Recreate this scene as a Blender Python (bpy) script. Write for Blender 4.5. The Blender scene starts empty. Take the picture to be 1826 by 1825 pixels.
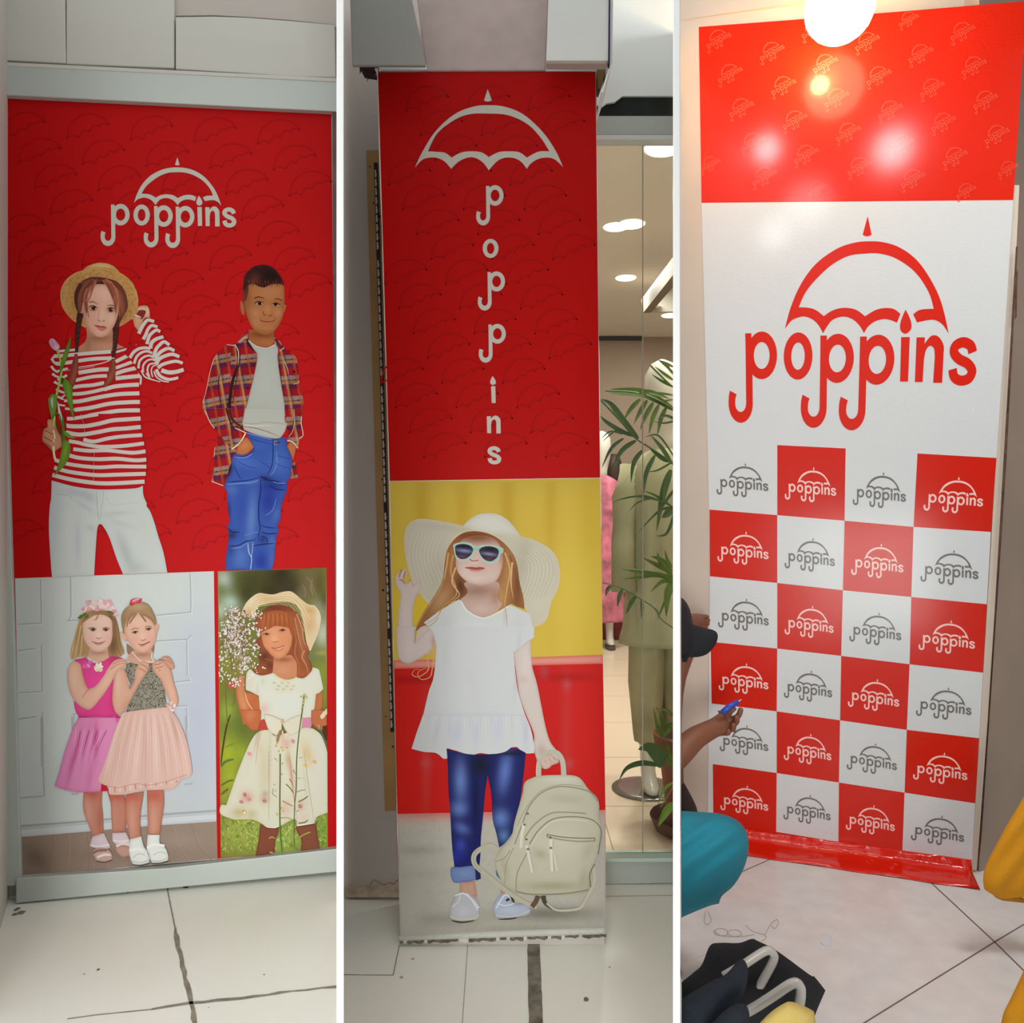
import bpy, bmesh, math, random
import numpy as np
from mathutils import Vector, Matrix
from mathutils import geometry as G
random.seed(7)
S = bpy.context.scene
COL = S.collection
FPX = 1400.0; CX = 913.0; CY = 912.5
H = 1.2926            # camera height over the left and middle floor
HR = 1.112            # camera height over the raised floor of the right bay
ZR = H - HR
# ------------------------------------------------------------ camera, world, exposure
cam_d = bpy.data.cameras.new('camera'); cam = bpy.data.objects.new('camera', cam_d); COL.objects.link(cam)
cam.location = (0, 0, H); cam.rotation_euler = (math.radians(90), 0, 0)
cam_d.sensor_width = 36; cam_d.sensor_fit = 'HORIZONTAL'; cam_d.lens = 36 * FPX / 1826; cam_d.clip_start = 0.05
S.camera = cam
S.view_settings.view_transform = 'Standard'; S.view_settings.look = 'None'
S.view_settings.exposure = 0.0; S.view_settings.gamma = 1.0; S.view_settings.use_curve_mapping = False
w = bpy.data.worlds.new('world'); S.world = w; w.use_nodes = True
bg = w.node_tree.nodes['Background']; bg.inputs[0].default_value = (0.97, 1.0, 1.0, 1); bg.inputs[1].default_value = 1.0

def lin(h):
    h = h.lstrip('#'); o = []
    for i in (0, 2, 4):
        c = int(h[i:i+2], 16) / 255
        o.append(c / 12.92 if c <= .04045 else ((c + .055) / 1.055) ** 2.4)
    return o
def area(name, loc, to, sx, sy, power, col=(1, 1, 1), spread=0):
    l = bpy.data.lights.new(name, 'AREA'); l.shape = 'RECTANGLE'; l.size = sx; l.size_y = sy; l.energy = power; l.color = col
    o = bpy.data.objects.new(name, l); COL.objects.link(o); o.location = loc
    if spread: l.spread = math.radians(spread)
    o.rotation_euler = (Vector(to) - Vector(loc)).to_track_quat('-Z', 'Y').to_euler(); return o
def at(px, py, d): return Vector(((px - CX) / FPX * d, d, H + (CY - py) / FPX * d))
class Plane:
    def __init__(s, x0, d0, x1, d1):
        a = at(x0, CY, d0); b = at(x1, CY, d1); s.a = a
        t = (b - a).normalized(); s.t = t; s.n = Vector((t.y, -t.x, 0))
        if s.n.y > 0: s.n = -s.n
        s.c = Vector((0, 0, H))
    def P(s, px, py, off=0):
        r = Vector(((px - CX) / FPX, 1, (CY - py) / FPX))
        t = ((s.a + s.n * off - s.c).dot(s.n)) / r.dot(s.n)
        return s.c + r * t
LW = Plane(13, 2.60, 600, 2.81)        # left bay wall
MC = Plane(672, 2.341, 1080, 2.341)    # column front
MW = Plane(613, 2.63, 700, 2.63)       # wall beside the column
RW = Plane(1270, 2.703, 1735, 2.429)   # right bay wall
def fl(px, py, zf=0.0):                # pixel onto a floor
    d = (H - zf) * FPX / (py - CY); return at(px, py, d)

# ------------------------------------------------------------ materials
ALB = 0.95
def pm(name, hexc, rough=.6, metal=0, noise=0, nscale=8, bump=0, bscale=60, coat=0, emit=None, es=0, k=ALB, detail=4):
    m = bpy.data.materials.new(name); m.use_nodes = True; nt = m.node_tree; b = nt.nodes['Principled BSDF']
    c = [min(.95, v / k) for v in lin(hexc)]
    b.inputs['Base Color'].default_value = (*c, 1); b.inputs['Roughness'].default_value = rough; b.inputs['Metallic'].default_value = metal
    b.inputs['Coat Weight'].default_value = coat
    if emit:
        b.inputs['Emission Color'].default_value = (*lin(emit), 1); b.inputs['Emission Strength'].default_value = es
    tc = nt.nodes.new('ShaderNodeTexCoord')
    if noise:
        n = nt.nodes.new('ShaderNodeTexNoise'); n.inputs['Scale'].default_value = nscale; n.inputs['Detail'].default_value = detail
        r = nt.nodes.new('ShaderNodeValToRGB'); r.color_ramp.elements[0].position = .3; r.color_ramp.elements[1].position = .7
        r.color_ramp.elements[0].color = (*[v * (1 - noise) for v in c], 1); r.color_ramp.elements[1].color = (*[min(1, v * (1 + noise * .5)) for v in c], 1)
        nt.links.new(tc.outputs['Object'], n.inputs['Vector']); nt.links.new(n.outputs[0], r.inputs[0]); nt.links.new(r.outputs[0], b.inputs['Base Color'])
    if bump:
        n = nt.nodes.new('ShaderNodeTexNoise'); n.inputs['Scale'].default_value = bscale
        bp = nt.nodes.new('ShaderNodeBump'); bp.inputs['Strength'].default_value = bump; bp.inputs['Distance'].default_value = .01
        nt.links.new(tc.outputs['Object'], n.inputs['Vector']); nt.links.new(n.outputs[0], bp.inputs['Height']); nt.links.new(bp.outputs[0], b.inputs['Normal'])
    return m
def print_mat(name, rough, spec=.4, bump=0, bscale=180):
    m = bpy.data.materials.new(name); m.use_nodes = True; nt = m.node_tree; b = nt.nodes['Principled BSDF']
    a = nt.nodes.new('ShaderNodeAttribute'); a.attribute_name = 'Col'
    nt.links.new(a.outputs['Color'], b.inputs['Base Color']); b.inputs['Roughness'].default_value = rough
    b.inputs['Specular IOR Level'].default_value = spec
    if bump:
        tc = nt.nodes.new('ShaderNodeTexCoord'); n = nt.nodes.new('ShaderNodeTexNoise'); n.inputs['Scale'].default_value = bscale
        bp = nt.nodes.new('ShaderNodeBump'); bp.inputs['Strength'].default_value = bump; bp.inputs['Distance'].default_value = .002
        nt.links.new(tc.outputs['Object'], n.inputs['Vector']); nt.links.new(n.outputs[0], bp.inputs['Height']); nt.links.new(bp.outputs[0], b.inputs['Normal'])
    return m
PRL = print_mat('laminated_print', .5, .06)
PRM = print_mat('ribbed_vinyl_print', .45, .06)
PRR = print_mat('glossy_vinyl_print', .42, .08, .3, 130)
PRR.node_tree.nodes['Principled BSDF'].inputs['Coat Weight'].default_value = .35
PRR.node_tree.nodes['Principled BSDF'].inputs['Coat Roughness'].default_value = .15

# ------------------------------------------------------------ objects
def link(name, me, mats=(), parent=None, smooth=False):
    o = bpy.data.objects.new(name, me); COL.objects.link(o)
    for m in (mats if isinstance(mats, (list, tuple)) else [mats]): me.materials.append(m)
    if parent: o.parent = parent; o.matrix_parent_inverse = parent.matrix_world.inverted()
    if smooth:
        for p in me.polygons: p.use_smooth = True
    return o
def tag(o, label=None, cat=None, group=None, kind=None):
    if label: o['label'] = label
    if cat: o['category'] = cat
    if group: o['group'] = group
    if kind: o['kind'] = kind
    return o
def empty(name, loc, label, cat, group=None):
    o = bpy.data.objects.new(name, None); COL.objects.link(o); o.location = loc; o.empty_display_size = .1
    bpy.context.view_layer.update(); return tag(o, label, cat, group)
class MB:
    def __init__(s): s.v = []; s.f = []; s.mi = []
    def add(s, vs, fs, mi=0):
        b = len(s.v); s.v += [tuple(v) for v in vs]; s.f += [tuple(i + b for i in f) for f in fs]; s.mi += [mi] * len(fs); return s
    def box(s, x0, x1, y0, y1, z0, z1, mi=0):
        vs = [(x, y, z) for z in (z0, z1) for y in (y0, y1) for x in (x0, x1)]
        return s.add(vs, [(0, 2, 3, 1), (4, 5, 7, 6), (0, 1, 5, 4), (2, 6, 7, 3), (0, 4, 6, 2), (1, 3, 7, 5)], mi)
    def prism(s, A, B, mi=0):
        n = len(A); s.add(list(A) + list(B), [tuple(range(n)), tuple(reversed(range(n, 2 * n)))] + [(i, i + n, (i + 1) % n + n, (i + 1) % n) for i in range(n)], mi); return s
    def loft(s, rings, cap=True, mi=0, closed=True):
        n = len(rings[0]); vs = [v for r in rings for v in r]; fs = []
        for k in range(len(rings) - 1):
            for i in range(n if closed else n - 1):
                j = (i + 1) % n; fs.append((k * n + i, k * n + j, (k + 1) * n + j, (k + 1) * n + i))
        if cap: fs += [tuple(reversed(range(n))), tuple(range((len(rings) - 1) * n, len(rings) * n))]
        return s.add(vs, fs, mi)
    def tube(s, pts, rad, n=10, mi=0):
        pts = [Vector(p) for p in pts]; rad = rad if isinstance(rad, (list, tuple)) else [rad] * len(pts); R = []
        up = Vector((.13, .21, 1)).normalized()
        for i, p in enumerate(pts):
            t = (pts[min(i + 1, len(pts) - 1)] - pts[max(i - 1, 0)]).normalized()
            a = t.cross(up); a = a.normalized() if a.length > .05 else t.cross(Vector((1, 0, 0))).normalized(); b = t.cross(a)
            R.append([p + (a * math.cos(q) + b * math.sin(q)) * rad[i] for q in [2 * math.pi * k / n for k in range(n)]])
        return s.loft(R, mi=mi)
    def build(s, name, mats, parent=None, smooth=False, bevel=0):
        me = bpy.data.meshes.new(name); me.from_pydata(s.v, [], s.f)
        bm = bmesh.new(); bm.from_mesh(me)
        for i, f in enumerate(bm.faces): f.material_index = s.mi[i]
        bmesh.ops.recalc_face_normals(bm, faces=bm.faces); bm.to_mesh(me); bm.free()
        o = link(name, me, mats, parent, smooth)
        if bevel:
            m = o.modifiers.new('bevel', 'BEVEL'); m.width = bevel; m.segments = 2; m.limit_method = 'ANGLE'
        return o
def slab(name, pts, pl, off, thick, mats, parent=None, bevel=0, smooth=0):
    """a flat piece whose outline lies on a wall, given in photograph pixels, with real thickness"""
    P = pp(pts) if isinstance(pts, str) else pts
    A = [pl.P(x, y, off) for x, y in P]; B = [a - pl.n * thick for a in A]
    return MB().prism(A, B).build(name, mats, parent, bevel=bevel)
def circ(c, rx, ry, z, n=24, ph=0): return [Vector((c[0] + rx * math.cos(2 * math.pi * k / n + ph), c[1] + ry * math.sin(2 * math.pi * k / n + ph), z)) for k in range(n)]

# ------------------------------------------------------------ outlines
def pp(s):
    out = []
    for w_ in s.split():
        c = w_.endswith('!'); w_ = w_.rstrip('!'); x, y = w_.split(','); out.append((float(x), float(y), c))
    return [(a[0], a[1]) for a in out]
def parse(s):
    out = []
    for w_ in s.split():
        c = w_.endswith('!'); w_ = w_.rstrip('!'); x, y = w_.split(','); out.append((float(x), float(y), c))
    return out
def smooth_closed(P, seg=5, poly=False):
    if poly: return [(p[0], p[1]) for p in P]
    n = len(P); o = []
    for i in range(n):
        p0, p1, p2, p3 = P[(i - 1) % n], P[i], P[(i + 1) % n], P[(i + 2) % n]
        if p1[2]: p0 = p1
        if p2[2]: p3 = p2
        if p1[2] and p2[2]: o.append((p1[0], p1[1])); continue
        for k in range(seg):
            t = k / seg; o.append(tuple(cr(p0[j], p1[j], p2[j], p3[j], t) for j in (0, 1)))
    return o
def cr(a, b, c, d, t): return .5 * (2 * b + (c - a) * t + (2 * a - 5 * b + 4 * c - d) * t * t + (3 * b - a - 3 * c + d) * t ** 3)
def smooth_open(P, seg=6):
    n = len(P)
    if n == 2: return [(P[0][0], P[0][1]), (P[1][0], P[1][1])]
    o = []
    for i in range(n - 1):
        p0, p1, p2, p3 = P[max(i - 1, 0)], P[i], P[i + 1], P[min(i + 2, n - 1)]
        if P[i][2]: p0 = p1
        if P[i + 1][2]: p3 = p2
        for k in range(seg): o.append(tuple(cr(p0[j], p1[j], p2[j], p3[j], k / seg) for j in (0, 1)))
    o.append((P[-1][0], P[-1][1])); return o
def inside(X, Y, poly):
    r = np.zeros(X.shape, bool); n = len(poly)
    for i in range(n):
        x1, y1 = poly[i]; x2, y2 = poly[(i + 1) % n]
        if y1 == y2: continue
        c = ((y1 > Y) != (y2 > Y)) & (X < (x2 - x1) * (Y - y1) / (y2 - y1) + x1); r ^= c
    return r
def bdist(X, Y, poly, cut=False):
    d = np.full(X.shape, 1e9); n = len(poly)
    for i in range(n):
        x1, y1 = poly[i]; x2, y2 = poly[(i + 1) % n]; dx, dy = x2 - x1, y2 - y1
        if cut and dy == 0: continue
        L = dx * dx + dy * dy + 1e-12
        t = np.clip(((X - x1) * dx + (Y - y1) * dy) / L, 0, 1); d = np.minimum(d, np.hypot(X - x1 - t * dx, Y - y1 - t * dy))
    return d
def fillgrid(poly, step, holes=()):
    """triangulate an outline with inner points; returns verts (n,2), tris"""
    q = []
    for p in poly:
        if not q or math.hypot(p[0] - q[-1][0], p[1] - q[-1][1]) > 1e-3: q.append(p)
    poly = q
    xs = [p[0] for p in poly]; ys = [p[1] for p in poly]
    V = [Vector(p) for p in poly]; E = [(i, (i + 1) % len(poly)) for i in range(len(poly))]
    if step:
        gx, gy = np.meshgrid(np.arange(min(xs) + step * .5, max(xs), step), np.arange(min(ys) + step * .5, max(ys), step))
        gx = gx + (np.arange(gx.shape[0]) % 2)[:, None] * step * .5
        m = inside(gx, gy, poly); gx, gy = gx[m], gy[m]
        if len(gx):
            d = bdist(gx, gy, poly); m = d > step * .35; V += [Vector((a, b)) for a, b in zip(gx[m], gy[m])]
    r = G.delaunay_2d_cdt(V, E, [], 1, 1e-5)
    return np.array([(v.x, v.y) for v in r[0]]), [tuple(f) for f in r[2]], poly
def homog(src, dst):
    A = []; b = []
    for (x, y), (u, v) in zip(src, dst):
        A.append([x, y, 1, 0, 0, 0, -u * x, -u * y]); b.append(u)
        A.append([0, 0, 0, x, y, 1, -v * x, -v * y]); b.append(v)
    h = np.linalg.lstsq(np.array(A, float), np.array(b, float), rcond=None)[0]
    def f(x, y):
        w_ = h[6] * x + h[7] * y + 1; return ((h[0] * x + h[1] * y + h[2]) / w_, (h[3] * x + h[4] * y + h[5]) / w_)
    return f

class Art:
    """printed artwork: flat coloured shapes lying on one printed surface"""
    DL = 2.2e-5
    def __init__(s, pl, base): s.pl = pl; s.off = base; s.V = []; s.F = []; s.C = []; s.z(0, 0, 1)
    def z(s, ox, oy, sc): s.T = lambda x, y: (ox + x / sc, oy + y / sc); s.sc = sc; return s
    def h(s, f, sc=1): s.T = f; s.sc = sc; return s
    def emit(s, P2, F, C, keep):
        if not keep: s.off += s.DL
        b = len(s.V)
        for x, y in P2:
            s.V.append(tuple(s.pl.P(*s.T(x, y), s.off)))
        s.F += [tuple(i + b for i in f) for f in F]; s.C += C
    def f(s, hexc, pts, sh=(), edge=None, n=0, fn=None, step=None, holes=(), poly=False, keep=False, seg=5):
        P = smooth_closed(parse(pts) if isinstance(pts, str) else [(p[0], p[1], False) for p in pts], seg, poly)
        base = np.array(lin(hexc))
        if not (sh or edge or n or fn):
            L = [[Vector((x, y, 0)) for x, y in P]]
            for h_ in holes: L.append([Vector((x, y, 0)) for x, y in smooth_closed(parse(h_), seg)])
            T = G.tessellate_polygon(L); A = [v for l in L for v in l]
            s.emit([(v.x, v.y) for v in A], T, [tuple(base)] * len(A), keep); return s
        xs = [p[0] for p in P]; ys = [p[1] for p in P]; ext = max(max(xs) - min(xs), max(ys) - min(ys))
        st = step * s.sc if step else max(1.6 * s.sc, min(4 * s.sc, ext / 22))
        V, F, P = fillgrid(P, st)
        X, Y = V[:, 0], V[:, 1]; C = np.tile(base, (len(V), 1))
        if fn: C = np.array([lin_or(fn(x, y)) for x, y in V])
        if edge:
            d = bdist(X, Y, P, True); a = (edge[2] * np.exp(-(d / edge[1]) ** 1.4))[:, None]; C = C * (1 - a) + np.array(lin(edge[0])) * a
        for (bx, by, rx, ry, an, hc, al) in sh:
            t = math.radians(an); u = (X - bx) * math.cos(t) + (Y - by) * math.sin(t); v = -(X - bx) * math.sin(t) + (Y - by) * math.cos(t)
            a = (al * np.exp(-((u / rx) ** 2 + (v / ry) ** 2)))[:, None]; C = C * (1 - a) + np.array(lin(hc)) * a
        if n: C = C * (1 + n * np.random.RandomState(len(s.V) % 9999).randn(len(V), 1))
        s.emit([tuple(v) for v in V], F, [tuple(np.clip(c, 0, 1)) for c in C], keep); return s
    def s(s, hexc, pts, w0, w1=None, tip=0, tip0=0, keep=False, seg=6, end=None):
        """stroke, w0 -> w1; tip/tip0 taper the end/start to a point"""
        w1 = w0 if w1 is None else w1
        P = smooth_open(parse(pts) if isinstance(pts, str) else [(p[0], p[1], False) for p in pts], seg); n = len(P)
        V = []; c0 = np.array(lin(hexc)); c1 = np.array(lin(end)) if end else c0; C = []
        for i, (x, y) in enumerate(P):
            a = P[max(i - 1, 0)]; b = P[min(i + 1, n - 1)]; dx, dy = b[0] - a[0], b[1] - a[1]; L = math.hypot(dx, dy) or 1
            t = i / (n - 1); w_ = w0 + (w1 - w0) * t
            if tip and t > 1 - tip: w_ *= max(.06, math.sqrt((1 - t) / tip))
            if tip0 and t < tip0: w_ *= max(.06, math.sqrt(t / tip0))
            nx, ny = -dy / L * w_ / 2, dx / L * w_ / 2; V += [(x + nx, y + ny), (x - nx, y - ny)]; C += [tuple(c0 * (1 - t) + c1 * t)] * 2
        s.emit(V, [(2 * i, 2 * i + 1, 2 * i + 3, 2 * i + 2) for i in range(n - 1)], C, keep); return s
    def e(s, hexc, x, y, rx, ry=None, ang=0, keep=False, n=14, a=0):
        ry = rx if ry is None else ry; t = math.radians(ang)
        V = [(x + rx * math.cos(q) * math.cos(t) - ry * math.sin(q) * math.sin(t), y + rx * math.cos(q) * math.sin(t) + ry * math.sin(q) * math.cos(t)) for q in [2 * math.pi * k / n for k in range(n)]]
        s.emit(V, [tuple(range(n))], [tuple(lin(hexc))] * n, keep); return s
    def ring(s, hexc, x, y, ax, ay, bx, by, a0=0, a1=360, keep=False, n=36):
        V = []
        for k in range(n + 1):
            q = math.radians(a0 + (a1 - a0) * k / n); V += [(x + ax * math.cos(q), y + ay * math.sin(q)), (x + bx * math.cos(q), y + by * math.sin(q))]
        s.emit(V, [(2 * k, 2 * k + 1, 2 * k + 3, 2 * k + 2) for k in range(n)], [tuple(lin(hexc))] * len(V), keep); return s
    def build(s, name, parent, mat, label=None):
        me = bpy.data.meshes.new(name); me.from_pydata(s.V, [], s.F)
        ca = me.color_attributes.new('Col', 'FLOAT_COLOR', 'POINT')
        arr = np.ones((len(s.V), 4), np.float32); arr[:, :3] = np.clip(np.array(s.C) / ALB, 0, .95); ca.data.foreach_set('color', arr.ravel())
        n = s.pl.n; flip = [p for p in me.polygons if p.normal.dot(n) < 0]
        if flip:
            bm = bmesh.new(); bm.from_mesh(me); bm.faces.ensure_lookup_table()
            bmesh.ops.reverse_faces(bm, faces=[bm.faces[p.index] for p in flip]); bm.to_mesh(me); bm.free()
        o = link(name, me, mat, parent)
        if label: o['label'] = label
        return o
def lin_or(c): return lin(c) if isinstance(c, str) else c
def mix(a, b, t):
    A = lin_or(a); B = lin_or(b); return [A[i] * (1 - t) + B[i] * t for i in range(3)]

# ------------------------------------------------------------ the lettering, in one drawing space
UMB = "497,580! 530,480 590,370 680,275 800,210 900,185 983,180 1080,188 1180,218 1280,280 1370,380 1430,480 1478,612! 1440,570 1400,550 1360,548 1295,558! 1270,520! 1310,500 1385,497! 1350,420 1270,330 1160,265 1060,238 975,235 880,242 780,280 680,350 620,410 583,475! 640,478 690,490 740,520! 790,495 850,483 910,487 950,500 990,525! 1050,497 1110,488 1160,495 1197,517! 1180,558! 1140,545 1100,540 1050,550 1010,575 988,605! 960,570 920,540 870,525 820,530 780,550 738,603! 710,565 670,535 615,520 560,530 530,545"
def g_p(a, c, dx=0, dy=0):
    k = dict(keep=False)
    a.ring(c, 347 + dx, 711 + dy, 101, 121, 52, 68, **k)
    a.f(c, f"{238+dx},{598+dy}! {278+dx},{598+dy}! {284+dx},{700+dy}! {288+dx},{962+dy}! {243+dx},{962+dy}! {240+dx},{700+dy}!", **k)
    a.ring(c, 205 + dx, 960 + dy, 83, 103, 37, 45, 0, 180, **k)
    a.f(c, f"{122+dx},{962+dy}! {124+dx},{925+dy} {132+dx},{893+dy}! {178+dx},{912+dy}! {170+dx},{935+dy} {168+dx},{962+dy}!", **k)
def g_o(a, c): a.ring(c, 583, 715, 92, 118, 43, 68, keep=True)
def g_i(a, c):
    a.f(c, "1208,626! 1258,626! 1262,838! 1215,838!", keep=True)
    a.f(c, "1225,498! 1245,525 1262,560 1262,590 1235,610 1208,600 1198,575 1205,540", keep=True)
def g_n(a, c): a.f(c, "1297,628! 1345,628! 1345,658! 1380,622 1420,625 1453,665 1457,720 1459,843! 1408,843! 1408,720! 1400,680 1375,668 1355,690 1347,730! 1347,840! 1302,840!", keep=True)
def g_s(a, c): a.s(c, "1618,700 1603,668 1562,653 1522,668 1515,700 1545,730 1595,752 1622,785 1608,820 1565,832 1526,815 1513,778", 48, seg=6, keep=True)
def logo(a, c):
    a.off += a.DL
    a.f(c, UMB, keep=True); a.f(c, "983,68! 1010,152! 983,158 958,150!", keep=True)
    g_p(a, c); g_o(a, c); g_p(a, c, 484, 16); g_p(a, c, 727, 23); g_i(a, c); g_n(a, c); g_s(a, c)
# faint tilted umbrella drawn in outline, repeated over the red ground
def umbrella_outline(a, c, T, w):
    k = dict(keep=True)
    q = lambda L: [T(x, y) for x, y in L]
    a.s(c, q([(0, 42), (6, 18), (20, 4), (36, -2), (55, 0), (70, 8), (76, 17)]), w, **k)
    for L in ([(0, 42), (8, 37), (16, 37), (22, 40)], [(22, 40), (26, 32), (33, 27), (41, 29)], [(41, 29), (45, 22), (52, 17), (58, 20)], [(58, 20), (63, 15), (70, 14), (76, 17)]): a.s(c, q(L), w, seg=4, **k)
# ============================================================ lights
area('fill_left', (-.8, -1.6, .7), (-1.15, 2.7, .55), 1.1, 1.1, 7, (1, 1, .97), 60)  # unseen fill added behind the camera to lift the lower left poster
area('fill_middle', (-.05, -1.6, .8), (-.05, 2.4, .6), .9, .9, 5.5, (1, 1, .97), 50)  # fill added behind the camera to brighten the lower pillar poster
area('overhead_fill_left', (-1.0, 1.0, 3.1), (-1.0, 1.6, 0), 1.2, 1.2, 3.5, (1, 1, .97))  # added fill from above, out of frame, brightens the left floor
area('overhead_fill_middle', (0, 1.0, 3.1), (0, 1.7, 0), .5, 1.0, 3, (1, 1, .97), 90)  # extra unseen fill from above for the middle floor
area('overhead_fill_right', (1.7, 1.3, 3.15), (1.5, 1.8, 0), .5, .5, 10, (.98, .99, 1), 110)  # overhead fill added to lift the dark floor of the right bay
area('shop_front_fill', (.9, 2.9, 2.95), (.8, 4.0, .9), .8, .2, 14, (1, .95, .86))  # hidden fill added above the window to light the tunic front
for i, (x, y, e) in enumerate([(0.55, 3.83, 9), (0.69, 4.88, 11), (.85, 5.98, 11), (1.35, 6.85, 8), (2.2, 4.6, 10), (1.5, 3.4, 10)]):
    l = bpy.data.lights.new('shop_downlight', 'AREA'); l.shape = 'DISK'; l.size = .2; l.energy = e * 2.1; l.color = (1, .95, .88)
    o = bpy.data.objects.new('shop_downlight', l); COL.objects.link(o); o.location = (x, y, H + 1.765)
# ============================================================ materials
M = dict(
    plaster=pm('plaster', 'b9b7ae', .8, noise=.05, nscale=2.5, bump=.1), plaster_mid=pm('plaster_grey', 'b6aca4', .85, noise=.05, nscale=2, bump=.1),
    panel=pm('plaster_panel', 'bcbab1', .75, noise=.03, nscale=3), alum=pm('brushed_aluminium', 'b0b6b0', .4, .1, noise=.05, nscale=2),
    dark=pm('dark_gap', '2a2622', .9), brownmetal=pm('brown_metal', '5c4a42', .4, .5, noise=.3, nscale=12),
    tile=pm('cream_tile', 'e8e8de', .35, noise=.03, nscale=3, coat=.1), grout=pm('grout', '8c8576', .9, noise=.35, nscale=30),
    tileR=pm('speckled_tile', 'd2d0cc', .3, noise=.09, nscale=16, detail=9, coat=.1), groutR=pm('thin_grout', '6a5a50', .9),
    tileS=pm('shop_tile', 'e2d0b6', .3, noise=.03, nscale=2, coat=.2), groutS=pm('shop_grout', 'a8937c', .8),
    white=pm('white_board_edge', 'fdfdfd', .6), vinyl_edge=pm('vinyl_edge', 'cfc8c2', .6),
    cream=pm('cream_paint', 'c2b3a4', .7, noise=.06, nscale=3), creamR=pm('cream_strip', 'cdbfae', .6, noise=.05, nscale=8),
    beigeR=pm('beige_panel', 'a08d7e', .6, noise=.1, nscale=3), wood=pm('plywood', 'a67f4a', .6, noise=.15, nscale=6),
    chrome=pm('zinc_track', 'a9a39c', .35, .7), pink=pm('pink_plaster', 'b3a29d', .8, noise=.08, nscale=20), greybox=pm('grey_boxing', '8c8e87', .7, noise=.04, nscale=2),
    whitebox=pm('white_boxing', 'd4d7d3', .7), soffit=pm('soffit_paint', 'e2e6e2', .7), green=pm('dark_green_gap', '101a16', .8, noise=.6, nscale=18),
    shopwall=pm('shop_wall', '94806e', .7, noise=.03), shopceil=pm('shop_ceiling', 'd2cdc4', .8, noise=.02), bulk=pm('bulkhead', '6e6050', .6), bulkw=pm('white_panel', 'a8a396', .5),
    rust=pm('rusty_metal', '5a3a2c', .8, noise=.5, nscale=40), cement=pm('crumbled_cement', '746a58', .95, noise=.5, nscale=45, bump=.6, bscale=90),
    channel=pm('dirty_channel', '7c7568', .8, noise=.6, nscale=25), skirt=pm('crumbly_skirting', 'b5a390', .9, noise=.35, nscale=30, bump=.5),
)
g = bpy.data.materials.new('clear_glass'); g.use_nodes = True; nt = g.node_tree; nt.nodes.clear()
out = nt.nodes.new('ShaderNodeOutputMaterial'); mx = nt.nodes.new('ShaderNodeMixShader'); tr = nt.nodes.new('ShaderNodeBsdfTransparent'); gl = nt.nodes.new('ShaderNodeBsdfGlossy')
fr = nt.nodes.new('ShaderNodeFresnel'); fr.inputs[0].default_value = 1.3; gl.inputs['Roughness'].default_value = .02; tr.inputs[0].default_value = (.95, .985, .97, 1)
nt.links.new(fr.outputs[0], mx.inputs[0]); nt.links.new(tr.outputs[0], mx.inputs[1]); nt.links.new(gl.outputs[0], mx.inputs[2]); nt.links.new(mx.outputs[0], out.inputs[0]); M['glass'] = g
def st(o): o['kind'] = 'structure'; return o
def onz(v, z): return Vector((v.x, v.y, z))
def wall(name, a, b, z0, z1, th, mat):
    """vertical wall from plan point a to b, thickness away from the camera"""
    a = Vector((a[0], a[1], 0)); b = Vector((b[0], b[1], 0)); t = (b - a).normalized(); n = Vector((-t.y, t.x, 0))
    if n.y < 0: n = -n
    A = [onz(a, z0), onz(b, z0), onz(b, z1), onz(a, z1)]; return st(MB().prism(A, [p + n * th for p in A]).build(name, mat))
def strip(mb, pts, w, zf, eps=.0008, mi=1, jag=0, rnd=random.Random(3)):
    P = [fl(x, y, zf) for x, y in pts]; Q = []
    for i in range(len(P) - 1):
        k = max(1, int((P[i + 1] - P[i]).length / .03)) if jag else 1
        Q += [P[i].lerp(P[i + 1], j / k) for j in range(k)]
    Q.append(P[-1]); L = []; R = []
    for i, p in enumerate(Q):
        t = (Q[min(i + 1, len(Q) - 1)] - Q[max(i - 1, 0)]).normalized(); n = Vector((-t.y, t.x, 0)); ww = w * (1 + jag * rnd.uniform(-.7, 1.2)); c = p + n * w * jag * rnd.uniform(-.4, .4)
        L.append(onz(c + n * ww / 2, zf + eps)); R.append(onz(c - n * ww / 2, zf + eps))
    n = len(Q); mb.add(L + R, [(i, i + 1, n + i + 1, n + i) for i in range(n - 1)], mi)

# ============================================================ floors
def ray_x(px, d): return (px - CX) / FPX * d
f = MB(); f.box(-4, ray_x(1207, 1.2) , -3.5, 1.2, -.06, 0)
f.add([(-4, 1.2, 0), (ray_x(1207, 1.2), 1.2, 0), (ray_x(1207, 2.75), 2.75, 0), (.31, 2.75, 0), (.31, 3.0, 0), (-4, 3.0, 0)], [(0, 1, 2, 3, 4, 5)])
strip(f, [(298, 1584), (303, 1610), (312, 1655)], .004, 0); strip(f, [(312, 1655), (318, 1690), (329, 1735), (340, 1790), (350, 1830)], .009, 0, jag=.6)
strip(f, [(120, 1818), (170, 1811), (270, 1801)], .004, 0); strip(f, [(270, 1801), (340, 1790), (430, 1781), (520, 1769), (600, 1760)], .008, 0, jag=.6)
strip(f, [(712, 1687), (701, 1740)], .003, 0); strip(f, [(606, 1739), (701, 1740)], .003, 0); strip(f, [(834, 1686), (824, 1832)], .0016, 0); strip(f, [(1062, 1599.5), (1206, 1597.5)], .002, 0)
strip(f, [(951, 1676), (953, 1740), (956, 1830)], .036, 0, eps=.0012, mi=2, jag=.05)
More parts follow.
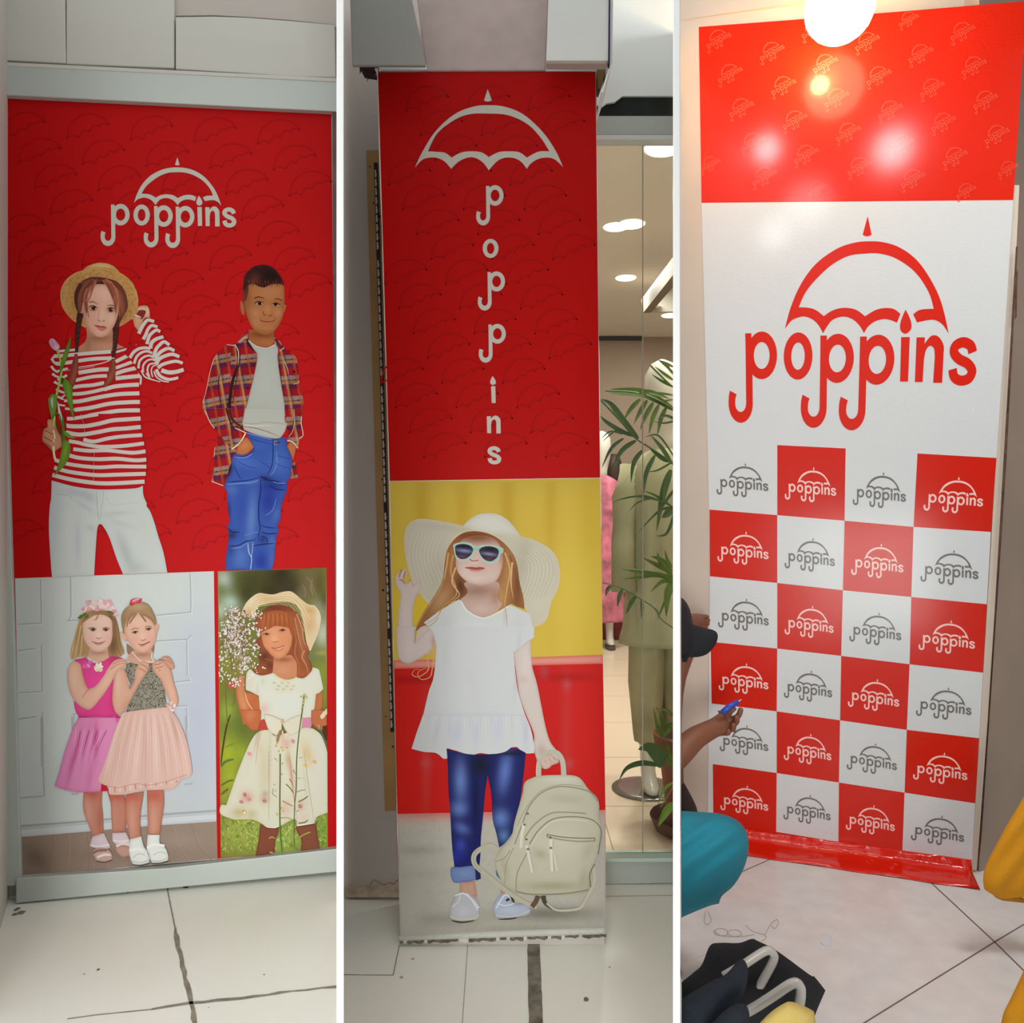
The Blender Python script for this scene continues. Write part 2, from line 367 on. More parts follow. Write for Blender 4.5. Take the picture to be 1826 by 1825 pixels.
for x, y, s_, m_ in [(175, 1730, .006, 2), (150, 1738, .004, 3), (471, 1739, .003, 2), (180, 1594, .004, 2), (330, 1582, .008, 2), (31, 1622, .012, 2), (38, 1628, .014, 2), (26, 1632, .01, 2), (332, 1583, .01, 2), (255, 1589, .004, 2), (228, 1592, .004, 2), (737, 1711, .005, 3), (1087, 1726, .003, 2), (1045, 1783, .008, 2), (716, 1744, .006, 3), (372, 1798, .002, 2)]:
    c = fl(x, y); f.add([c + Vector((s_ * math.cos(a) * random.uniform(.6, 1.2), s_ * math.sin(a) * random.uniform(.6, 1.3), .001)) for a in [k * math.pi / 4 for k in range(8)]], [tuple(range(8))], m_)
st(f.build('floor', [M['tile'], M['grout'], M['channel'], pm('dust', 'b39a80', .9)]))
fr_ = MB(); xr = ray_x(1207, 1.15)
fr_.prism([Vector((xr, 1.15, 0)), Vector((3.4, 1.15, 0)), Vector((3.4, 3.2, 0)), Vector((1.62, 3.2, 0)), Vector((RW.P(1737, 900).x, RW.P(1737, 900).y + .02, 0)), Vector((ray_x(1212, 2.74), 2.74, 0))],
          [Vector((xr, 1.15, ZR)), Vector((3.4, 1.15, ZR)), Vector((3.4, 3.2, ZR)), Vector((1.62, 3.2, ZR)), Vector((RW.P(1737, 900).x, RW.P(1737, 900).y + .02, ZR)), Vector((ray_x(1212, 2.74), 2.74, ZR))])
strip(fr_, [(1310, 1561), (1385, 1528)], .003, ZR); strip(fr_, [(1640, 1556), (1669, 1583), (1773, 1680), (1840, 1746)], .004, ZR); strip(fr_, [(1535, 1829), (1773, 1681), (1840, 1641)], .003, ZR)
fo = st(fr_.build('floor', [M['tileR'], M['groutR']]))
fr2 = MB(); fr2.box(-.28, 4.5, 2.76, 9, .0826 - .05, .0826)
for px in (0.36, -.35, 1.05, 1.75, 2.45): (px > -.28) and fr2.box(px, px + .004, 2.76, 8.9, .0826, .0832, 1)
for yy in (3.22, 3.86, 4.5, 5.14, 5.78, 6.42, 7.06): fr2.box(-.28, 4.5, yy, yy + .004, .0826, .0832, 1)
st(fr2.build('floor', [M['tileS'], M['groutS']]))
# ============================================================ partitions between the three bays
for px, y1 in ((606.5, 2.60), (1206.5, 2.715)):
    d0 = 1.16; x0 = ray_x(px, d0); x1 = ray_x(px, y1); h = 6.4 / FPX * d0
    A = [Vector((x0 - h, d0, .0)), Vector((x0 + h, d0, .0)), Vector((x1 + h, y1, .0)), Vector((x1 - h, y1, .0))]
    if px > 1000: B = [Vector((v.x, v.y, 2.95)) for v in A]
    else: B = [Vector((v.x, v.y, 2.95)) for v in A]
    st(MB().prism(A, B).build('wall_partition', M['white'], bevel=.0015))
# ============================================================ left bay
a = LW.P(-60, 900, -.03); b = LW.P(607, 900, -.03)
wall('wall_left_bay', (a.x, a.y), (b.x, b.y), 0, 3.2, .06, M['plaster'])
wall('wall_left_side', (-1.40, 1.95), (-1.725, 2.60), 0, 3.2, .05, M['plaster'])
for i, pts in enumerate(["-60,-60 115,-60 116,60 117,113 -60,104", "118,-60 200,-60 310,-60 311,29 311,121.5 118,114", "313,30 380,29 440,31 520,37 597,44 599,138 510,136 430,130 313,123"]):
    slab('trim_%d' % (i + 1), pts, LW, [.012, .008, .016][i], .03, M['panel'], bevel=.003)['kind'] = 'structure'
slab('trim_4', "313,-60 606,-60 606,60 596,44 520,36 440,30 380,27 313,28", LW, -.012, .015, M['plaster_mid'])['kind'] = 'structure'
slab('trim_5', "-60,107 600,139 600,146 -60,114", LW, .03, .04, M['panel'], bevel=.002)['kind'] = 'structure'
frm = empty('poster_frame', LW.P(320, 1600), 'grey aluminium frame with deep header and skirting around the poster of five children', 'frame')
slab('header', "-60,112 604,146 604,199 -60,166", LW, .028, .05, M['alum'], frm, bevel=.003)
slab('left_stile', "-46,164 -4,168 37.5,1566 36,1580 12,1581", LW, .02, .04, M['alum'], frm, bevel=.002)
slab('right_stile', "592,196 604,196 608,1520 600,1517", LW, .022, .04, M['brownmetal'], frm, bevel=.002)
slab('sill', "28,1567 300,1549 605,1514 606,1555 300,1585 46,1610 28,1612", LW, .03, .055, M['alum'], frm, bevel=.003)
# ============================================================ middle bay
a = MW.P(607, 900); b = MW.P(760, 900)
wall('wall_middle_bay', (a.x, 2.63), (b.x, 2.63), 0, 3.25, .06, M['plaster_mid'])
mb = MB(); R_ = random.Random(5)
pts = []
for k in range(13):
    x = 612 + k * 9; pts.append((x, 1583 - k * .8 + R_.uniform(-7, 5)))
for k in range(12):
    A = [MW.P(pts[k][0], pts[k][1], .014), MW.P(pts[k + 1][0], pts[k + 1][1], .014), MW.P(pts[k + 1][0], 1601, .022), MW.P(pts[k][0], 1601, .022)]; mb.prism(A, [v - MW.n * .02 for v in A])
sk = mb.build('baseboard_middle', M['skirt']); st(sk)
wd = empty('track_board', MW.P(670, 900), 'narrow brown plywood strip with a slotted metal track, half hidden behind the pillar', 'board')
slab('board', "653,268 700,266 740,1446 686,1447", MW, .016, .016, M['wood'], wd, bevel=.001)
slab('screw_hole', [(676 + 3 * math.cos(a), 386 + 3 * math.sin(a)) for a in [k * .7 for k in range(9)]], MW, .0165, .001, M['dark'], wd)
for (x, y, r) in ((666, 362, 1.6), (659.5, 297, 1.4), (682, 855, 2), (683, 1053, 2.2), (700.5, 1332, 2.2), (688, 1278, 1.3)):
    slab('screw_hole', [(x + r * math.cos(a), y + r * math.sin(a)) for a in [k * .7 for k in range(9)]], MW, .0168, .001, M['dark'], wd)
sm = MB(); A = [MW.P(x, y, .024) for x, y in pp("666.5,290 673,290 702,1306 696,1306")]; sm.prism(A, [v - MW.n * .008 for v in A], 1)
for k in range(62):
    y = 303 + k * 16.1; x = 667 + (y - 290) * 29.3 / 1016 + .6
    if k % 14 == 9: continue
    A = [MW.P(x + a_, y + b_, .0252) for a_, b_ in ((0, 0), (2.6, 0), (2.7, 6), (3.6, 6), (3.7, 10), (2.8, 10), (3, 13), (.4, 13))]; sm.prism(A, [v - MW.n * .002 for v in A])
sm.build('slotted_track', [M['chrome'], M['dark']], wd)
# pillar
pil = empty('pillar', at(896, 1690, 2.45), 'plastered pillar with ragged cement foot in front of the shop window', 'pillar')
A = [MC.P(x, y, -.002) for x, y in ((674, 127), (1062, 127), (1078, 1690), (714, 1690))]; A[2].z = A[3].z = 0
B = [v + Vector((0, .26, 0)) for v in A]
MB().prism(A, B).build('shaft', M['plaster'], pil)
mb = MB(); R_ = random.Random(9); n = 60; T = []; Bm = []
for k in range(n + 1):
    x = 713 + (1081 - 713) * k / n; T.append((x, 1678 - (x - 713) / 368 * 12)); Bm.append((x, T[-1][1] + 6 + R_.uniform(-2, 2.5)))
for k in range(n):
    A = [MC.P(*T[k], .004), MC.P(*T[k + 1], .004), MC.P(*Bm[k + 1], .012 + R_.uniform(0, .006)), MC.P(*Bm[k], .012)]
    for v in A: v.z = max(v.z, .001)
    mb.prism(A, [v - MC.n * .02 for v in A], 1 if R_.random() < .12 else 0)
mb.build('ragged_foot', [M['cement'], M['vinyl_edge']], pil)
# boxing over the pillar
PC = Plane(672, 2.36, 1080, 2.36)
box = empty('ceiling_boxing', at(867, 60, 2.36), 'pinkish plaster beam between grey and white boxing boards above the pillar', 'boxing')
slab('plaster_beam', "735,-60 980,-60 973,125 761,126", PC, .03, .3, M['pink'], box, bevel=.004)
slab('grey_board', "622,-60 722,-60 737,10 759,117 690,116.5 628,116.5", PC, .16, .012, M['greybox'], box, bevel=.003)
slab('board_underside', "676,114 760,115 762,124 680,124", PC, .03, .02, M['whitebox'], box)
slab('white_board', "980,-60 1087,-60 1086,108 974,108", PC, .13, .018, M['whitebox'], box, bevel=.002)
slab('board_edge', "974,108.5 1086,108.5 1081,113.5 976,113.5", PC, .12, .03, M['plaster_mid'], box)
slab('dark_seam', "1086.5,-60 1089,-60 1087.5,116 1084.5,112", PC, .135, .02, pm('dark_seam', '2c2644', .8), box)
slab('side_board', "1088.5,-60 1094,-60 1092,110 1075,165 1072,165 1088,112", PC, .10, .2, M['soffit'], box)
slab('inner_board', "978,112 1064,112 1064,127 974,127", PC, .02, .1, M['whitebox'], box)
slab('raw_wood', "1064,114 1082,114 1076,140 1070,158 1066,158", PC, -.02, .05, M['wood'], box)
rg = MB(); R_ = random.Random(2)
for k in range(16):
    x = 640 + R_.uniform(0, 30); y = 120 + R_.uniform(0, 3); L = R_.uniform(8, 30) * (1 - abs(x - 656) / 40); dx = R_.uniform(-6, 5)
    A = [PC.P(x, y, .05 + .002 * k), PC.P(x + 7, y, .05 + .002 * k), PC.P(x + 3 + dx, y + L, .05 + .002 * k)]; rg.prism(A, [v - PC.n * .002 for v in A], 1 if k % 5 == 4 else 0)
A = [PC.P(x, y, .03) for x, y in ((640, 117), (674, 117), (672, 142), (650, 138))]; rg.prism(A, [v - PC.n * .004 for v in A])
rg.build('torn_edge', [pm('torn_card', '3a1e1e', .9, noise=.5, nscale=40), M['whitebox']], box)
# shop front right of the pillar
SF = Plane(1060, 2.72, 1207, 2.72)
slab('wall_soffit', "1040,-60 1206.5,-60 1206.5,171 1040,171", SF, .0, .3, M['soffit'])['kind'] = 'structure'
slab('trim_6', "1066,168 1206.5,168 1206.5,208 1040,208", SF, -.01, .12, M['green'])['kind'] = 'structure'
fp = slab('trim_7', "1064,171 1110,171 1096,182 1082,184 1074,190 1064,187", SF, .002, .01, M['soffit']); st(fp)
win = slab('window_1', "1056,250 1206.5,250 1206.5,1531 1056,1531", SF, -.03, .008, M['glass']); st(win)
slab('window_frame', "1040,207 1206.5,207 1206.5,240 1040,240", SF, .0, .05, M['alum'], win)
slab('window_frame', "1040,240 1206.5,240 1206.5,249 1040,249", SF, .012, .05, M['whitebox'], win, bevel=.003)
slab('window_sill', "1040,1532 1206.5,1531 1206.5,1538 1040,1538", SF, .012, .07, pm('mint_edge', 'bcd2c6', .3), win, bevel=.002)
slab('window_sill', "1040,1537 1206.5,1537 1206.5,1575 1040,1577.5", SF, .0, .06, M['alum'], win)
slab('window_mullion', "1146,250 1147.2,250 1147.2,1531 1146,1531", SF, -.028, .012, pm('glass_joint', '9a948a', .3), win)
# shop interior
wall('wall_shop_back', (-.28, 8.0), (4.4, 8.0), .08, 3.2, .05, M['shopwall']); 
wall('wall_shop_right', (4.4, 8.0), (4.4, 2.9), .08, 3.2, .05, M['shopwall']); wall('wall_shop_left', (-.28, 2.72), (-.28, 8.0), .08, 3.2, .05, M['shopwall'])
sc_ = MB().box(-.28, 4.4, 2.78, 8.05, H + 1.78, H + 1.85).build('ceiling', M['shopceil']); st(sc_)
st(MB().box(-.28, ray_x(1150, 7.98), 7.93, 7.99, H + 1.83 , H + 1.87).build('trim_8', M['dark']))
tr9 = st(MB().prism([at(1060, 600, 7.95), at(1146, 600, 7.95), at(1146, 606, 7.95), at(1060, 606, 7.95)], [v + Vector((0, .04, 0)) for v in [at(1060, 600, 7.95), at(1146, 600, 7.95), at(1146, 606, 7.95), at(1060, 606, 7.95)]]).build('trim_9', M['dark']))
# lowered bulkhead at the right
b1 = [at(1143, 535, 6.2), at(1240, 405, 3.75), at(1240, 440, 3.75), at(1147, 558, 6.2)]
bk = MB().prism(b1, [v + Vector((.06, 0, 0)) for v in b1]).build('trim_10', M['bulk']); st(bk)
b2 = [at(1147, 556, 6.21), at(1260, 556, 6.21), at(1260, 450, 6.21), at(1160, 520, 6.21)]
bl = slab('trim_11', "1147,556 1300,556 1300,440 1235,440", Plane(1147, 6.25, 1300, 6.25), 0, .03, M['bulkw']); st(bl)
for (x, y, w_, d) in ((1184, 263, 38, 3.83), (1098, 404, 24, 4.84), (1126, 399, 26, 4.95), (1116, 495, 20, 5.98), (1196, 562, 18, 6.2)):
    c = at(x, y, d); c.z = H + 1.78; d_ = H + 1.78; dd = 1.78 * FPX / (CY - y); c = Vector((ray_x(x, dd), dd, H + 1.78)); r = w_ / FPX * dd
    t = empty('ceiling_light', c, {1184: 'round warm ceiling light inside the shop, nearest the window and cut by the partition', 1098: 'round warm ceiling light inside the shop, left one of the touching pair', 1126: 'round warm ceiling light inside the shop, right one of the touching pair', 1116: 'round warm ceiling light inside the shop, single one below the touching pair', 1196: 'small round warm ceiling light deepest inside the shop, beside the bulkhead'}[x], 'ceiling light', 'round ceiling lights in the shop')
    MB().loft([circ(c, r * .9, r * .9, c.z - .001), circ(c, r, r, c.z - .004), circ(c, r * 1.05, r * 1.05, c.z)]).build('rim', M['whitebox'], t)
    MB().loft([circ(c, r * .86, r * .86, c.z - .009), circ(c, r * .9, r * .9, c.z - .003)]).build('diffuser', pm('lit_diffuser', 'ffffff', .5, emit='fff3e2', es=2.2), t)
sp = empty('ceiling_speaker', at(1170, 545, 6.2), 'small round grille on the white bulkhead panel inside the shop', 'speaker')
PS = Plane(1147, 6.215, 1300, 6.215)
slab('grille', [(1170 + 4.5 * math.cos(k * .5236), 546 + 5.5 * math.sin(k * .5236)) for k in range(12)], PS, .0, .01, M['shopwall'], sp)
# ============================================================ right bay
a = RW.P(1209, 900, -.03); b = RW.P(1742, 900, -.03)
wall('wall_right_bay', (ray_x(1208.5, 2.735), 2.735), (b.x, b.y), ZR * 0, 3.3, .05, M['cream'])
slab('trim_12', "1213,36 1840,-60 1900,-140 1213,-140", RW, .01, .03, M['cream'])['kind'] = 'structure'
slab('trim_13', "1228,36 1246,34 1268,1000 1272,1484 1262,1483 1247,500", RW, .004, .03, M['creamR'], bevel=.001)['kind'] = 'structure'
slab('trim_14', "1225.5,36 1228,36 1247.5,1000 1252,1482 1250,1482 1245,1000", RW, -.008, .02, M['dark'])['kind'] = 'structure'
slab('trim_15', "1806,330 1818,330 1795,820 1742,1553 1732,1553 1776,820", RW, .003, .03, M['creamR'], bevel=.001)['kind'] = 'structure'
c0 = RW.P(1743, 900); wall('wall_right_side', (c0.x + .003, c0.y - .004), (c0.x + 1.2, c0.y + .64), 0, 3.3, .05, M['beigeR'])
sd = MB()
for pts in ("1745,1553 1742,1553 1750,1500 1790,820 1812,440 1815,440 1795,820", "1812,490 1815,480 1813,565 1810,570", "1798,697 1801,690 1798,738 1796,738"):
    A = [RW.P(x, y, .02) for x, y in pp(pts)]; sd.prism(A, [v - RW.n * .004 for v in A])
st(sd.build('trim_16', M['rust']))
# the bare lamp over the board
lp = at(1496, -22, 2.36); L = empty('spot_lamp', lp, 'glaring warm lamp hanging right in front of the top of the red board', 'lamp')
def ball(c, rx, rz, n=20, m=12, z0=-1, z1=1):
    R = []
    for i in range(m + 1):
        q = -math.pi / 2 + math.pi * i / m; R.append(circ(c, max(1e-4, rx * math.cos(q)), max(1e-4, rx * math.cos(q)), c.z + rz * math.sin(q), n))
    return R
bulbc = at(1497, 14, 2.34)
MB().loft(ball(bulbc, .1, .1)).build('bulb', pm('glowing_bulb', 'fff2d0', .5, emit='ffe9c0', es=13), L, smooth=True)
MB().loft([circ(bulbc, .03, .03, bulbc.z + .07, 16), circ(bulbc, .035, .035, bulbc.z + .16, 16), circ(bulbc, .05, .05, bulbc.z + .17, 16), circ(bulbc, .05, .05, bulbc.z + .45, 16)]).build('socket', M['whitebox'], L, smooth=True)
MB().tube([bulbc + Vector((0, 0, .4)), bulbc + Vector((0, .12, .75))], .008).build('cord', M['dark'], L)
pl_ = bpy.data.lights.new('bulb_light', 'POINT'); pl_.energy = 3.5; pl_.color = (1, .66, .3); pl_.shadow_soft_size = .03
po = bpy.data.objects.new('bulb_light', pl_); COL.objects.link(po); po.location = bulbc + Vector((0, .14, -.05))
# ceiling fittings behind the camera which the glossy board mirrors
def mirror(px, py, zc):
    p = RW.P(px, py); d = (p - Vector((0, 0, H))).normalized(); r = d - 2 * d.dot(RW.n) * RW.n; t = (zc - p.z) / r.z; return p + r * t
for px, py, sz, en, zc in ((1368, 268, .10, 1.8, 2.95), (1592, 268, .15, 4, 3.0), (1440, 366, .2, 1.8, 2.9), (1380, 420, .14, 1.0, 2.6)):
    p = mirror(px, py, zc); l = bpy.data.lights.new('board_downlight', 'AREA'); l.shape = 'DISK'; l.size = sz; l.energy = en; l.color = (.95, .98, 1)
    o = bpy.data.objects.new('board_downlight', l); COL.objects.link(o); o.location = p; o.rotation_euler = (RW.P(px, py) - p).to_track_quat('-Z', 'Y').to_euler()

# unseen ceiling and walls around the right bay, added to darken the board's reflections
M['room'] = pm('room_paint', '888684', .8)
st(MB().box(.28, 3.5, -2.7, 2.4, 3.2, 3.26).build('ceiling', M['room']))
st(MB().box(3.42, 3.48, -2.7, 3.2, 0, 3.2).build('wall_right_unseen', M['room']))
st(MB().box(.15, 3.48, -2.76, -2.7, 0, 3.2).build('wall_rear_unseen', M['room']))
# ============================================================ right board
board = empty('brand_board', RW.P(1520, 1520), 'tall red and white vinyl board with large umbrella wordmark over a checkerboard', 'board')
RB = "1246,48 1445,33 1600,21 1840,1 1823,100 1807,357 1777,816 1767,949 1753,1200 1739,1433 1732,1562 1600,1541 1400,1508 1272,1491 1270,1400 1266,1000 1262,800 1252,362"
slab('backing', RB, RW, .006, .01, M['vinyl_edge'], board)
a = Art(RW, .0065)
a.f('d42004', "1246,48! 1445,33! 1600,21! 1840,1! 1824,100! 1807,357! 1251,362!", poly=True)
a.f('cdd0d0', "1251,362! 1807,357! 1777,816! 1767,949! 1753,1200! 1739,1433! 1732,1541! 1262,1478! 1266,1000! 1262,800!", poly=True)
RED = 'c81a00'
NX = [[1262, 1386, 1508, 1636, 1777], [1265, 1386, 1506, 1629, 1767], [1266, 1386, 1503, 1625, 1760], [1267, 1386, 1500, 1622, 1753], [1269, 1385, 1498, 1617, 1746], [1271, 1385, 1496, 1613, 1739], [1272, 1384, 1495, 1609, 1733]]
NY = [[787, 794, 800, 809, 817], [909, 919, 929, 940, 949], [1028, 1040, 1053, 1065, 1078], [1145, 1157, 1170, 1185, 1200], [1255, 1269, 1285, 1302, 1317], [1363, 1379, 1396, 1414, 1433], [1467, 1484, 1502, 1521, 1541]]
cells = []
for r in range(6):
    for c in range(4):
        q = [(NX[r][c], NY[r][c]), (NX[r][c + 1], NY[r][c + 1]), (NX[r + 1][c + 1], NY[r + 1][c + 1]), (NX[r + 1][c], NY[r + 1][c])]
        if (r + c) % 2: a.f(RED, [(x, y) for x, y in q], poly=True)
        cells.append((r, c, q))
a.f(RED, "1271,1464! 1384,1484! 1495,1502! 1609,1521! 1733,1541! 1732,1562! 1600,1541! 1400,1508! 1271,1491!", poly=True)
a.build('printed_sheet', board, PRR)
a = Art(RW, .0071)
hM = homog([(238, 598), (1645, 855), (205, 1063), (983, 70), (1478, 612), (497, 580), (583, 597), (988, 605)], [(x / 3.7265 + 1280, y / 3.7265 + 370) for x, y in [(185, 835), (1712, 1178), (150, 1432), (995, 58), (1532, 847), (447, 810), (535, 832), (970, 837)]])
a.h(hM); logo(a, 'cf1f08'); a.build('large_wordmark', board, PRR, 'large red umbrella wordmark on the white band')
wm = []
for r, c, q in cells:
    f_ = homog([(0, 0), (1, 0), (1, 1), (0, 1)], q); k = (.76 / 1526, .50 / 1015)
    a = Art(RW, .0071); a.h(lambda x, y, f_=f_, k=k: f_(.115 + (x - 122) * k[0], .275 + (y - 68) * k[1]))
    red = (r + c) % 2; logo(a, 'eec3ba' if red else '6e6a66')
    a.build('small_wordmark', board, PRR, ('pale' if red else 'grey') + ' umbrella wordmark on a ' + ('red' if red else 'white') + ' square')
clip = lambda x, y: 1256 < x < 1804 and 20 + (1840 - x) * .055 < y < 345
for i in range(-6, 8):
    for j in range(-5, 6):
        X = 1205 + (835 + i * 220 + j * 60) / 2.94; Y = (512 - i * 116 + j * 180) / 2.94
        if not clip(X, Y): continue
        a = Art(RW, .0070); th = math.radians(-30); sc = 52 / 1526
        if X < 1275 or X > 1792 or Y > 332 or Y < 50: sc *= .8
        a.h(lambda x, y: (X + ((x - 885) * math.cos(th) - (y - 600) * math.sin(th)) * sc, Y + ((x - 885) * math.sin(th) + (y - 600) * math.cos(th)) * sc)); logo(a, 'df4a33')
        a.build('faint_wordmark', board, PRR, 'faint slanted umbrella wordmark on the red band')
# the vinyl curls out over the floor
cv = MB(); n = 24; prof = [(0, .035), (0.004, .02), (.012, .009), (.03, .004), (.07, .003), (.1, .0025), (.13, .002)]
rows = []
for k in range(n + 1):
    t = k / n; x = 1271 + (1732 - 1271) * t; p = RW.P(x, 1000, .006); dirv = Vector((RW.n.x, RW.n.y, 0))
    rows.append([Vector((p.x, p.y, ZR + z + .001 * math.sin(k * 1.7) * (1 if z < .01 else 0))) + dirv * (d + .004 * math.sin(k * .9 + d * 20)) for d, z in prof] + [Vector((p.x, p.y, ZR + z + .0012 )) + dirv * (d + .0005) for d, z in reversed(prof)])
m_ = len(rows[0])
cv.loft([[r_[i] for i in range(m_)] for r_ in rows])
cv.build('curled_bottom_edge', pm('red_vinyl', 'd01c04', .14, bump=.25, bscale=25), board, smooth=True)

# ============================================================ middle poster on the pillar
mp = empty('pillar_poster', MC.P(880, 1660), 'tall poster on the pillar with vertical white lettering above a child in a sun hat', 'poster')
R_ = random.Random(4)
def wav(x0, y0, x1, y1, n, amp): return [(x0 + (x1 - x0) * k / n + R_.uniform(-amp, amp), y0 + (y1 - y0) * k / n) for k in range(n)]
E_ = wav(1063, 127, 1071, 870, 22, .8) + wav(1071, 870, 1080, 1668, 24, 1.0) + wav(1080, 1668, 714, 1680, 14, .6) + wav(714, 1680, 694, 860, 22, 1) + wav(694, 860, 672, 128, 18, .5)
slab('backing', E_, MC, .004, .008, M['vinyl_edge'], mp)
a = Art(MC, .0045)
a.f('a80a08', "674,129! 1062,128! 1070,852! 695,858!", poly=True)
def pattern(a, x0, y0, av, bv, I, J, box, c, w=2.6, rot=0):
    o_ = a.off + a.DL; a.off = o_
    for i in I:
        for j in J:
            X = x0 + i * av[0] + j * bv[0]; Y = y0 + i * av[1] + j * bv[1]
            T = lambda x, y: (X + x, Y + y)
            pts = [T(0, 43), T(76, -2)]
            if X < box[0] or X + 77 > box[2] or Y - 2 < box[1] or Y + 43 > box[3]: continue
            umbrella_outline(a, c, T, w)
pattern(a, 724, 156, (108.5, 0), (25.5, 44.2), range(-6, 6), range(-2, 17), (675, 128, 1067, 856), '940a0a')
a.build('red_ground', mp, PRM)
a = Art(MC, .0052); a.z(600, 0, 2.945)
UM2 = "412,880! 450,800 520,690 620,600 720,560 795,553 880,560 980,600 1080,690 1150,790 1190,878! 1150,840 1110,828 1060,835 1020,860 1000,887! 970,850 930,830 880,830 840,850 800,895! 770,855 730,830 690,828 640,850 602,887! 570,850 530,830 490,828 450,840"
a.f('b9b5aa', UM2, holes=["480,795! 530,700 620,630 700,600 795,597 900,605 1000,650 1070,720 1118,795! 1060,797 1000,828! 960,800 900,795 850,800 800,825! 760,800 700,795 650,803 605,828! 570,803 520,797"])
a.f('b9b5aa', "794,468! 816,528! 794,534 775,528!", keep=True)
a.build('umbrella_emblem', mp, PRM)
def vlet(fn, box, src, name):
    sx = (box[2] - box[0]) / (src[2] - src[0]); sy = (box[3] - box[1]) / (src[3] - src[1]); a = Art(MC, .0052)
    a.h(lambda x, y: (780 + (box[0] + (x - src[0]) * sx) / 3.4434, 310 + (box[1] + (y - src[1]) * sy) / 3.4434)); fn(a, 'b9b5ab'); a.build(name, mp, PRM)
Ps = (122, 590, 448, 1063)
vlet(g_p, (238, 70, 406, 317), Ps, 'letter'); vlet(g_o, (278, 400, 375, 517), (491, 597, 675, 833), 'letter')
vlet(g_p, (248, 600, 415, 840), Ps, 'letter'); vlet(g_p, (254, 922, 420, 1160), Ps, 'letter')
vlet(g_i, (325, 1243, 359, 1408), (1200, 498, 1264, 838), 'letter'); vlet(g_n, (303, 1487, 389, 1595), (1297, 622, 1459, 843), 'letter'); vlet(g_s, (308, 1673, 393, 1785), (1490, 628, 1648, 855), 'letter')

# the photograph of the child with the sun hat: crops I (690,850) J (690,1120) K (690,1320), scale 4.565
ph = slab('photo', "694,859 1071,853 1072,1000 1079,1400 1080,1667 714,1679 708,1400 700,1060", MC, .0044, .0002, M['vinyl_edge'], mp)
a = Art(MC, .0048)
a.f('bfa540', "695,859! 1070,853! 1074,1100! 1075,1172! 702,1180! 700,1060!", poly=True, step=5, sh=[(752, 900, 14, 300, 0, 'ab8a20', .6), (826, 880, 14, 130, 0, 'ab8a20', .6), (905, 880, 14, 130, 0, 'a8861e', .6), (982, 900, 12, 200, 0, 'ac8a20', .5), (1050, 900, 16, 300, 0, 'b89a28', .5), (740, 1080, 60, 90, 0, 'cbb030', .7), (1030, 1060, 60, 100, 0, 'c8b048', .6), (880, 850, 250, 30, 0, 'aa9440', .5)])
a.f('b41a18', "702,1178! 1075,1170! 1080,1460! 709,1468!", poly=True, step=5, sh=[(720, 1330, 30, 200, 0, 'c01c14', .6), (760, 1350, 8, 120, 0, 'b03a34', .6), (1010, 1330, 10, 140, 0, 'a83a38', .6), (1040, 1300, 30, 200, 0, 'c02420', .5), (730, 1213, 60, 6, 0, '8c1010', .7), (1010, 1208, 50, 7, 0, '8c1414', .7), (970, 1198, 7, 12, 0, '9a4044', .7), (1011, 1222, 7, 9, 0, 'a84a50', .7), (760, 1362, 8, 9, 0, 'b04a4a', .7), (1015, 1362, 8, 8, 0, 'a84a4a', .7)])
a.f('c88a80', "702,1178! 900,1174! 1075,1168! 1075,1184! 702,1193!", poly=True, step=3, edge=('bf5038', 4, .8))
a.f('a6a49a', "709,1452! 1080,1445! 1080,1667! 714,1679!", poly=True, step=5, n=.02, sh=[(890, 1445, 260, 14, 0, 'c24a48', .95), (750, 1430, 60, 25, 0, 'c43a38', .8), (745, 1517, 40, 8, 0, '86847a', .6), (760, 1560, 60, 8, 0, '94928a', .4), (800, 1640, 60, 12, 0, '7c786c', .5), (980, 1630, 90, 14, 0, '5c584e', .75), (960, 1660, 130, 10, 0, '7c7c70', .6), (730, 1640, 20, 40, 0, 'b4b2a8', .5), (1060, 1500, 25, 60, 0, '98948e', .5)])
a.f('bfc0b8', "709,1670! 900,1660! 1078,1655! 1080,1667! 714,1679!", poly=True, step=4, edge=('8c8c82', 3, .6), n=.04)
a.build('photo_ground', ph, PRM)
a = Art(MC, .0056)
a.z(690, 850, 4.565)
CROWN = "620,405! 660,360 740,310 820,298 910,310 990,360 1050,430 1090,490! 1000,480 850,470 720,440"
BRIM = "620,402 480,370 300,345 210,360 160,410 140,500 145,620 170,740 210,860 270,960 330,1030 400,1060 560,1000 900,1000 1100,1060 1140,1110! 1190,1220 1290,1180 1330,1060! 1340,1020 1390,920 1410,800 1390,680 1340,600 1250,540 1130,495 950,470 800,440 700,420"
a.f('b4b09e', BRIM, edge=('c8b48e', 12, .7), sh=[(300, 600, 160, 260, 0, 'bcb8ac', .7), (1250, 750, 150, 220, 0, 'b8b4a4', .8), (420, 800, 90, 200, 10, '9c9680', .5), (1100, 700, 60, 200, 10, '98927c', .5), (500, 420, 200, 30, 5, 'a8a494', .6), (1250, 1050, 80, 120, 20, 'bcb8aa', .6)])
for k in range(16):
    t = k / 15; x = 190 + 230 * t
    a.s('a8a490' if k % 2 else 'c0bcaa', f"{x+40},{440+t*60} {x-10},{600+t*30} {x+10},{760-t*20} {x+50+t*10},{900-t*60}", 3.2, keep=k > 0)
    x2 = 1360 - 230 * t; a.s('a49f8a' if k % 2 else 'bdb9a6', f"{x2-60-40*t},{600+t*40} {x2},{700} {x2},{820} {x2-70},{980+40*t}", 3.2, keep=True)
a.f('c2c2b8', CROWN, edge=('a8a698', 25, .5), sh=[(820, 380, 120, 70, 0, 'c8c9c0', .7)])
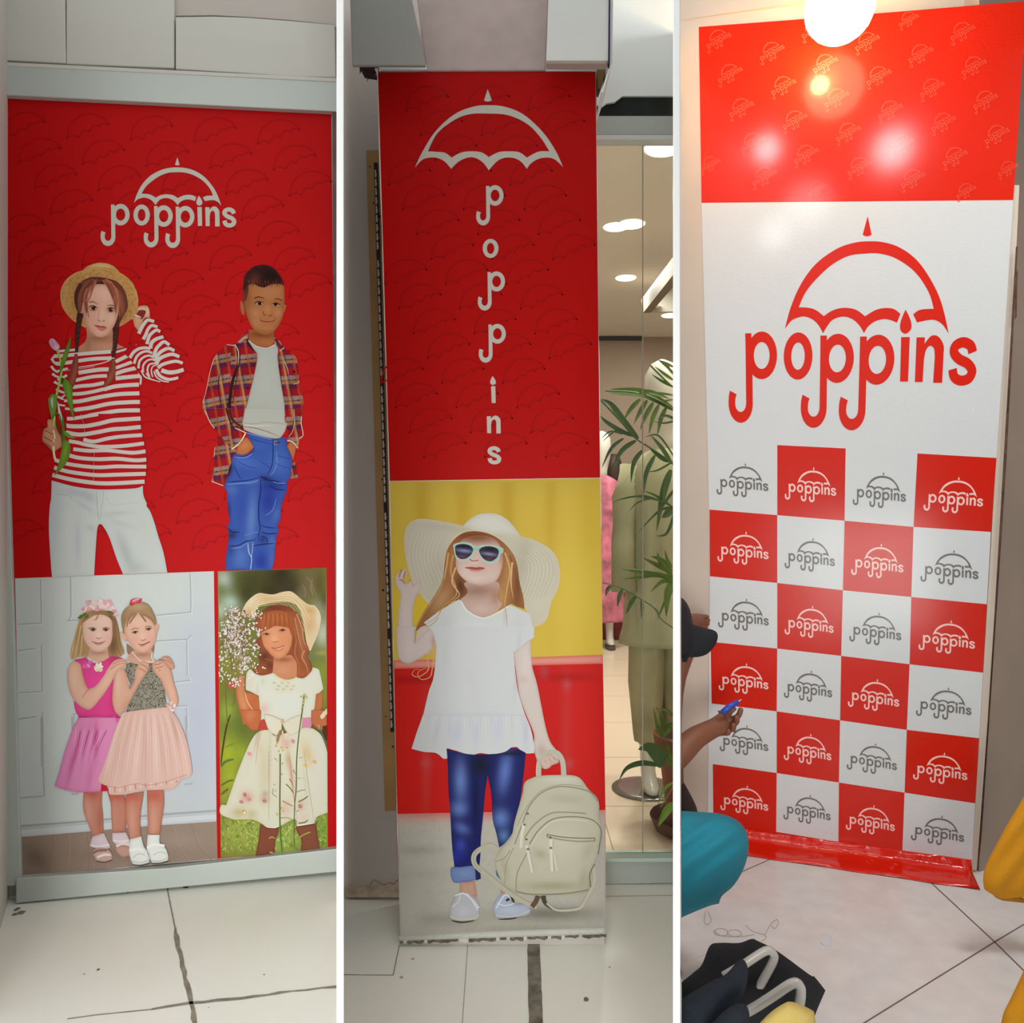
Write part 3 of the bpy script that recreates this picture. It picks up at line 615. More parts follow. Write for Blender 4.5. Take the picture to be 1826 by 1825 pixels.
a.s('c9bb98', "470,700 500,580 560,490 640,450 740,445 850,470 950,540 1010,620 1050,700", 10)
# hair mass
a.f('8a5a34', "470,700 490,600 540,520 620,460 720,445 840,470 940,530 1020,620 1060,720 1080,860 1110,980 1120,1080! 1060,1060 1000,1040 960,1120 975,1200 930,1120 880,1080 640,1080 560,1010 480,1060 400,1110 360,1190 300,1220 220,1270! 280,1140 360,1010 430,900 460,800", sh=[(440, 1000, 60, 120, 30, 'a8875e', .8), (600, 900, 45, 90, -10, '46240f', .9), (980, 800, 40, 200, 5, 'a87a48', .8), (1060, 900, 26, 160, 0, '5e3820', .8), (700, 480, 180, 40, 0, '6a3418', .8), (520, 700, 30, 120, 5, 'a6703c', .7), (930, 1000, 40, 120, 0, 'b08a58', .8)])
for L, c in (("500,620 480,760 450,880 380,1000 300,1120 230,1260", 'b8946a'), ("540,640 520,780 560,900 560,970 470,1050 370,1180", 'b08a5c'), ("560,740 530,860 590,960 540,1010", 'caa478'), ("960,620 1000,760 980,900 960,1040 980,1180", 'c09a68'), ("1000,640 1040,800 1060,960 1100,1060", '7a5030'), ("900,860 930,980 920,1080 960,1160", 'a8804e'), ("480,820 400,960 340,1050 260,1180", '9a7448'), ("1020,700 1010,860 1030,1000", 'caa878')):
    a.s(c, L, 14, 5, tip=.5)
# arm raised (left of picture)
a.f('c0b2ac', "110,960 80,900 65,840 85,790 120,760 150,755 165,790 140,850 170,870 180,840 205,850 215,890 250,850 272,870 268,930 230,1000 215,1080 210,1180 225,1300 230,1375! 75,1375! 85,1250 95,1100", edge=('a08a80', 10, .45), sh=[(150, 1150, 40, 200, 0, 'c8bcb8', .6)])
for L in ("120,760 105,800 100,830", "150,770 140,810 130,840", "190,840 175,870", "100,840 130,850 150,880"): a.s('9a6858', L, 9, tip=.4)
a.f('c0b0a8', "260,1240 320,1215 370,1260 390,1330 390,1375! 225,1375! 240,1300", sh=[(380, 1340, 20, 60, 0, 'a07860', .6)])
a.z(690, 1120, 4.565)
a.f('c0b4b0', "75,-10! 240,-10! 225,110 280,60 360,-10! 390,30 390,100 370,180 300,230 240,265 170,290 110,265 85,200", edge=('a08c84', 12, .5), sh=[(170, 150, 50, 100, 0, 'cabeba', .7), (375, 110, 20, 60, 0, '9a7058', .5)])
a.s('a08074', "225,20 232,80 225,130", 5)
for L in ("350,180 330,260 340,330 310,370 250,400 205,380 230,340 290,345", "385,120 390,240 370,330 350,400 280,420 250,370 300,335 350,345", "380,160 375,280 365,380"): a.s('c8a070', L, 9, 4, tip=.3)
a.z(690, 850, 4.565)
# face, neck
a.f('b09588', "640,860 660,940 600,1000! 640,1080 720,1140 800,1150 900,1090 940,1040! 900,980 900,860", sh=[(740, 930, 140, 50, 0, '8a6658', .85), (880, 980, 30, 60, 0, '9a6a50', .7), (760, 1080, 90, 40, 0, 'bfaaa2', .7)])
a.s('b8a090', "780,1135 830,1080 885,1040", 3)
a.f('c0a59a', "560,700 570,600 590,540 640,500 740,480 860,500 930,580 945,680 930,770 890,850 820,880 740,885 660,860 600,810 570,760", edge=('a07a68', 16, .55), sh=[(740, 500, 200, 50, 0, '7a4426', .95), (640, 780, 60, 60, 0, 'cbb8b0', .8), (850, 800, 60, 50, 0, 'c4afa6', .8), (720, 830, 90, 40, 0, 'ccbcb4', .8), (930, 650, 20, 60, 0, 'a03c28', .5), (710, 690, 40, 30, 0, 'cfbcb2', .7)])
a.s('8a5648', "672,672 700,688 745,682", 8); a.f('a8524e', "630,742 690,735 720,740 760,736 800,750 740,760 690,758"); a.f('c08a82', "670,760 790,758 740,775 700,775", keep=True); a.s('7c3834', "640,745 715,748 795,750", 4)
# sunglasses
a.f('8ab4a4', "538,560! 560,545 620,535 680,545 720,572 790,558 860,560 930,578 950,595! 945,625! 925,628 915,670 880,700 840,708 790,695 760,650 740,612! 712,605! 700,640 660,678 610,688 565,670 548,620", edge=('c0d0cc', 6, .5))
a.f('2c2436', "560,565 610,550 670,560 700,590 690,630 650,665 605,672 570,650 556,610", sh=[(630, 605, 60, 14, 8, '8088b8', .9), (610, 650, 40, 14, 5, '6a4058', .8), (630, 570, 60, 15, 5, '181420', .8)])
a.f('2c2434', "750,600 790,572 850,570 900,590 910,620 895,660 850,690 800,680 765,645", sh=[(830, 632, 60, 12, 8, '8084a8', .9), (830, 670, 40, 12, 0, '5c3648', .8), (850, 590, 50, 15, 0, '120e16', .8)], keep=True)
# blouse
SHIRT = "600,1000! 560,1020 480,1060 420,1100 350,1190 370,1250 400,1370 420,1500"
a.f('bcc0c0', "590,1000! 640,1080 720,1135 800,1148 900,1105 1000,1045! 1080,1080 1160,1120! 1180,1200 1200,1310! 1130,1350 1030,1390 1020,1420! 430,1450! 400,1360 370,1260 300,1190! 380,1130 440,1090 520,1040", sh=[(700, 1250, 200, 90, 0, 'c4c8c9', .6), (480, 1200, 50, 120, 20, 'b0b2b4', .5), (1080, 1250, 60, 120, 0, 'b4b6ba', .6), (960, 1150, 10, 80, -5, 'a8a098', .6)])
a.s('d0d2d2', "600,1010 650,1090 730,1140 800,1152 900,1110 990,1055", 10)
for L in ("960,1060 975,1150 980,1250", "440,1090 400,1150 300,1215", "420,1150 360,1210 290,1230"): a.s('a88458', L, 7, 3, tip=.4)
a.z(690, 1120, 4.565)
# arm hanging
a.f('bfb4ae', "1030,200! 1170,90! 1180,300 1220,450 1250,600 1290,800 1330,930 1390,1010 1400,1060! 1390,1100 1340,1120 1290,1150! 1255,1130 1215,1060 1195,960 1195,860 1130,700 1080,560 1060,430", edge=('9c8a84', 12, .5), sh=[(1130, 300, 40, 180, 0, 'c8beba', .7), (1110, 420, 40, 30, 0, 'b89890', .5), (1260, 1000, 40, 60, 0, 'a07a6e', .5)])
a.f('bcc0c2', "380,-10! 1200,-10! 1195,70! 1120,130 1035,200! 1030,210 1060,480 1090,600 1130,720! 1170,820 1195,940 1200,1020! 1120,1020 1060,970! 1010,975 960,1010 850,1030 760,1020 700,1035 640,1025 560,1000 490,980! 495,1060! 460,1065 400,1020 300,1010 200,985! 240,860 290,720! 300,690 340,520 380,400 400,200 400,60", sh=[(560, 850, 60, 100, 5, 'b0b0c8', .7), (720, 850, 30, 120, 0, 'acaec4', .6), (900, 820, 40, 110, 0, 'b0b0ca', .6), (1130, 850, 20, 130, 0, 'a4a6b8', .6), (400, 850, 25, 110, 10, 'aeb0bc', .6), (780, 200, 150, 200, 0, 'bec0c4', .7), (1060, 300, 14, 260, 5, 'a6a6ac', .6), (730, 700, 300, 14, 0, 'b2b4be', .6), (480, 200, 30, 220, 0, 'b4b6b8', .5), (700, 450, 40, 200, -15, 'b8b8c0', .5)])
for k in range(20):
    x = 300 + k * 42; a.s('b0b2c0' if k % 2 else 'c4c6c8', f"{x},{715} {x-12+k},{800+8*(k%3)} {x-25+1.6*k},{900+14*(k%4)}", 7, 2, tip=.6, keep=k > 0)
a.s('b2b4b8', "290,715 500,708 700,718 900,712 1125,715", 5)
a.z(690, 1320, 4.565)
# jeans
a.f('1c2058', "485,72! 560,95 660,115 740,120 850,115 940,105 1010,68! 1070,75 1130,105! 1115,260 1090,450 1060,640 1020,760 960,840 915,875! 890,760 860,640 850,450 820,290! 800,420 780,650 765,800 760,950 750,1040! 550,1035! 530,860 515,600 500,400 495,200", edge=('141648', 14, .5), sh=[(600, 330, 50, 150, 0, '6078b8', .85), (590, 560, 60, 60, 0, '5c74b4', .85), (610, 720, 60, 40, 30, '5468ac', .8), (600, 860, 40, 60, 0, '3a48a0', .8), (960, 260, 50, 160, 8, '5870b4', .85), (930, 640, 60, 70, 0, '5c78b4', .85), (950, 780, 40, 50, 0, '5878a8', .8), (760, 200, 90, 90, 0, '14141e', .9), (720, 500, 30, 260, 0, '101438', .8), (1000, 110, 120, 20, 0, '12121c', .9), (560, 950, 60, 60, 0, '24288c', .8)])
a.f('6478a4', "525,1040 600,1035 700,1025 722,1060 725,1140! 640,1155 560,1165 530,1140 518,1090", edge=('3c4c80', 8, .6), sh=[(630, 1090, 60, 30, 0, '7488ac', .7)])
a.f('20244a', "715,1010! 750,1020 765,1130! 725,1145!")
a.f('3c5c78', "885,1060! 930,1100 925,1140! 890,1100!")
# ankles and shoes
a.f('b08c7c', "590,1160! 715,1150! 735,1280! 600,1260!", edge=('8a6050', 12, .5)); a.f('a87c68', "925,1215! 990,1215! 1000,1290! 930,1290!", keep=True)
a.f('a8a8b0', "525,1340 560,1270 600,1240 650,1245 720,1290 752,1340 750,1420 720,1465 600,1478 520,1455 510,1400", edge=('86868c', 12, .6), sh=[(620, 1400, 70, 50, 0, 'b6b6be', .7)])
a.s('b8b4a2', "515,1440 600,1462 720,1450 745,1420", 14); a.s('3c362c', "525,1472 610,1485 720,1470", 12, tip=.3, tip0=.3)
a.s('c4c6ca', "550,1270 620,1250 680,1290 750,1370", 14); a.s('c0c2c6', "600,1260 580,1320 530,1360", 10); a.s('c8cace', "650,1250 700,1320 740,1390", 9)
a.f('9ea6b8', "860,1360 900,1290 940,1250 990,1260 1030,1330 1130,1340 1170,1385 1140,1430 1000,1450 900,1455 875,1420", edge=('787e8c', 12, .6), sh=[(1000, 1390, 80, 30, 0, 'aab4c8', .7)])
a.s('b8b4a2', "885,1430 1000,1440 1100,1420 1160,1390", 12); a.s('342e24', "905,1462 1000,1458 1060,1448", 9, tip=.3, tip0=.3)
a.s('30323a', "970,1310 1010,1290 1040,1330", 20, tip=.4); a.s('ccd0d4', "890,1370 930,1300 970,1260 1010,1300", 9); a.s('ccd0d4', "900,1330 960,1350 1040,1330", 7)
# backpack
a.s('a8a592', "900,900 850,865 780,880 715,930 710,1000 760,1060 860,1140 960,1220 1080,1300 1180,1350 1220,1360", 44, 34); a.s('8c8975', "740,890 705,950 715,1010 770,1075", 5)
a.s('5c4a3c', "1230,1270 1210,1320 1180,1360", 40); a.s('4a4034', "1270,1270 1290,1330 1350,1375", 44, 20); a.s('aeab98', "1300,1330 1380,1385 1500,1385 1580,1360 1640,1260 1690,1150 1680,1030", 16, 30)
a.s('aaa898', "1235,300 1240,190 1280,120 1330,100 1390,110 1430,180 1440,300", 42); a.s('c2c0b0', "1215,280 1225,180 1270,110", 5)
PK = "930,885 1010,790 1040,660 1100,450 1120,350 1180,310 1260,290 1450,285 1540,295 1590,330 1640,400 1710,470 1728,540 1725,620 1745,700 1730,860 1700,980 1660,1090 1640,1220 1580,1250 1400,1265 1150,1265 1060,1240 960,1190 890,1060 880,980"
a.f('aeac9a', PK, edge=('8c8a76', 16, .6), sh=[(1400, 850, 220, 130, 0, 'b6b4a2', .8), (1350, 1190, 260, 40, 0, '8e8b70', .75), (1250, 930, 60, 40, 20, '8f8c70', .6), (1600, 1130, 40, 90, 10, '96937a', .6), (1450, 480, 150, 40, 5, '9a9884', .6), (1420, 320, 160, 30, 0, 'bcbaac', .8), (960, 1050, 30, 120, -15, '94917c', .6), (1640, 900, 40, 80, 30, '9c9a82', .6)])
for L, c, w_ in (("1040,850 1100,690 1160,540 1260,430 1400,380 1560,395 1660,430 1715,500", '7e7c68', 9), ("1060,700 1130,560 1250,420 1420,365 1600,380", '8c8a76', 6), ("1120,800 1200,690 1330,600 1480,590 1620,600", '86846e', 10), ("1160,850 1230,740 1340,650 1480,625 1640,640 1720,690 1745,760 1730,860 1720,930", '6e6c58', 8), ("1180,860 1250,750 1350,665 1500,650 1640,665", 'c4c2b0', 5), ("1050,1230 1060,1090 1120,960 1160,880", '85826c', 8), ("960,1170 970,1020 1030,880", '8e8b76', 7), ("1000,900 960,960 890,990", '85826c', 6), ("1050,1235 1200,1258 1450,1250 1640,1222", '77745e', 9), ("1660,1200 1650,1100 1690,1010", '6c6952', 9), ("1300,770 1420,790 1560,800 1695,800", '6a6856', 8), ("1310,790 1420,812 1560,826 1690,822", '8e8c76', 12), ("1305,765 1305,795", '6a6856', 8), ("1692,800 1692,826", '6a6856', 7)): a.s(c, L, w_, keep=False)
for L in ("1115,680 1100,760 1090,880", "1140,860 1160,960 1185,1080", "1335,810 1335,900 1345,1070"): a.s('c6c4b6', L, 28, 20)
a.s('c0beb0', "1345,870 1365,970 1385,1065", 12); a.s('85826e', "1150,860 1172,960 1195,1080", 4); a.s('85826e', "1352,820 1352,960 1362,1070", 3)
for x, y in ((1145, 600), (1120, 690), (1135, 810), (1148, 890), (1330, 795), (1334, 880)): a.e('6a6250', x, y, 12, 9)
# fingers round the handle
a.z(690, 1120, 4.565)
a.f('bca49a', "1250,1080 1290,1040 1330,1030 1395,1075! 1400,1095 1370,1110 1340,1100 1335,1130 1300,1150 1270,1145 1255,1120", edge=('98786c', 8, .6))
for L in ("1285,1080 1310,1120", "1320,1060 1345,1100", "1355,1060 1385,1090", "1250,1125 1280,1130"): a.s('94705f', L, 5, tip=.3)
a.s('aaa898', "1225,1100 1245,1075 1290,1025", 22, 30)
a.build('printed_person', ph, PRM, 'printed child in a white blouse, jeans and mint sunglasses carrying a cream backpack')
# ============================================================ left poster
lpz = empty('wall_poster', LW.P(320, 1560), 'wide red poster of striped-top girl, plaid-shirt boy and two framed photographs of children', 'poster')
slab('backing', "-8,168 592,196 600,1514 300,1540 37,1567 29,1300 20,1010", LW, .004, .006, M['vinyl_edge'], lpz)
a = Art(LW, .0046)
a.f('b20f11', "-7,169! 591,197! 597,860! 600,1513.5! 300,1539.5! 38,1565.5! 29,1300! 20,1010!", poly=True)
pattern(a, 33, 249, (113.6, 3.2), (28.2, 46.2), range(-6, 8), range(-3, 24), (-2, 190, 594, 1016), 'a00b0f', 3.2)
a.build('red_ground', lpz, PRL)
a = Art(LW, .0052); a.z(160, 270, 6.297); logo(a, 'b9b6aa'); a.build('wordmark', lpz, PRL, 'white umbrella wordmark at the top')

# ---- girl in striped top. A: (60,450) 5.887   B: (60,740) 6.083
a = Art(LW, .0053); a.z(60, 450, 5.887)
a.f('b98a50', "280,470 290,380 340,290 420,225 520,188 650,165 780,175 900,212 1000,280 1060,360 1095,470 1090,580 1045,680 960,750 890,785 800,800 560,790 520,780 430,730 350,650 300,570", edge=('c89c60', 20, .5), n=.05, sh=[(900, 650, 120, 120, 0, '8c5030', .7), (450, 480, 60, 200, 0, '8c5c30', .4), (330, 420, 40, 140, 10, 'c09a60', .5)])
R_ = random.Random(11)
for k in range(9):
    f_ = .99 - k * .045
    for q in range(46):
        t = 2 * math.pi * (q + R_.random()) / 46; dt = .09
        P_ = [(690 + 405 * f_ * math.cos(t + u), 480 + 300 * f_ * math.sin(t + u)) for u in (0, dt / 2, dt)]
        if R_.random() < .8: a.s(R_.choice(['c8a468', '8f6434', 'b8905a', 'd4b880', '7c5028']), P_, 6, tip=.4, tip0=.4, seg=2, keep=True)
a.f('bf9a60', "518,188! 560,150 640,118 700,110 780,120 850,155 905,214! 820,180 720,165 620,168", edge=('a07a44', 14, .5), n=.05, sh=[(720, 140, 120, 20, 0, 'd0b07c', .7)])
a.f('4a2420', "425,480 440,390 500,310 580,268 660,258 760,272 870,305 945,385 980,480 985,590 940,670 905,740 860,820 540,700 500,640 470,600 440,560", edge=('6a3428', 20, .5), sh=[(890, 420, 50, 120, -20, '8a4a34', .7), (560, 340, 90, 50, -30, '6a3a30', .5)])
a.f('b07c62', "545,780! 560,860 540,940 470,1000 470,1060! 640,1060 800,1050 900,1010 975,1005! 900,975 850,920 825,810!", sh=[(690, 900, 130, 40, 0, '8a5a46', .8), (570, 980, 30, 80, 0, '8f5f4c', .6), (740, 1000, 100, 40, 0, 'bf8c70', .6)])
a.f('b8846c', "478,540 500,500 520,600 515,650 490,620")
a.f('cf9f88', "500,560 505,480 530,400 600,350 700,335 800,355 870,450 890,560 885,660 850,760 800,840 750,882 690,893 640,872 580,810 535,720 510,640", edge=('a4705a', 24, .6), sh=[(730, 430, 110, 80, 0, 'd8b09a', .8), (610, 710, 50, 40, 0, 'd09484', .6), (540, 640, 30, 110, 0, 'ac7660', .6), (870, 650, 25, 120, 0, 'aa745c', .6), (715, 640, 40, 70, 0, 'dcb4a0', .7), (620, 590, 70, 30, 0, 'a87866', .6), (815, 605, 60, 30, 0, 'a87866', .6), (700, 850, 60, 25, 0, 'd6a892', .7), (820, 690, 50, 60, 0, 'd8ae9a', .6)])
a.s('7c4a3a', "580,528 620,520 680,548", 13, 8, tip=.4, tip0=.2); a.s('7c4a3a', "765,562 820,556 870,574", 9, 12, tip=.3, tip0=.4)
a.e('b08878', 622, 588, 44, 20, 8); a.e('b08878', 812, 606, 44, 20, 5)
a.s('2e1614', "575,580 600,565 635,565 672,586", 11, 8, tip=.2, tip0=.3); a.e('3a1c18', 630, 588, 24, 19); a.e('d8c8c0', 650, 594, 5, 6); a.s('6a3a30', "590,606 625,612 662,600", 5)
a.s('2e1614', "768,596 790,584 825,582 856,600", 9, 9, tip=.2, tip0=.3); a.e('3a1c18', 810, 605, 24, 19); a.e('d0beb4', 824, 602, 4, 5); a.s('6a3a30', "780,622 812,628 848,618", 5)
a.s('9c5c4a', "676,706 690,722 705,720", 8, tip=.4); a.s('9c5c4a', "722,722 738,724 750,712", 9, tip=.4); a.s('b47e6a', "690,600 684,650 676,700", 8, tip=.5, tip0=.5)
a.f('a45450', "630,763! 680,768 708,776 730,774 772,790! 740,798 700,790 660,782"); a.f('c06c66', "655,780 700,792 768,792 745,818 715,826 685,812"); a.s('78342e', "630,764 700,784 772,791", 5, tip=.2, tip0=.2)
a.f('7c4636', "425,480 440,400 500,320 600,280 690,285! 640,340 600,400 570,470 556,560 560,640! 535,600 520,520 505,600 490,640! 455,600", edge=('5c3026', 14, .5), sh=[(560, 400, 30, 100, 25, '9c6048', .7)])
a.f('7c4636', "715,283! 800,295 900,370 965,470 975,580 935,660 892,720! 905,600 885,520 868,640! 850,560 825,470 780,380", edge=('5c3026', 14, .5), sh=[(880, 470, 24, 130, -18, 'a4664a', .7)])
for L, c, w_ in (("640,300 580,400 560,520 570,640 585,690", '8a4a38', 22), ("660,290 620,380 590,470 560,540", '9c5c46', 26), ("620,300 540,390 510,480 500,560", '6e3a2c', 40), ("560,380 530,470 540,600 560,680", 'a86a50', 14), ("740,285 800,340 840,440 850,560 865,640", '8c4c38', 26), ("760,290 850,360 890,480 895,600 900,680", 'a05c44', 30), ("720,290 770,360 820,470 830,540", 'a4644c', 14), ("820,320 920,400 960,500 965,600 940,660", '6c382a', 34), ("800,300 860,380 880,470 890,580", 'c07a5c', 8), ("600,360 570,460 550,520 590,470", 'c08a70', 7), ("850,460 870,560 865,640 850,600", 'b06a50', 8), ("650,280 690,300 730,285", '6a3a2e', 30), ("500,330 450,440 450,560 480,650", '4c2822', 46)):
    a.s(c, L, w_, w_ * .4, tip=.35)
# striped jersey
JER = "185,1120! 220,1060 300,1035 440,1050 500,1055 800,1042 950,998! 1085,975! 1130,1130 1140,1300 1110,1420! 1113,1500 1120,1700 1125,1840! 300,1840! 330,1700 300,1600 250,1480 220,1400 200,1300"
a.f('ac1018', JER, edge=('8e0a12', 20, .4), sh=[(650, 1190, 180, 40, 0, 'c01820', .6), (250, 1350, 60, 250, 0, '960c14', .5)])
W_ = 'c3bcb4'
for L, w_ in (("262,1040 350,1032 440,1024", 26), ("215,1092 320,1085 480,1070 640,1056 810,1044", 38), ("860,1050 930,1030 1000,1010 1085,980", 22), ("860,1150 930,1115 1000,1080", 38), ("230,1170 350,1160 500,1136 650,1118 830,1112", 38), ("470,1208 600,1190 720,1165 800,1135", 10), ("230,1262 400,1232 500,1222 640,1200", 4),
              ("860,1215 960,1180 1050,1145", 34), ("470,1265 600,1245 700,1232 790,1230", 42), ("850,1280 950,1245 1080,1215", 40), ("440,1345 600,1310 700,1300 770,1298", 36), ("860,1325 950,1315 1110,1300", 42), ("410,1418 500,1405 620,1395 740,1372", 38), ("740,1440 850,1410 1000,1395 1105,1390", 42),
              ("400,1490 500,1485 620,1465 740,1436", 36), ("410,1570 500,1562 700,1520 900,1490 1110,1482", 42), ("430,1655 600,1632 800,1590 1000,1575 1115,1572", 42), ("360,1745 500,1728 700,1695 900,1665 1115,1660", 42), ("330,1815 500,1812 700,1785 900,1752 1120,1745", 42), ("250,1340 300,1320 350,1290", 26), ("250,1250 300,1235 360,1220", 22)):
    a.s(W_, L, w_, keep=False)
for L, w_ in (("192,1130 210,1098 240,1080", 22), ("188,1115 210,1150 240,1175 290,1185", 28), ("184,1195 215,1235 260,1262", 28), ("195,1275 230,1300 270,1312", 28), ("215,1360 260,1385 305,1405", 28), ("235,1440 290,1465 325,1475", 26), ("250,1515 290,1535 315,1545", 24), ("255,1600 300,1608 330,1612", 22), ("280,1530 310,1515 330,1495", 18), ("320,1560 400,1560", 30), ("330,1640 430,1655", 26), ("1105,1250 1125,1320 1120,1390", 26)): a.s(W_, L, w_, w_ * .7)
# raised sleeve and hand
a.f('c49678', "1040,700! 1075,620 1060,590 1130,560 1190,565 1215,610 1220,690! 1160,700 1110,840! 1060,780 1050,740", edge=('8e5c44', 14, .6), sh=[(1195, 620, 25, 60, 0, 'd6b294', .8)])
a.f('7a2a26', "1085,640 1110,610 1170,612 1175,640 1140,700 1110,690 1080,660"); a.s('e0c4ac', "1060,660 1100,672 1130,690", 12, tip=.3); a.s('d4ac90', "1100,600 1140,585 1175,610", 16, tip=.3); a.s('c89a80', "1045,690 1020,705", 16, tip=.5)
SL = "1210,695! 1265,705! 1330,820 1430,960 1540,1090 1582,1220 1570,1290 1500,1345 1400,1368 1300,1360 1200,1340 1120,1290 1060,1200 1010,1120 960,1060 1000,985 1085,975! 1180,990 1235,1020! 1215,950 1150,900 1095,850!"
a.f('a80f17', SL, edge=('8a0a10', 16, .4))
for L, w_ in (("1103,855 1130,800 1160,750 1200,712 1265,728", 38), ("1150,915 1180,860 1200,810 1240,770 1300,785", 36), ("1190,965 1210,890 1240,850 1290,818 1328,835", 36), ("1225,1010 1240,950 1280,915 1320,900 1362,888", 40), ("1262,1095 1285,1020 1320,975 1370,940 1425,975", 38), ("1275,1130 1310,1070 1360,1030 1420,1010 1478,1035", 38), ("1285,1180 1320,1120 1390,1085 1460,1072 1530,1098", 40), ("1305,1215 1350,1180 1430,1155 1500,1145 1565,1165", 36), ("1340,1240 1420,1262 1500,1255 1575,1232", 46), ("1285,1230 1330,1300 1420,1335 1518,1318", 34),
              ("1010,1110 1050,1050 1110,1012 1180,1004 1225,1015", 34), ("1055,1170 1080,1100 1130,1055 1190,1040 1245,1060", 28), ("1100,1220 1110,1150 1150,1105 1210,1085 1262,1105", 24), ("1150,1260 1150,1190 1190,1140 1240,1125 1280,1140", 20), ("1215,1310 1195,1240 1215,1180 1280,1165", 20), ("1250,1310 1235,1250 1250,1200 1290,1185", 14), ("1130,1240 1170,1310 1270,1345", 16), ("1262,1250 1290,1310 1350,1350 1420,1362", 16), ("1180,1270 1230,1330 1330,1362", 12)):
    a.s(W_, L, w_, w_ * .85)
# braids over the jersey
for L, w0, w1 in (("490,640 475,740 460,850 455,950 450,1050", 66, 30), ("870,790 858,880 855,960 845,1040 835,1110", 60, 34)):
    a.s('3c1f1c', L, w0, w1)
for k in range(7):
    a.s('6a3a30', f"{505-k*7},{690+k*55} {480-k*5},{710+k*55} {455-k*3},{735+k*55}", 7, tip=.5, tip0=.5, keep=k > 0); a.s('6a3a30', f"{880-k*4},{830+k*42} {858-k*3},{848+k*42} {838-k*2},{868+k*42}", 7, tip=.5, tip0=.5, keep=True)
a.f('7a3a2c', "432,1070! 460,1070! 470,1200 450,1320 410,1420 360,1370 380,1250", edge=('5c2a22', 10, .5), sh=[(420, 1300, 20, 100, 15, '9c5240', .7)])
a.f('7c3a2a', "820,1120! 850,1120! 862,1230 850,1320 800,1380 740,1420 712,1412! 760,1350 785,1240", edge=('5c281e', 10, .5), sh=[(800, 1320, 18, 90, 25, 'a0523c', .7)])
a.s('c8b8b0', "435,1060 462,1058", 10); a.s('c8b8b0', "818,1112 850,1112", 10)
for L in ("450,1090 430,1250 385,1380", "445,1090 445,1260 410,1400", "835,1140 825,1280 750,1400", "845,1140 850,1260 800,1370"): a.s('9a5440', L, 5, tip=.5)
# trousers
a.z(60, 740, 6.083)
TR_ = "195,712! 430,775 650,806 830,810 1100,798 1185,768! 1190,870 1225,960 1225,990 1265,1050 1310,1170 1350,1310 1410,1500 1450,1713! 970,1729! 900,1560 820,1330 750,1205 715,1185! 690,1240 670,1500 656,1742! 200,1762! 185,1600 165,1230 175,1000 190,900"
a.f('babfbc', TR_, edge=('a8aeb0', 24, .5), sh=[(250, 1100, 60, 500, 0, 'b0b6c0', .7), (480, 850, 170, 40, 10, 'a4a8b0', .8), (600, 900, 90, 50, 30, '9ea4ae', .7), (560, 1000, 120, 26, 32, 'a2a8b0', .7), (900, 1070, 160, 24, -5, 'a4aaa6', .7), (950, 1180, 150, 26, 18, 'a8aeaa', .6), (1000, 1500, 60, 250, -22, '9ea4a4', .8), (1130, 1660, 100, 60, 0, 'a2a6a2', .6), (480, 1400, 30, 250, 0, 'a8acb8', .7), (360, 1300, 60, 300, 0, 'c2c6c4', .6), (1200, 1200, 60, 200, -15, 'b8bcb2', .6), (920, 950, 120, 60, 0, 'b8bcb0', .5), (620, 1230, 60, 30, 30, 'a0a6a8', .6)])
for L, w_ in (("680,830 690,1000 705,1150", 8), ("760,830 745,960 715,1160", 6), ("240,860 380,880 420,930", 6), ("790,900 830,960 900,980 1150,940", 3)): a.s('9aa0a0', L, w_, tip=.3)
for L, w_ in (("330,115 500,124 700,98 850,62 1160,42", 44), ("340,192 500,215 700,187 850,158 1160,135", 44), ("540,262 650,290 800,258 950,236 1178,220", 42), ("390,290 480,302 560,322 700,345 850,345 1000,335 1197,310", 42), ("430,372 600,390 800,386 950,402 1080,412 1214,396", 42), ("390,440 500,468 700,482 900,476 1100,494 1222,486", 42), ("230,490 350,528 500,553 700,570 900,560 1100,562 1222,562", 42), ("225,575 350,610 500,636 700,655 900,650 1216,640", 42), ("205,655 350,690 500,718 700,742 900,742 1203,725", 42), ("365,42 430,45 600,25 760,0", 34), ("330,80 380,90", 30)):
    pass
# lower jersey under the stripes
a.f('ac1018', "330,-10! 1125,-10! 1160,10! 1160,160 1200,300 1225,480 1215,680 1187,768! 1100,798 830,810 650,806 430,775 195,712! 200,690 215,600 240,540 220,400 300,380 330,200", edge=('900a12', 20, .4), sh=[(560, 160, 40, 120, 0, '8e0a14', .5), (650, 600, 30, 200, 0, '900c14', .4)])
for L, w_ in (("362,42 430,40 560,18 700,-6", 38), ("325,112 420,125 560,122 700,98 850,62 1000,50 1160,40", 44), ("345,188 500,215 700,187 850,158 1000,148 1162,132", 44), ("540,268 650,290 800,258 950,236 1178,220", 40), ("380,285 480,302 560,322 700,345 850,345 1000,335 1197,310", 40), ("430,372 600,390 800,386 950,402 1080,412 1214,396", 40), ("385,440 500,468 700,482 900,476 1100,494 1222,486", 42), ("230,488 350,528 500,553 700,570 900,560 1100,562 1222,562", 40), ("222,572 350,610 500,636 700,655 900,650 1216,640", 42), ("203,652 350,690 500,718 700,742 900,742 1203,725", 44)):
    a.s('bfb9b1', L, w_, keep=False)
a.s('8e0a14', "330,10 340,120 350,180", 30, tip=.4)
for L in ("510,-10 545,110 560,240", "660,300 655,500 650,720"): a.s('a89e98', L, 3)
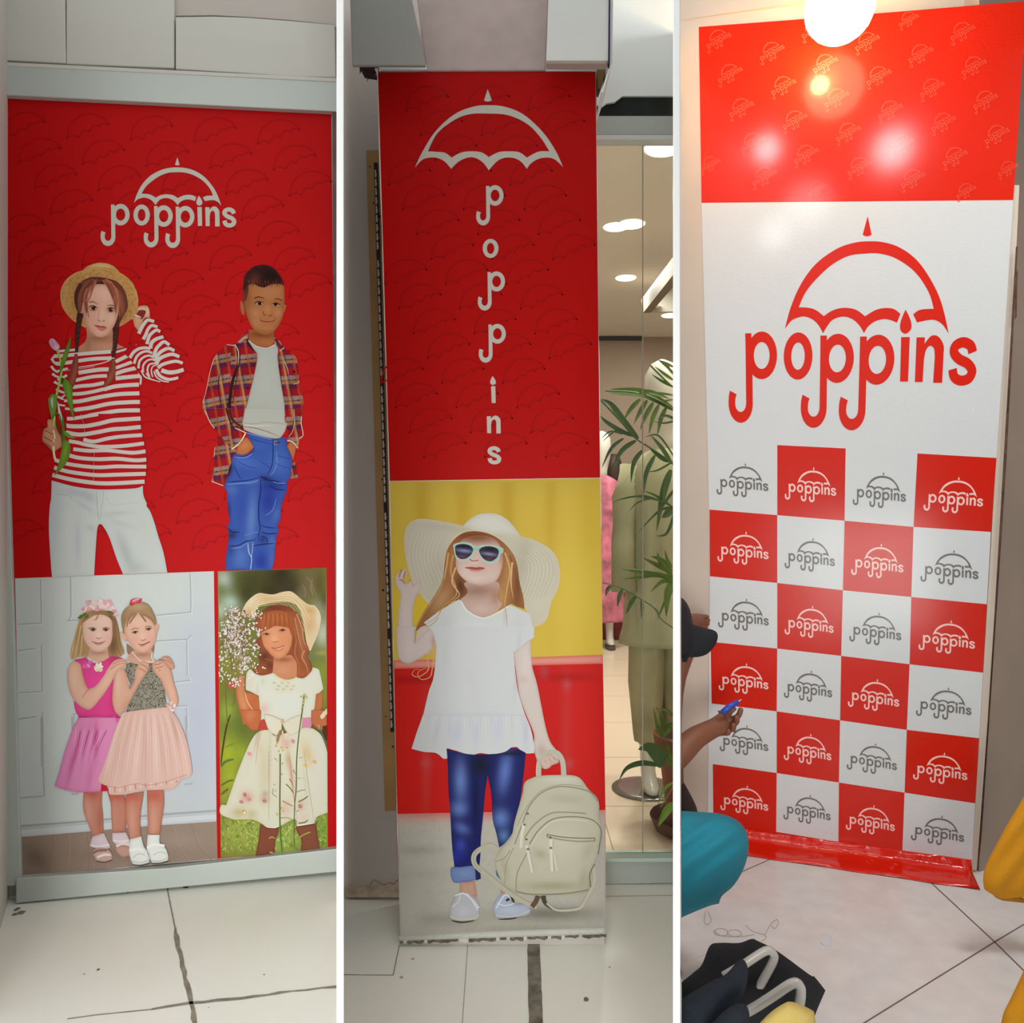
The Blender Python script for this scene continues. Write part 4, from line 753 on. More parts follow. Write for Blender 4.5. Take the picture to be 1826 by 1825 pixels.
# hand with the tulip
a.f('b98064', "150,60 190,48 235,80 250,160 300,240 303,340 260,375 215,400 150,340 95,280 98,210 115,150 150,130", edge=('8a5038', 14, .6), sh=[(170, 100, 30, 40, 0, 'cc9a7c', .7), (160, 210, 50, 30, 30, 'c89478', .6), (200, 290, 50, 30, 30, 'c48e72', .6)])
for L in ("118,165 180,200 240,225", "100,230 165,270 225,300", "120,300 175,345 215,375", "235,90 260,170 290,240"): a.s('84482f', L, 9, tip=.4, tip0=.2)
a.s('4c3a20', "235,90 280,150 310,260 310,340", 26, 12); a.s('d8cc98', "212,165 225,215 232,260", 16); a.s('d8cc98', "215,340 220,420 232,485", 24); a.s('d8cc98', "215,265 222,300", 12)
a.s('4c6a24', "300,0 318,80 322,180 330,300", 22, 30); a.f('5f8a30', "325,175 370,195 410,225 465,252! 400,252 345,225"); 
a.f('5f7e26', "320,270 370,290 398,340 390,440 350,530 290,600 218,664! 250,590 280,500 300,400", edge=('4a6a1c', 14, .5), sh=[(340, 400, 20, 120, 15, '7c9a3a', .7)])
a.z(60, 450, 5.887)
a.s('9fb04e', "248,1035 275,1110 290,1200 288,1290 265,1400 240,1500 222,1600 215,1700 215,1830", 18, 26); a.s('c8d09a', "240,1520 222,1620 222,1760", 9)
a.f('c48ca4', "160,940 180,905 215,912 262,965 274,1000 245,1036 205,1020 175,985", edge=('a86a8c', 8, .5), sh=[(240, 1000, 25, 25, 0, 'c8c0a8', .8), (205, 930, 20, 20, 0, 'd6a8bc', .6)]); a.s('9c5880', "180,910 200,950 215,1010", 4, tip=.4)
a.f('4f7c28', "390,878! 385,980 360,1080 330,1160 275,1285! 278,1200 300,1110 340,1000", edge=('3c6420', 8, .5), sh=[(330, 1100, 14, 90, 25, '6c9a3c', .6)])
a.f('567f2a', "300,1320! 350,1340 400,1410 410,1560 428,1758! 390,1680 345,1530 310,1420", edge=('446a20', 8, .5), sh=[(370, 1480, 14, 120, -10, '7ca03c', .6)]); a.f('304c1a', "290,1320 320,1330 300,1380 285,1370")
a.f('6a8a38', "150,1540! 200,1488 246,1505! 245,1600 215,1730 190,1760! 165,1650", edge=('4c6c28', 8, .5)); a.f('a9b8a8', "178,1560 200,1520 205,1580 200,1640"); a.f('b8c8c0', "250,1560! 275,1640 300,1740! 290,1790 260,1700"); a.s('4c6a28', "195,1740 235,1695 270,1710 298,1820", 16)
a.build('printed_person', lpz, PRL, 'printed girl in straw hat and red striped top holding a tulip')

# ---- boy. C: (340,450) 6.292   D: (340,730) 5.888
PLH = ['8a1018', '8a1018', '7a7470', '1c1418', '8a6f52', '30204e', '8a1018']
def plaid(x, y, vx, skew, pu=118, pv=232, ph=0):
    v = ((y + skew * (x - vx) + ph) / pv) % 1; u = ((x - vx - .18 * (y)) / pu) % 1; u2 = ((x - vx - .18 * y) / (pu * 2)) % 1
    base = '960e1a'
    c = lin(base)
    if v < .20: c = mix('8c8480', c, .25)
    elif v < .245: c = lin('221820')
    elif v < .40: c = mix('9c7a4c', c, .2)
    elif v < .52: c = mix('2a1c54', c, .25)
    elif v < .62: c = lin('6a1234')
    if u < .22: c = mix(c, 'c09048' if u2 < .5 else 'b04820', .62)
    elif u < .45 and u2 < .5: c = mix(c, '2c1c50', .4)
    elif u > .8 and u2 > .5: c = mix(c, 'b03c40', .35)
    k = .86 + .12 * math.sin(x * .02 + y * .013); return [q * k for q in c]
a = Art(LW, .0053); a.z(340, 450, 6.292)
a.f('960e1a', "650,890! 600,915 540,980 500,1035 405,1035 330,1100 260,1190 220,1330 170,1550 135,1680 140,1760 190,1840! 600,1840! 650,1620 730,1300 748,1150! 700,1080 660,1040 640,960", fn=lambda x, y: plaid(x, y, 530 if x > 450 else 300, .12 if x > 450 else .22), step=1.3)
a.f('960e1a', "940,950! 1000,1000 1055,1075 1150,1145 1200,1240 1220,1500 1262,1650 1250,1840! 1055,1840! 1020,1550 985,1300 975,1100 938,1010", fn=lambda x, y: plaid(x, y, 1040, .08), step=1.3)
a.s('2c1014', "510,1050 530,1250 470,1450 440,1650 430,1840", 26, 40, tip0=.4); a.s('4a1a18', "560,1080 540,1300 500,1500 470,1700", 9); a.s('d0b8a0', "500,1045 535,1120 530,1270", 9, tip=.4); a.s('d4a894', "405,1036 470,1045 505,1040", 8); a.s('c8a890', "265,1185 220,1330 175,1550 138,1690", 6); a.s('c0a088', "1205,1440 1210,1465 1150,1480", 8); a.s('30121a', "330,1350 310,1480 330,1650 350,1760", 14, tip=.4, tip0=.4)
a.s('3a1018', "640,960 670,1050 720,1110", 50, 30, tip=.4); a.s('5a2028', "950,970 1000,1050 1040,1110", 30); a.s('a89484', "1000,1110 1050,1070", 14); a.s('a08c80', "545,1010 600,960 640,960", 26); a.s('8a1018', "540,990 600,930 650,900", 12)
a.s('b09880', "1030,1180 1080,1290 1100,1380", 9, tip=.4); a.s('3a1218', "985,1150 1010,1400 1040,1650 1055,1800", 8)
for x, y in ((706, 1268), (642, 1524), (562, 1770), (1160, 1340)): a.e('4a161c', x, y, 17, 17); a.e('2a0c12', x, y, 9, 9)
a.f('a7a9a1', "640,985! 720,1040 800,1068 870,1072 930,1040 945,1010! 980,1090 975,1200 1010,1450 1050,1700 1060,1840! 600,1840! 660,1600 730,1300 748,1150 700,1080", edge=('8c8c82', 16, .5), sh=[(850, 1350, 120, 250, 0, 'adafa7', .6), (760, 1760, 150, 50, 0, '9c9c92', .4)])
a.s('bcbcb4', "648,990 720,1045 800,1072 870,1074 935,1040", 12)
a.f('9a5a34', "655,870! 930,880! 935,1010! 880,1058 790,1058 720,1030 650,985!", sh=[(800, 920, 150, 45, 0, '6a3818', .85), (850, 1010, 80, 30, 0, 'a86a42', .6)])
a.f('a3603c', "555,540! 585,565 605,640 605,715! 575,690 555,620", edge=('7a3c22', 8, .6)); a.f('a8683e', "1048,590! 1073,594! 1058,650! 1046,680!")
a.f('a5683e', "598,560 610,450 640,370 720,340 850,350 950,345 1040,370 1054,480 1052,600 1035,720 990,820 930,890 850,928 760,905 690,845 640,740 612,640", edge=('7c4422', 26, .65), sh=[(880, 450, 110, 70, 0, 'ac7650', .7), (640, 520, 45, 130, 0, '7c4826', .7), (735, 680, 50, 45, 0, 'b4785a', .7), (980, 680, 45, 45, 0, 'b4785a', .7), (860, 640, 35, 60, 0, 'b87e58', .6), (860, 860, 70, 30, 0, 'ae744c', .6), (770, 560, 70, 35, 0, '85502e', .7), (960, 575, 60, 30, 0, '85502e', .7), (740, 790, 50, 50, 20, 'b07a58', .5), (820, 890, 100, 20, 0, '8a5230', .6)])
a.f('2a1412', "588,430 594,350 600,270 650,205 720,155 830,140 920,168 990,240 1030,310 1050,375! 1000,355 900,362 830,395 760,382 700,350 650,372 620,420", edge=('48201a', 16, .6), n=.1, sh=[(720, 290, 70, 60, 0, '5a2a20', .7), (900, 260, 90, 60, 0, '1c0c0a', .8), (690, 330, 60, 20, 0, '7a3c28', .5)])
a.f('5e341e', "588,420! 620,405 645,360! 650,420 630,520 600,560! 590,500", sh=[(610, 400, 30, 50, 0, '3a1c14', .8)])
for k in range(26): a.s('6a3020' if k % 2 else '241010', f"{640+k*15},{330-20*math.sin(k)} {650+k*15},{385-16*math.cos(k*1.3)}", 11, 3, tip=.4, keep=k > 0)
a.s('5e3218', "705,520 760,502 835,518", 17, 10, tip=.3, tip0=.3); a.s('5e3218', "930,528 985,524 1030,548", 10, 14, tip=.3, tip0=.3)
a.e('a8806c', 770, 576, 42, 20, 5); a.e('a8806c', 958, 590, 38, 19, 5)
a.s('24100c', "722,572 760,554 815,572", 11, 9, tip=.2); a.e('20100c', 776, 576, 24, 19); a.e('dcd4cc', 797, 573, 4, 5); a.s('24100c', "920,582 955,570 1006,592", 9, 10, tip=.2); a.e('20100c', 955, 588, 22, 18); a.e('d8d0c8', 970, 596, 4, 4)
a.s('7a4026', "815,660 822,700 855,700", 10, tip=.3); a.s('7a4026', "870,712 900,712 922,690", 10, tip=.4); a.s('8e5230', "830,590 825,650", 9, tip=.4, tip0=.4)
a.s('6e2c22', "772,752 800,772 860,780 920,776 952,752", 9, tip=.2, tip0=.2); a.f('b2604e', "805,782 860,786 920,780 885,806 845,808"); a.s('7a4428', "940,730 962,755", 7, tip=.5)
# lower part
a.z(340, 730, 5.888)
K_ = 6.292 / 5.888; Y_ = 280 * 6.292
a.f('960e1a', "290,290! 440,300! 480,440! 420,620 345,803! 280,780 220,757! 240,640 250,480", fn=lambda x, y: plaid(x, y, 300, .16, 110, 215, 40), step=1.3); a.s('c0a8a8', "220,758 280,780 342,804", 10); a.s('c8a894', "255,400 245,500", 6)
a.s('1a0c18', "455,540 420,620 390,740", 40, 20, tip=.4, tip0=.4)
a.f('960e1a', "120,-10! 560,-10! 545,150! 560,205 578,245! 530,320 450,425! 400,380 330,300 250,210 190,110", fn=lambda x, y: plaid(x * K_, Y_ + y * K_, 530 if x * K_ > 450 else 300, .12 if x * K_ > 450 else .22), step=1.3)
a.s('e0cfb8', "578,245 545,310 500,370 430,420", 12); a.s('d8c4a8', "460,195 530,225 572,245", 9); a.s('3c1414', "370,-10 400,90 440,180 470,200", 16, tip=.4); a.s('d0b8a0', "155,20 200,130 250,200", 8); a.s('4a1c14', "400,0 440,110 540,190", 30, tip=.5)
a.f('960e1a', "985,-10! 1180,-10! 1160,140 1183,270! 1140,330 1128,420! 1070,365 1012,340! 1020,250 1000,150", fn=lambda x, y: plaid(x * K_, Y_ + y * K_, 1040, .08), step=1.3)
a.f('7a2424', "1058,560! 1100,550! 1130,715! 1090,725 1045,730!", fn=lambda x, y: plaid(x, y, 1060, .2, 60, 180, 20), step=1.3); a.s('dccab8', "1015,330 1070,345 1125,410", 10); a.s('dcc8b4', "1165,80 1160,150 1180,270 1140,310", 7); a.s('3a1014', "1010,180 1060,220 1085,100 1090,0", 8); a.s('c8b0a0', "1085,0 1090,120 1070,230 1030,290", 5)
a.f('b0683e', "478,465! 500,380 575,300 625,335 662,400! 600,460 540,480", edge=('88482a', 10, .5), sh=[(570, 380, 50, 30, -20, 'c07e52', .6)]); a.f('a86440', "1012,390! 1050,345 1110,390! 1090,480 1075,540! 1050,470", edge=('84442c', 8, .5))
a.f('a9aaa1', "570,-10! 985,-10! 990,120 1015,155! 985,240 940,302! 860,306 700,270 560,215! 545,150 555,80", edge=('989488', 14, .5)); a.s('9c8c80', "550,140 650,155 780,140 900,145 1010,160", 8, tip=.2, tip0=.2); a.s('8c6c5c', "555,180 680,200 800,235 940,290", 9, tip=.3); a.s('c8c6be', "560,170 700,175 880,170", 8, tip=.4)
JN = "455,480 560,482 640,440 660,395! 620,320 580,238! 700,270 860,310 940,302 1000,290! 1015,400 1060,520 1050,680 1010,790 1012,845 980,930 950,1030 945,1140 915,1220 925,1290 900,1330 890,1450 875,1600 845,1690! 370,1690! 370,1560 400,1330 385,1230 410,1180 385,1000 385,880 355,820 370,760 415,650"
a.f('34509c', JN, edge=('22387c', 18, .55), sh=[(560, 560, 160, 60, 10, '4868b4', .7), (920, 560, 90, 110, 0, '4668ac', .7), (540, 1000, 60, 250, 0, '2c4498', .7), (640, 1150, 50, 250, 5, '5878b0', .8), (430, 850, 60, 60, 0, '4c6cae', .6), (820, 960, 100, 160, 0, '1c2c84', .85), (850, 800, 130, 60, 0, '182878', .85), (780, 730, 60, 30, 0, '101438', .9), (430, 1320, 60, 50, 0, '18244c', .85), (520, 1560, 70, 120, 0, '4c6cae', .8), (420, 1480, 40, 60, 0, '26386c', .7), (740, 1600, 70, 120, 0, '1c2f8c', .85), (850, 1580, 30, 120, 0, '4860a0', .7), (900, 1100, 40, 80, 20, '4a64a4', .7), (850, 1400, 50, 50, 0, '4c68a8', .7), (760, 1370, 60, 50, 0, '14225c', .7), (400, 1060, 20, 90, 0, '141c48', .8), (420, 640, 20, 90, 20, '0c1438', .7), (640, 760, 90, 30, -5, '4a6cb6', .6), (700, 380, 100, 50, 0, '3a5cac', .6)])
for L, w_, c in (("860,320 865,480 850,600 800,690", 12, '1a2a70'), ("900,420 905,560 880,640 840,700", 7, '6484c0'), ("580,245 700,280 860,320", 9, '6a88c4'), ("590,290 700,330 855,370", 6, '1c2c78'), ("455,490 560,495 650,450 668,400", 8, '1c2c70'), ("460,500 570,508 660,460", 6, '7c98cc'), ("390,765 520,755 640,740 730,710", 12, '1c2c70'), ("370,790 500,780 640,770 720,740", 9, '6a88c0'), ("730,720 735,850 715,1000 715,1150 730,1250 700,1360", 13, '14205c'), ("460,600 480,650 530,740", 9, '1c2c78'), ("730,700 800,740 900,760 960,800", 16, '101c54'), ("820,800 900,840 1000,850", 12, '14205c'), ("860,760 940,780 1000,770", 7, '6a88c0'), ("390,1250 440,1290 520,1290", 12, '14204c'), ("400,1440 500,1430 580,1390 690,1370", 11, '18265c'), ("420,1460 520,1450 600,1400", 7, '6a88b8'), ("740,1220 800,1240 900,1250", 9, '14205c'), ("740,1290 820,1310 910,1300", 11, '14205c'), ("650,1440 750,1420 880,1410", 11, '14205c'), ("730,1330 800,1360 800,1420", 8, '14205c'), ("600,1400 610,1500 640,1570 625,1690", 8, 'b0bccc'), ("655,1390 650,1460 640,1540 635,1690", 6, '9cacc4'), ("700,640 780,700", 8, '1c2c70'), ("720,540 800,590 840,620", 5, '24388c'), ("480,540 600,600 700,620", 5, '24388c'), ("990,340 980,420", 10, '1c2c70'), ("700,280 690,390", 34, '3c5cb0'), ("712,285 702,385", 5, '1c2c70'), ("676,280 668,385", 5, '1c2c70'), ("880,560 960,600 1040,620", 5, '24388c'), ("900,480 980,510 1050,520", 5, '24388c'), ("900,930 860,1060 780,1120", 8, '5c78b4'), ("640,940 700,920", 6, '6c8ac0'), ("560,1330 640,1300 720,1290", 8, '5c7ab4')):
    a.s(c, L, w_, tip=.25, tip0=.2)
a.e('8a8674', 893, 355, 17, 24); a.e('3a3428', 893, 355, 10, 15); a.s('10183c', "905,352 935,350", 10)
a.build('printed_person', lpz, PRL, 'printed boy in plaid shirt, white tee and blue jeans with hands in pockets')

# ---- photo of the two girls. E: (0,1010) 4.565   F: (0,1280) 4.565
p1 = slab('photo', "26.8,1031.8 381.3,1019 384,1280 386.6,1533 38.3,1563", LW, .0048, .0002, M['vinyl_edge'], lpz); p1['label'] = 'white-door photograph of two little girls'
a = Art(LW, .0053)
a.f('bdc3c1', "26.8,1032! 381.3,1019! 384.5,1280! 386.6,1532! 38.3,1563!", poly=True, step=6, sh=[(360, 1280, 60, 220, 0, 'a9aec2', .8), (60, 1400, 60, 100, 0, 'b4b8bc', .5), (330, 1450, 120, 60, 0, 'b2b6ba', .6), (200, 1050, 200, 50, 0, 'c2c8c2', .6), (200, 1220, 30, 200, 0, 'c2c6c6', .5)])
a.z(0, 1010, 4.565)
for L in ("330,110 335,300 338,465", "150,475 338,462", "145,690 290,670", "338,640 345,1020 150,1032", "575,90 578,400 560,440", "545,445 640,440", "1548,60 1555,300 1550,390", "1270,400 1550,375", "1270,610 1520,595", "1520,595 1525,880 1555,930 1420,945", "1560,560 1530,590", "150,1245 300,1225", "345,1190 352,1330", "600,1200 605,1330", "1440,1140 1520,1135 1525,1330", "640,1200 600,1205"):
    L = L.replace(' ', '! ') + '!'; a.s('a2a4ac', L, 10, keep=False); a.h(lambda x, y: ((x + 9) / 4.565, 1010 + (y + 9) / 4.565), 4.565); a.s('ccd0d0', L, 6); a.z(0, 1010, 4.565)
a.z(0, 1280, 4.565)
for L in ("150,15 290,-5", "345,-10 350,400 362,640 170,655", "335,0 340,400", "585,-10 590,120", "1510,-10 1520,200", "1500,545 1570,540", "580,622 640,622"): a.s('a0a4a8', L.replace(' ', '! ') + '!', 12)
a.f('8e7b6e', "170,973! 700,930 1200,885 1765,848! 1770,1150! 175,1295!", step=5, n=.015, sh=[(300, 1150, 120, 90, 30, '6c5a4e', .8), (1000, 1120, 500, 60, 0, '7a6658', .5), (1450, 1000, 200, 60, 0, '98867a', .6), (240, 1050, 60, 60, 0, '7c6c60', .5)])
for k in range(9): a.s('9c8a7c' if k % 2 else '7c695c', f"{430+k*140},{955-k*12} {420+k*150},{1100-k*6} {380+k*170},{1270-k*12}", 4, keep=k > 0)
a.s('9a9ca0', "170,885 700,845 1200,800 1760,760", 14); a.s('bfc3c6', "170,930 700,888 1200,845 1760,800", 50); a.s('a4a8ac', "170,912 700,868 1200,825 1760,782", 5)
# rear girl, pink dress
a.z(0, 1010, 4.565)
a.f('a08058', "650,420 600,580 572,700 585,760 640,740 700,740 880,740 960,745 1015,700 985,600 955,450 900,370 760,350 690,370", edge=('b89c78', 14, .6), sh=[(920, 640, 50, 120, 0, '5c3c28', .85), (640, 560, 40, 120, 10, '9a7850', .6), (930, 450, 40, 100, 0, '5a3826', .7), (600, 680, 30, 60, 0, 'b89a74', .6)])
for L in ("640,450 600,600 580,750", "660,480 630,640 600,790", "670,560 660,680 640,780", "960,500 980,640 1010,720", "940,520 960,660 990,740"): a.s('c4a884' if '6' == L[0] else '7c5a40', L, 8, tip=.4)
a.f('c49a84', "735,660! 875,660! 885,745! 840,775 780,775 715,740!", sh=[(800, 700, 80, 25, 0, '9a6e58', .8)])
a.f('d3aea0', "672,490 690,420 760,385 850,385 905,430 915,520 908,610 875,665 820,697 765,692 708,640 680,580", edge=('b08470', 16, .6), sh=[(800, 450, 80, 40, 0, 'd8b8aa', .7), (740, 600, 40, 40, 0, 'd89c90', .5), (880, 590, 30, 40, 0, 'd09488', .5), (800, 560, 24, 40, 0, 'ddbcb0', .6)])
a.f('8e6a48', "668,470! 690,400 760,368 880,370 925,440 930,500! 900,430 850,400 800,395 760,405 720,430 690,450", sh=[(720, 400, 60, 20, 0, 'a88862', .6), (900, 420, 30, 30, 0, '5c3c28', .7)]); a.s('a07c58', "800,395 785,430 765,440", 12, tip=.4)
a.s('7a5a48', "715,508 750,500 785,512", 7, tip=.3); a.s('7a5a48', "835,506 870,500 900,512", 7, tip=.3)
for x, y in ((757, 520), (862, 520)): a.e('b89888', x, y, 28, 12); a.s('4a3028', f"{x-26},{y-2} {x},{y-11} {x+28},{y}", 7, tip=.3); a.e('48342e', x, y, 12, 10)
a.s('a0685a', "780,578 800,590 828,580", 7, tip=.3, tip0=.3); a.s('8a4a42', "745,612 800,628 862,610", 8, tip=.3, tip0=.3); a.s('c07a70', "765,628 800,640 845,628", 9, tip=.3, tip0=.3)
R_ = random.Random(21)
for x, y, r in ((690, 345, 32), (740, 320, 40), (800, 325, 42), (860, 315, 45), (900, 335, 38), (935, 370, 34), (945, 400, 24), (720, 300, 26), (820, 295, 30), (890, 300, 26)):
    for k in range(7): a.e(R_.choice(['dab4b8', 'd09ca4', 'e0c4c4', 'c88c98', 'd8c0b0']), x + R_.uniform(-r, r) * .6, y + R_.uniform(-r, r) * .6, r * R_.uniform(.35, .6), r * R_.uniform(.25, .5), R_.uniform(0, 180), keep=False)
for x, y in ((665, 405), (690, 392), (650, 420), (705, 410), (890, 372), (910, 385)): a.e('4c6a30', x, y, 20, 9, -40 + 20 * (x % 3))
DR = "608,762! 650,755 700,742! 730,775 780,790 840,775 900,735! 960,740 1000,760 1005,830 955,960 960,1200 995,1228! 640,1226! 612,1170 605,1100 640,1000 660,900"
a.f('cc4080', DR, edge=('b02468', 14, .5), sh=[(940, 800, 50, 120, 0, 'a81c48', .8), (760, 950, 90, 100, 0, 'd84492', .6), (930, 1100, 40, 120, 0, 'b02458', .6), (660, 1150, 60, 40, 0, 'd04a90', .4)])
a.f('cfa48e', "608,775 570,800 548,860 552,950 575,1040 620,1110 680,1155 735,1165 800,1100 880,990 940,890 1000,830 1035,800! 1020,765 985,755 930,770 880,830 840,900 780,975 720,1002! 695,960 670,870 655,800", edge=('ae7c66', 16, .6), sh=[(600, 900, 30, 110, -8, 'd8b4a0', .7), (680, 1100, 50, 30, 30, 'd2a894', .5), (850, 950, 40, 90, 40, 'd2ac98', .5)])
for L in ("900,840 960,800 1030,790", "920,800 970,775 1025,775", "720,1002 690,1040 665,1075"): a.s('a87060', L, 6, tip=.4)
for x, y, r, cs in ((713, 800, 45, ['d060a0', 'e088b4', 'c04c8c']), (806, 825, 46, ['ddd2c0', 'd0c0a8', 'e4dccc'])):
    for k in range(22): a.e(R_.choice(cs), x + R_.uniform(-r, r) * .65, y + R_.uniform(-r, r) * .6, r * .35, r * .22, R_.uniform(0, 180), keep=False)
a.f('c85498', "640,1226! 995,1228! 990,1335! 600,1335!", sh=[(800, 1260, 120, 30, 0, 'd068a8', .6)]); a.s('a81c5c', "640,1228 800,1236 990,1230", 9)
for L in ("850,1250 870,1290 900,1325", "845,1265 900,1250 940,1225"): a.s('c04890', L, 22, tip=.3)
a.z(0, 1280, 4.565)
SK = "648,0! 940,0! 965,60! 920,200 880,340 840,480! 870,590! 780,605 700,608 640,610 580,600! 500,580 445,558! 480,450 520,300 570,150 605,60"
a.f('cc82a8', SK, edge=('b04c8c', 14, .5), sh=[(600, 330, 20, 220, 15, 'b02c78', .75), (520, 480, 30, 120, 18, 'cc78b0', .6), (690, 250, 16, 260, 12, 'b84890', .6), (780, 180, 22, 160, 0, 'ac2c78', .7), (640, 450, 30, 160, 15, 'd088b8', .6), (730, 480, 26, 150, 10, 'bc5498', .5), (850, 300, 30, 200, 8, 'd07cb4', .6)])
for k in range(8): a.s('a83478' if k % 2 else 'd890c0', f"{620+k*36},{90+8*(k%2)} {610+k*30},{200} {590+k*24},{330+30*(k%3)}", 9, 3, tip=.5, tip0=.2, keep=k > 0)
a.f('b41c2c', "825,535! 865,560! 890,600! 820,602!")
LG = 'b47866'
a.f(LG, "680,612! 832,600! 828,700 838,800 842,930! 800,960 752,965! 722,880 690,800 676,720", edge=('96584a', 14, .5), sh=[(740, 620, 90, 50, 0, 'a84434', .7), (720, 760, 30, 120, -8, 'c49482', .7), (810, 830, 22, 120, 0, '9c5442', .6)])
a.f(LG, "868,592! 1010,632! 1035,760 1028,850 1022,930! 915,938! 905,800 900,700", edge=('8e4c40', 14, .6), sh=[(940, 640, 80, 50, 0, 'a04030', .7), (930, 800, 24, 120, 0, 'b88472', .6)])
for P_ in ("752,970! 845,940! 880,1010 895,1060 830,1070 750,1055 735,1030", "915,940! 1025,935! 1050,990 1060,1050 990,1060 920,1010"): a.f('c8b8bc', P_, edge=('a49298', 12, .6))
a.f('b89a94', "752,1090 800,1060 880,1075 915,1120 912,1165! 850,1178 790,1170 765,1130", edge=('8a6a60', 10, .6)); a.s('8a6458', "755,1105 800,1085 870,1080", 20); a.s('d8ccc8', "790,1140 850,1118 905,1120", 20, tip=.3); a.s('4a3428', "785,1168 850,1178 912,1160", 7)
a.f('b28c80', "940,1060 1000,1040 1060,1060 1060,1125! 1000,1138 950,1100", edge=('80564a', 10, .6)); a.s('d0c4c0', "945,1050 1010,1025 1060,1035", 18)
for L in ("735,1040 800,1050 890,1035", "920,1000 980,1010 1050,1000"): a.s('d4c8cc', L, 16)
# front girl, sequin top
a.z(0, 1010, 4.565)
a.f('9a7c5c', "985,440 1000,370 1050,320 1130,292 1200,308 1245,370 1272,450 1262,520! 1230,470 1160,400 1090,390 1050,430 1030,520 1005,540", edge=('7c5c40', 12, .5), n=.03, sh=[(1120, 330, 80, 30, 0, 'b0946e', .8), (1010, 450, 20, 80, 0, '86664a', .6)])
a.f('8a6a50', "1030,630! 1090,690 1060,725 1035,700"); a.f('8a6a50', "1240,630! 1255,650 1245,720 1235,700")
a.f('c99d88', "975,545 1000,540 1030,580 1030,615 1000,600"); a.f('c99d88', "1265,480 1290,478 1288,520 1268,545", keep=True)
a.f('c09480', "1075,690! 1235,680! 1240,750 1290,775! 1200,800 1120,800 1020,770!", sh=[(1160, 720, 80, 22, 0, '94684e', .8)])
a.f('d0a590', "1012,540 1030,450 1080,390 1150,385 1215,430 1262,480 1275,560 1252,640 1210,690 1160,708 1100,682 1050,620", edge=('ac7c66', 16, .6), sh=[(1130, 450, 70, 40, -10, 'd8b4a0', .7), (1090, 610, 35, 35, 0, 'd4968a', .5), (1230, 590, 30, 35, 0, 'd4968a', .5), (1160, 570, 22, 36, -5, 'dab6a6', .7)])
for L in ("1090,385 1050,430 1030,500", "1110,385 1070,440 1055,470", "1140,385 1180,440 1190,455", "1160,390 1230,430 1260,480"): a.s('8e6e4e', L, 16, tip=.4)
a.s('8a6450', "1070,520 1100,505 1135,515", 7, tip=.3); a.s('8a6450', "1180,500 1210,488 1240,498", 7, tip=.3)
for x, y in ((1100, 540), (1210, 514)): a.e('b89484', x, y, 28, 12, -10); a.s('4a3028', f"{x-26},{y+2} {x},{y-10} {x+28},{y-6}", 7, tip=.3); a.e('4c3a34', x, y, 12, 10)
a.s('a0685a', "1145,600 1165,606 1190,590", 7, tip=.3, tip0=.3); a.s('8a4238', "1120,635 1160,640 1200,625 1228,612", 9, tip=.3, tip0=.3); a.e('c08478', 1160, 650, 26, 6, -12)
a.f('b8283c', "1052,312! 1065,275 1100,262 1155,265! 1140,300 1100,305 1075,322", sh=[(1100, 280, 30, 15, -15, 'd090a0', .7)]); a.s('d8a0a8', "1080,290 1110,270 1140,268", 10, tip=.3)
SQ = "1030,795! 1080,790 1130,802 1240,785 1330,745! 1340,860 1330,960 1350,1100 1350,1180! 1240,1198 1120,1212 1000,1232! 1040,1150 1060,1060 1060,960 1040,900 1020,850"
P_ = smooth_closed(parse(SQ)); a.f('857e70', SQ, edge=('5c5448', 14, .5), sh=[(1200, 1050, 90, 120, 0, '989284', .5)])
xs = np.array([R_.uniform(1000, 1350) for _ in range(1500)]); ys = np.array([R_.uniform(750, 1230) for _ in range(1500)]); m_ = inside(xs, ys, P_)
for x, y in zip(xs[m_], ys[m_]): a.e(R_.choice(['b8b2a4', '3c362e', 'cfc9bc', '5a5248', '9c9484', '2c2822']), x, y, R_.uniform(5, 9), R_.uniform(2, 4), R_.uniform(0, 180), keep=True, n=6)
a.s('cdb8b0', "1075,700 1110,740 1145,775", 9); a.s('d4c4bc', "1240,700 1235,740 1250,780 1190,775 1145,775", 10); a.s('c8aca0', "1000,830 1020,880 1045,940 1040,1000", 10)
a.f('c99c86', "935,880 960,845 1000,835 1030,880 1045,960 1060,1000! 1095,930 1100,860 1130,795 1170,770 1215,790! 1205,850 1150,930 1110,1000 1060,1100 1010,1180 970,1218! 935,1180 915,1100 920,980", edge=('a67460', 14, .6), sh=[(960, 950, 22, 110, 0, 'd2ac98', .7), (1020, 1120, 30, 70, 30, 'b8866e', .5)])
a.f('c99c86', "1240,800 1270,770 1330,775 1390,850 1415,950 1448,1060 1450,1110 1425,1150 1385,1115! 1340,1010 1310,930 1260,870", edge=('a67460', 14, .6), sh=[(1400, 1030, 22, 100, -10, 'd0a892', .6)])
for L in ("1150,800 1190,820 1205,850", "1130,830 1170,850 1195,870", "1255,800 1290,800 1320,780", "1265,830 1300,825 1335,810", "1290,850 1320,845"): a.s('a46c58', L, 8, tip=.4)
a.f('c0907a', "1315,745 1375,738 1415,800 1418,830 1395,842 1350,800", edge=('96604c', 8, .6)); 
for L in ("1330,765 1375,775 1400,800", "1350,745 1390,760"): a.s('9c6450', L, 6, tip=.4)
for k in range(16): a.e(R_.choice(['d8b4b0', 'c89c98', 'e0c8c4']), 1388 + R_.uniform(-32, 32), 1150 + R_.uniform(-45, 45), 16, 10, R_.uniform(0, 180), keep=False)
a.z(0, 1280, 4.565)
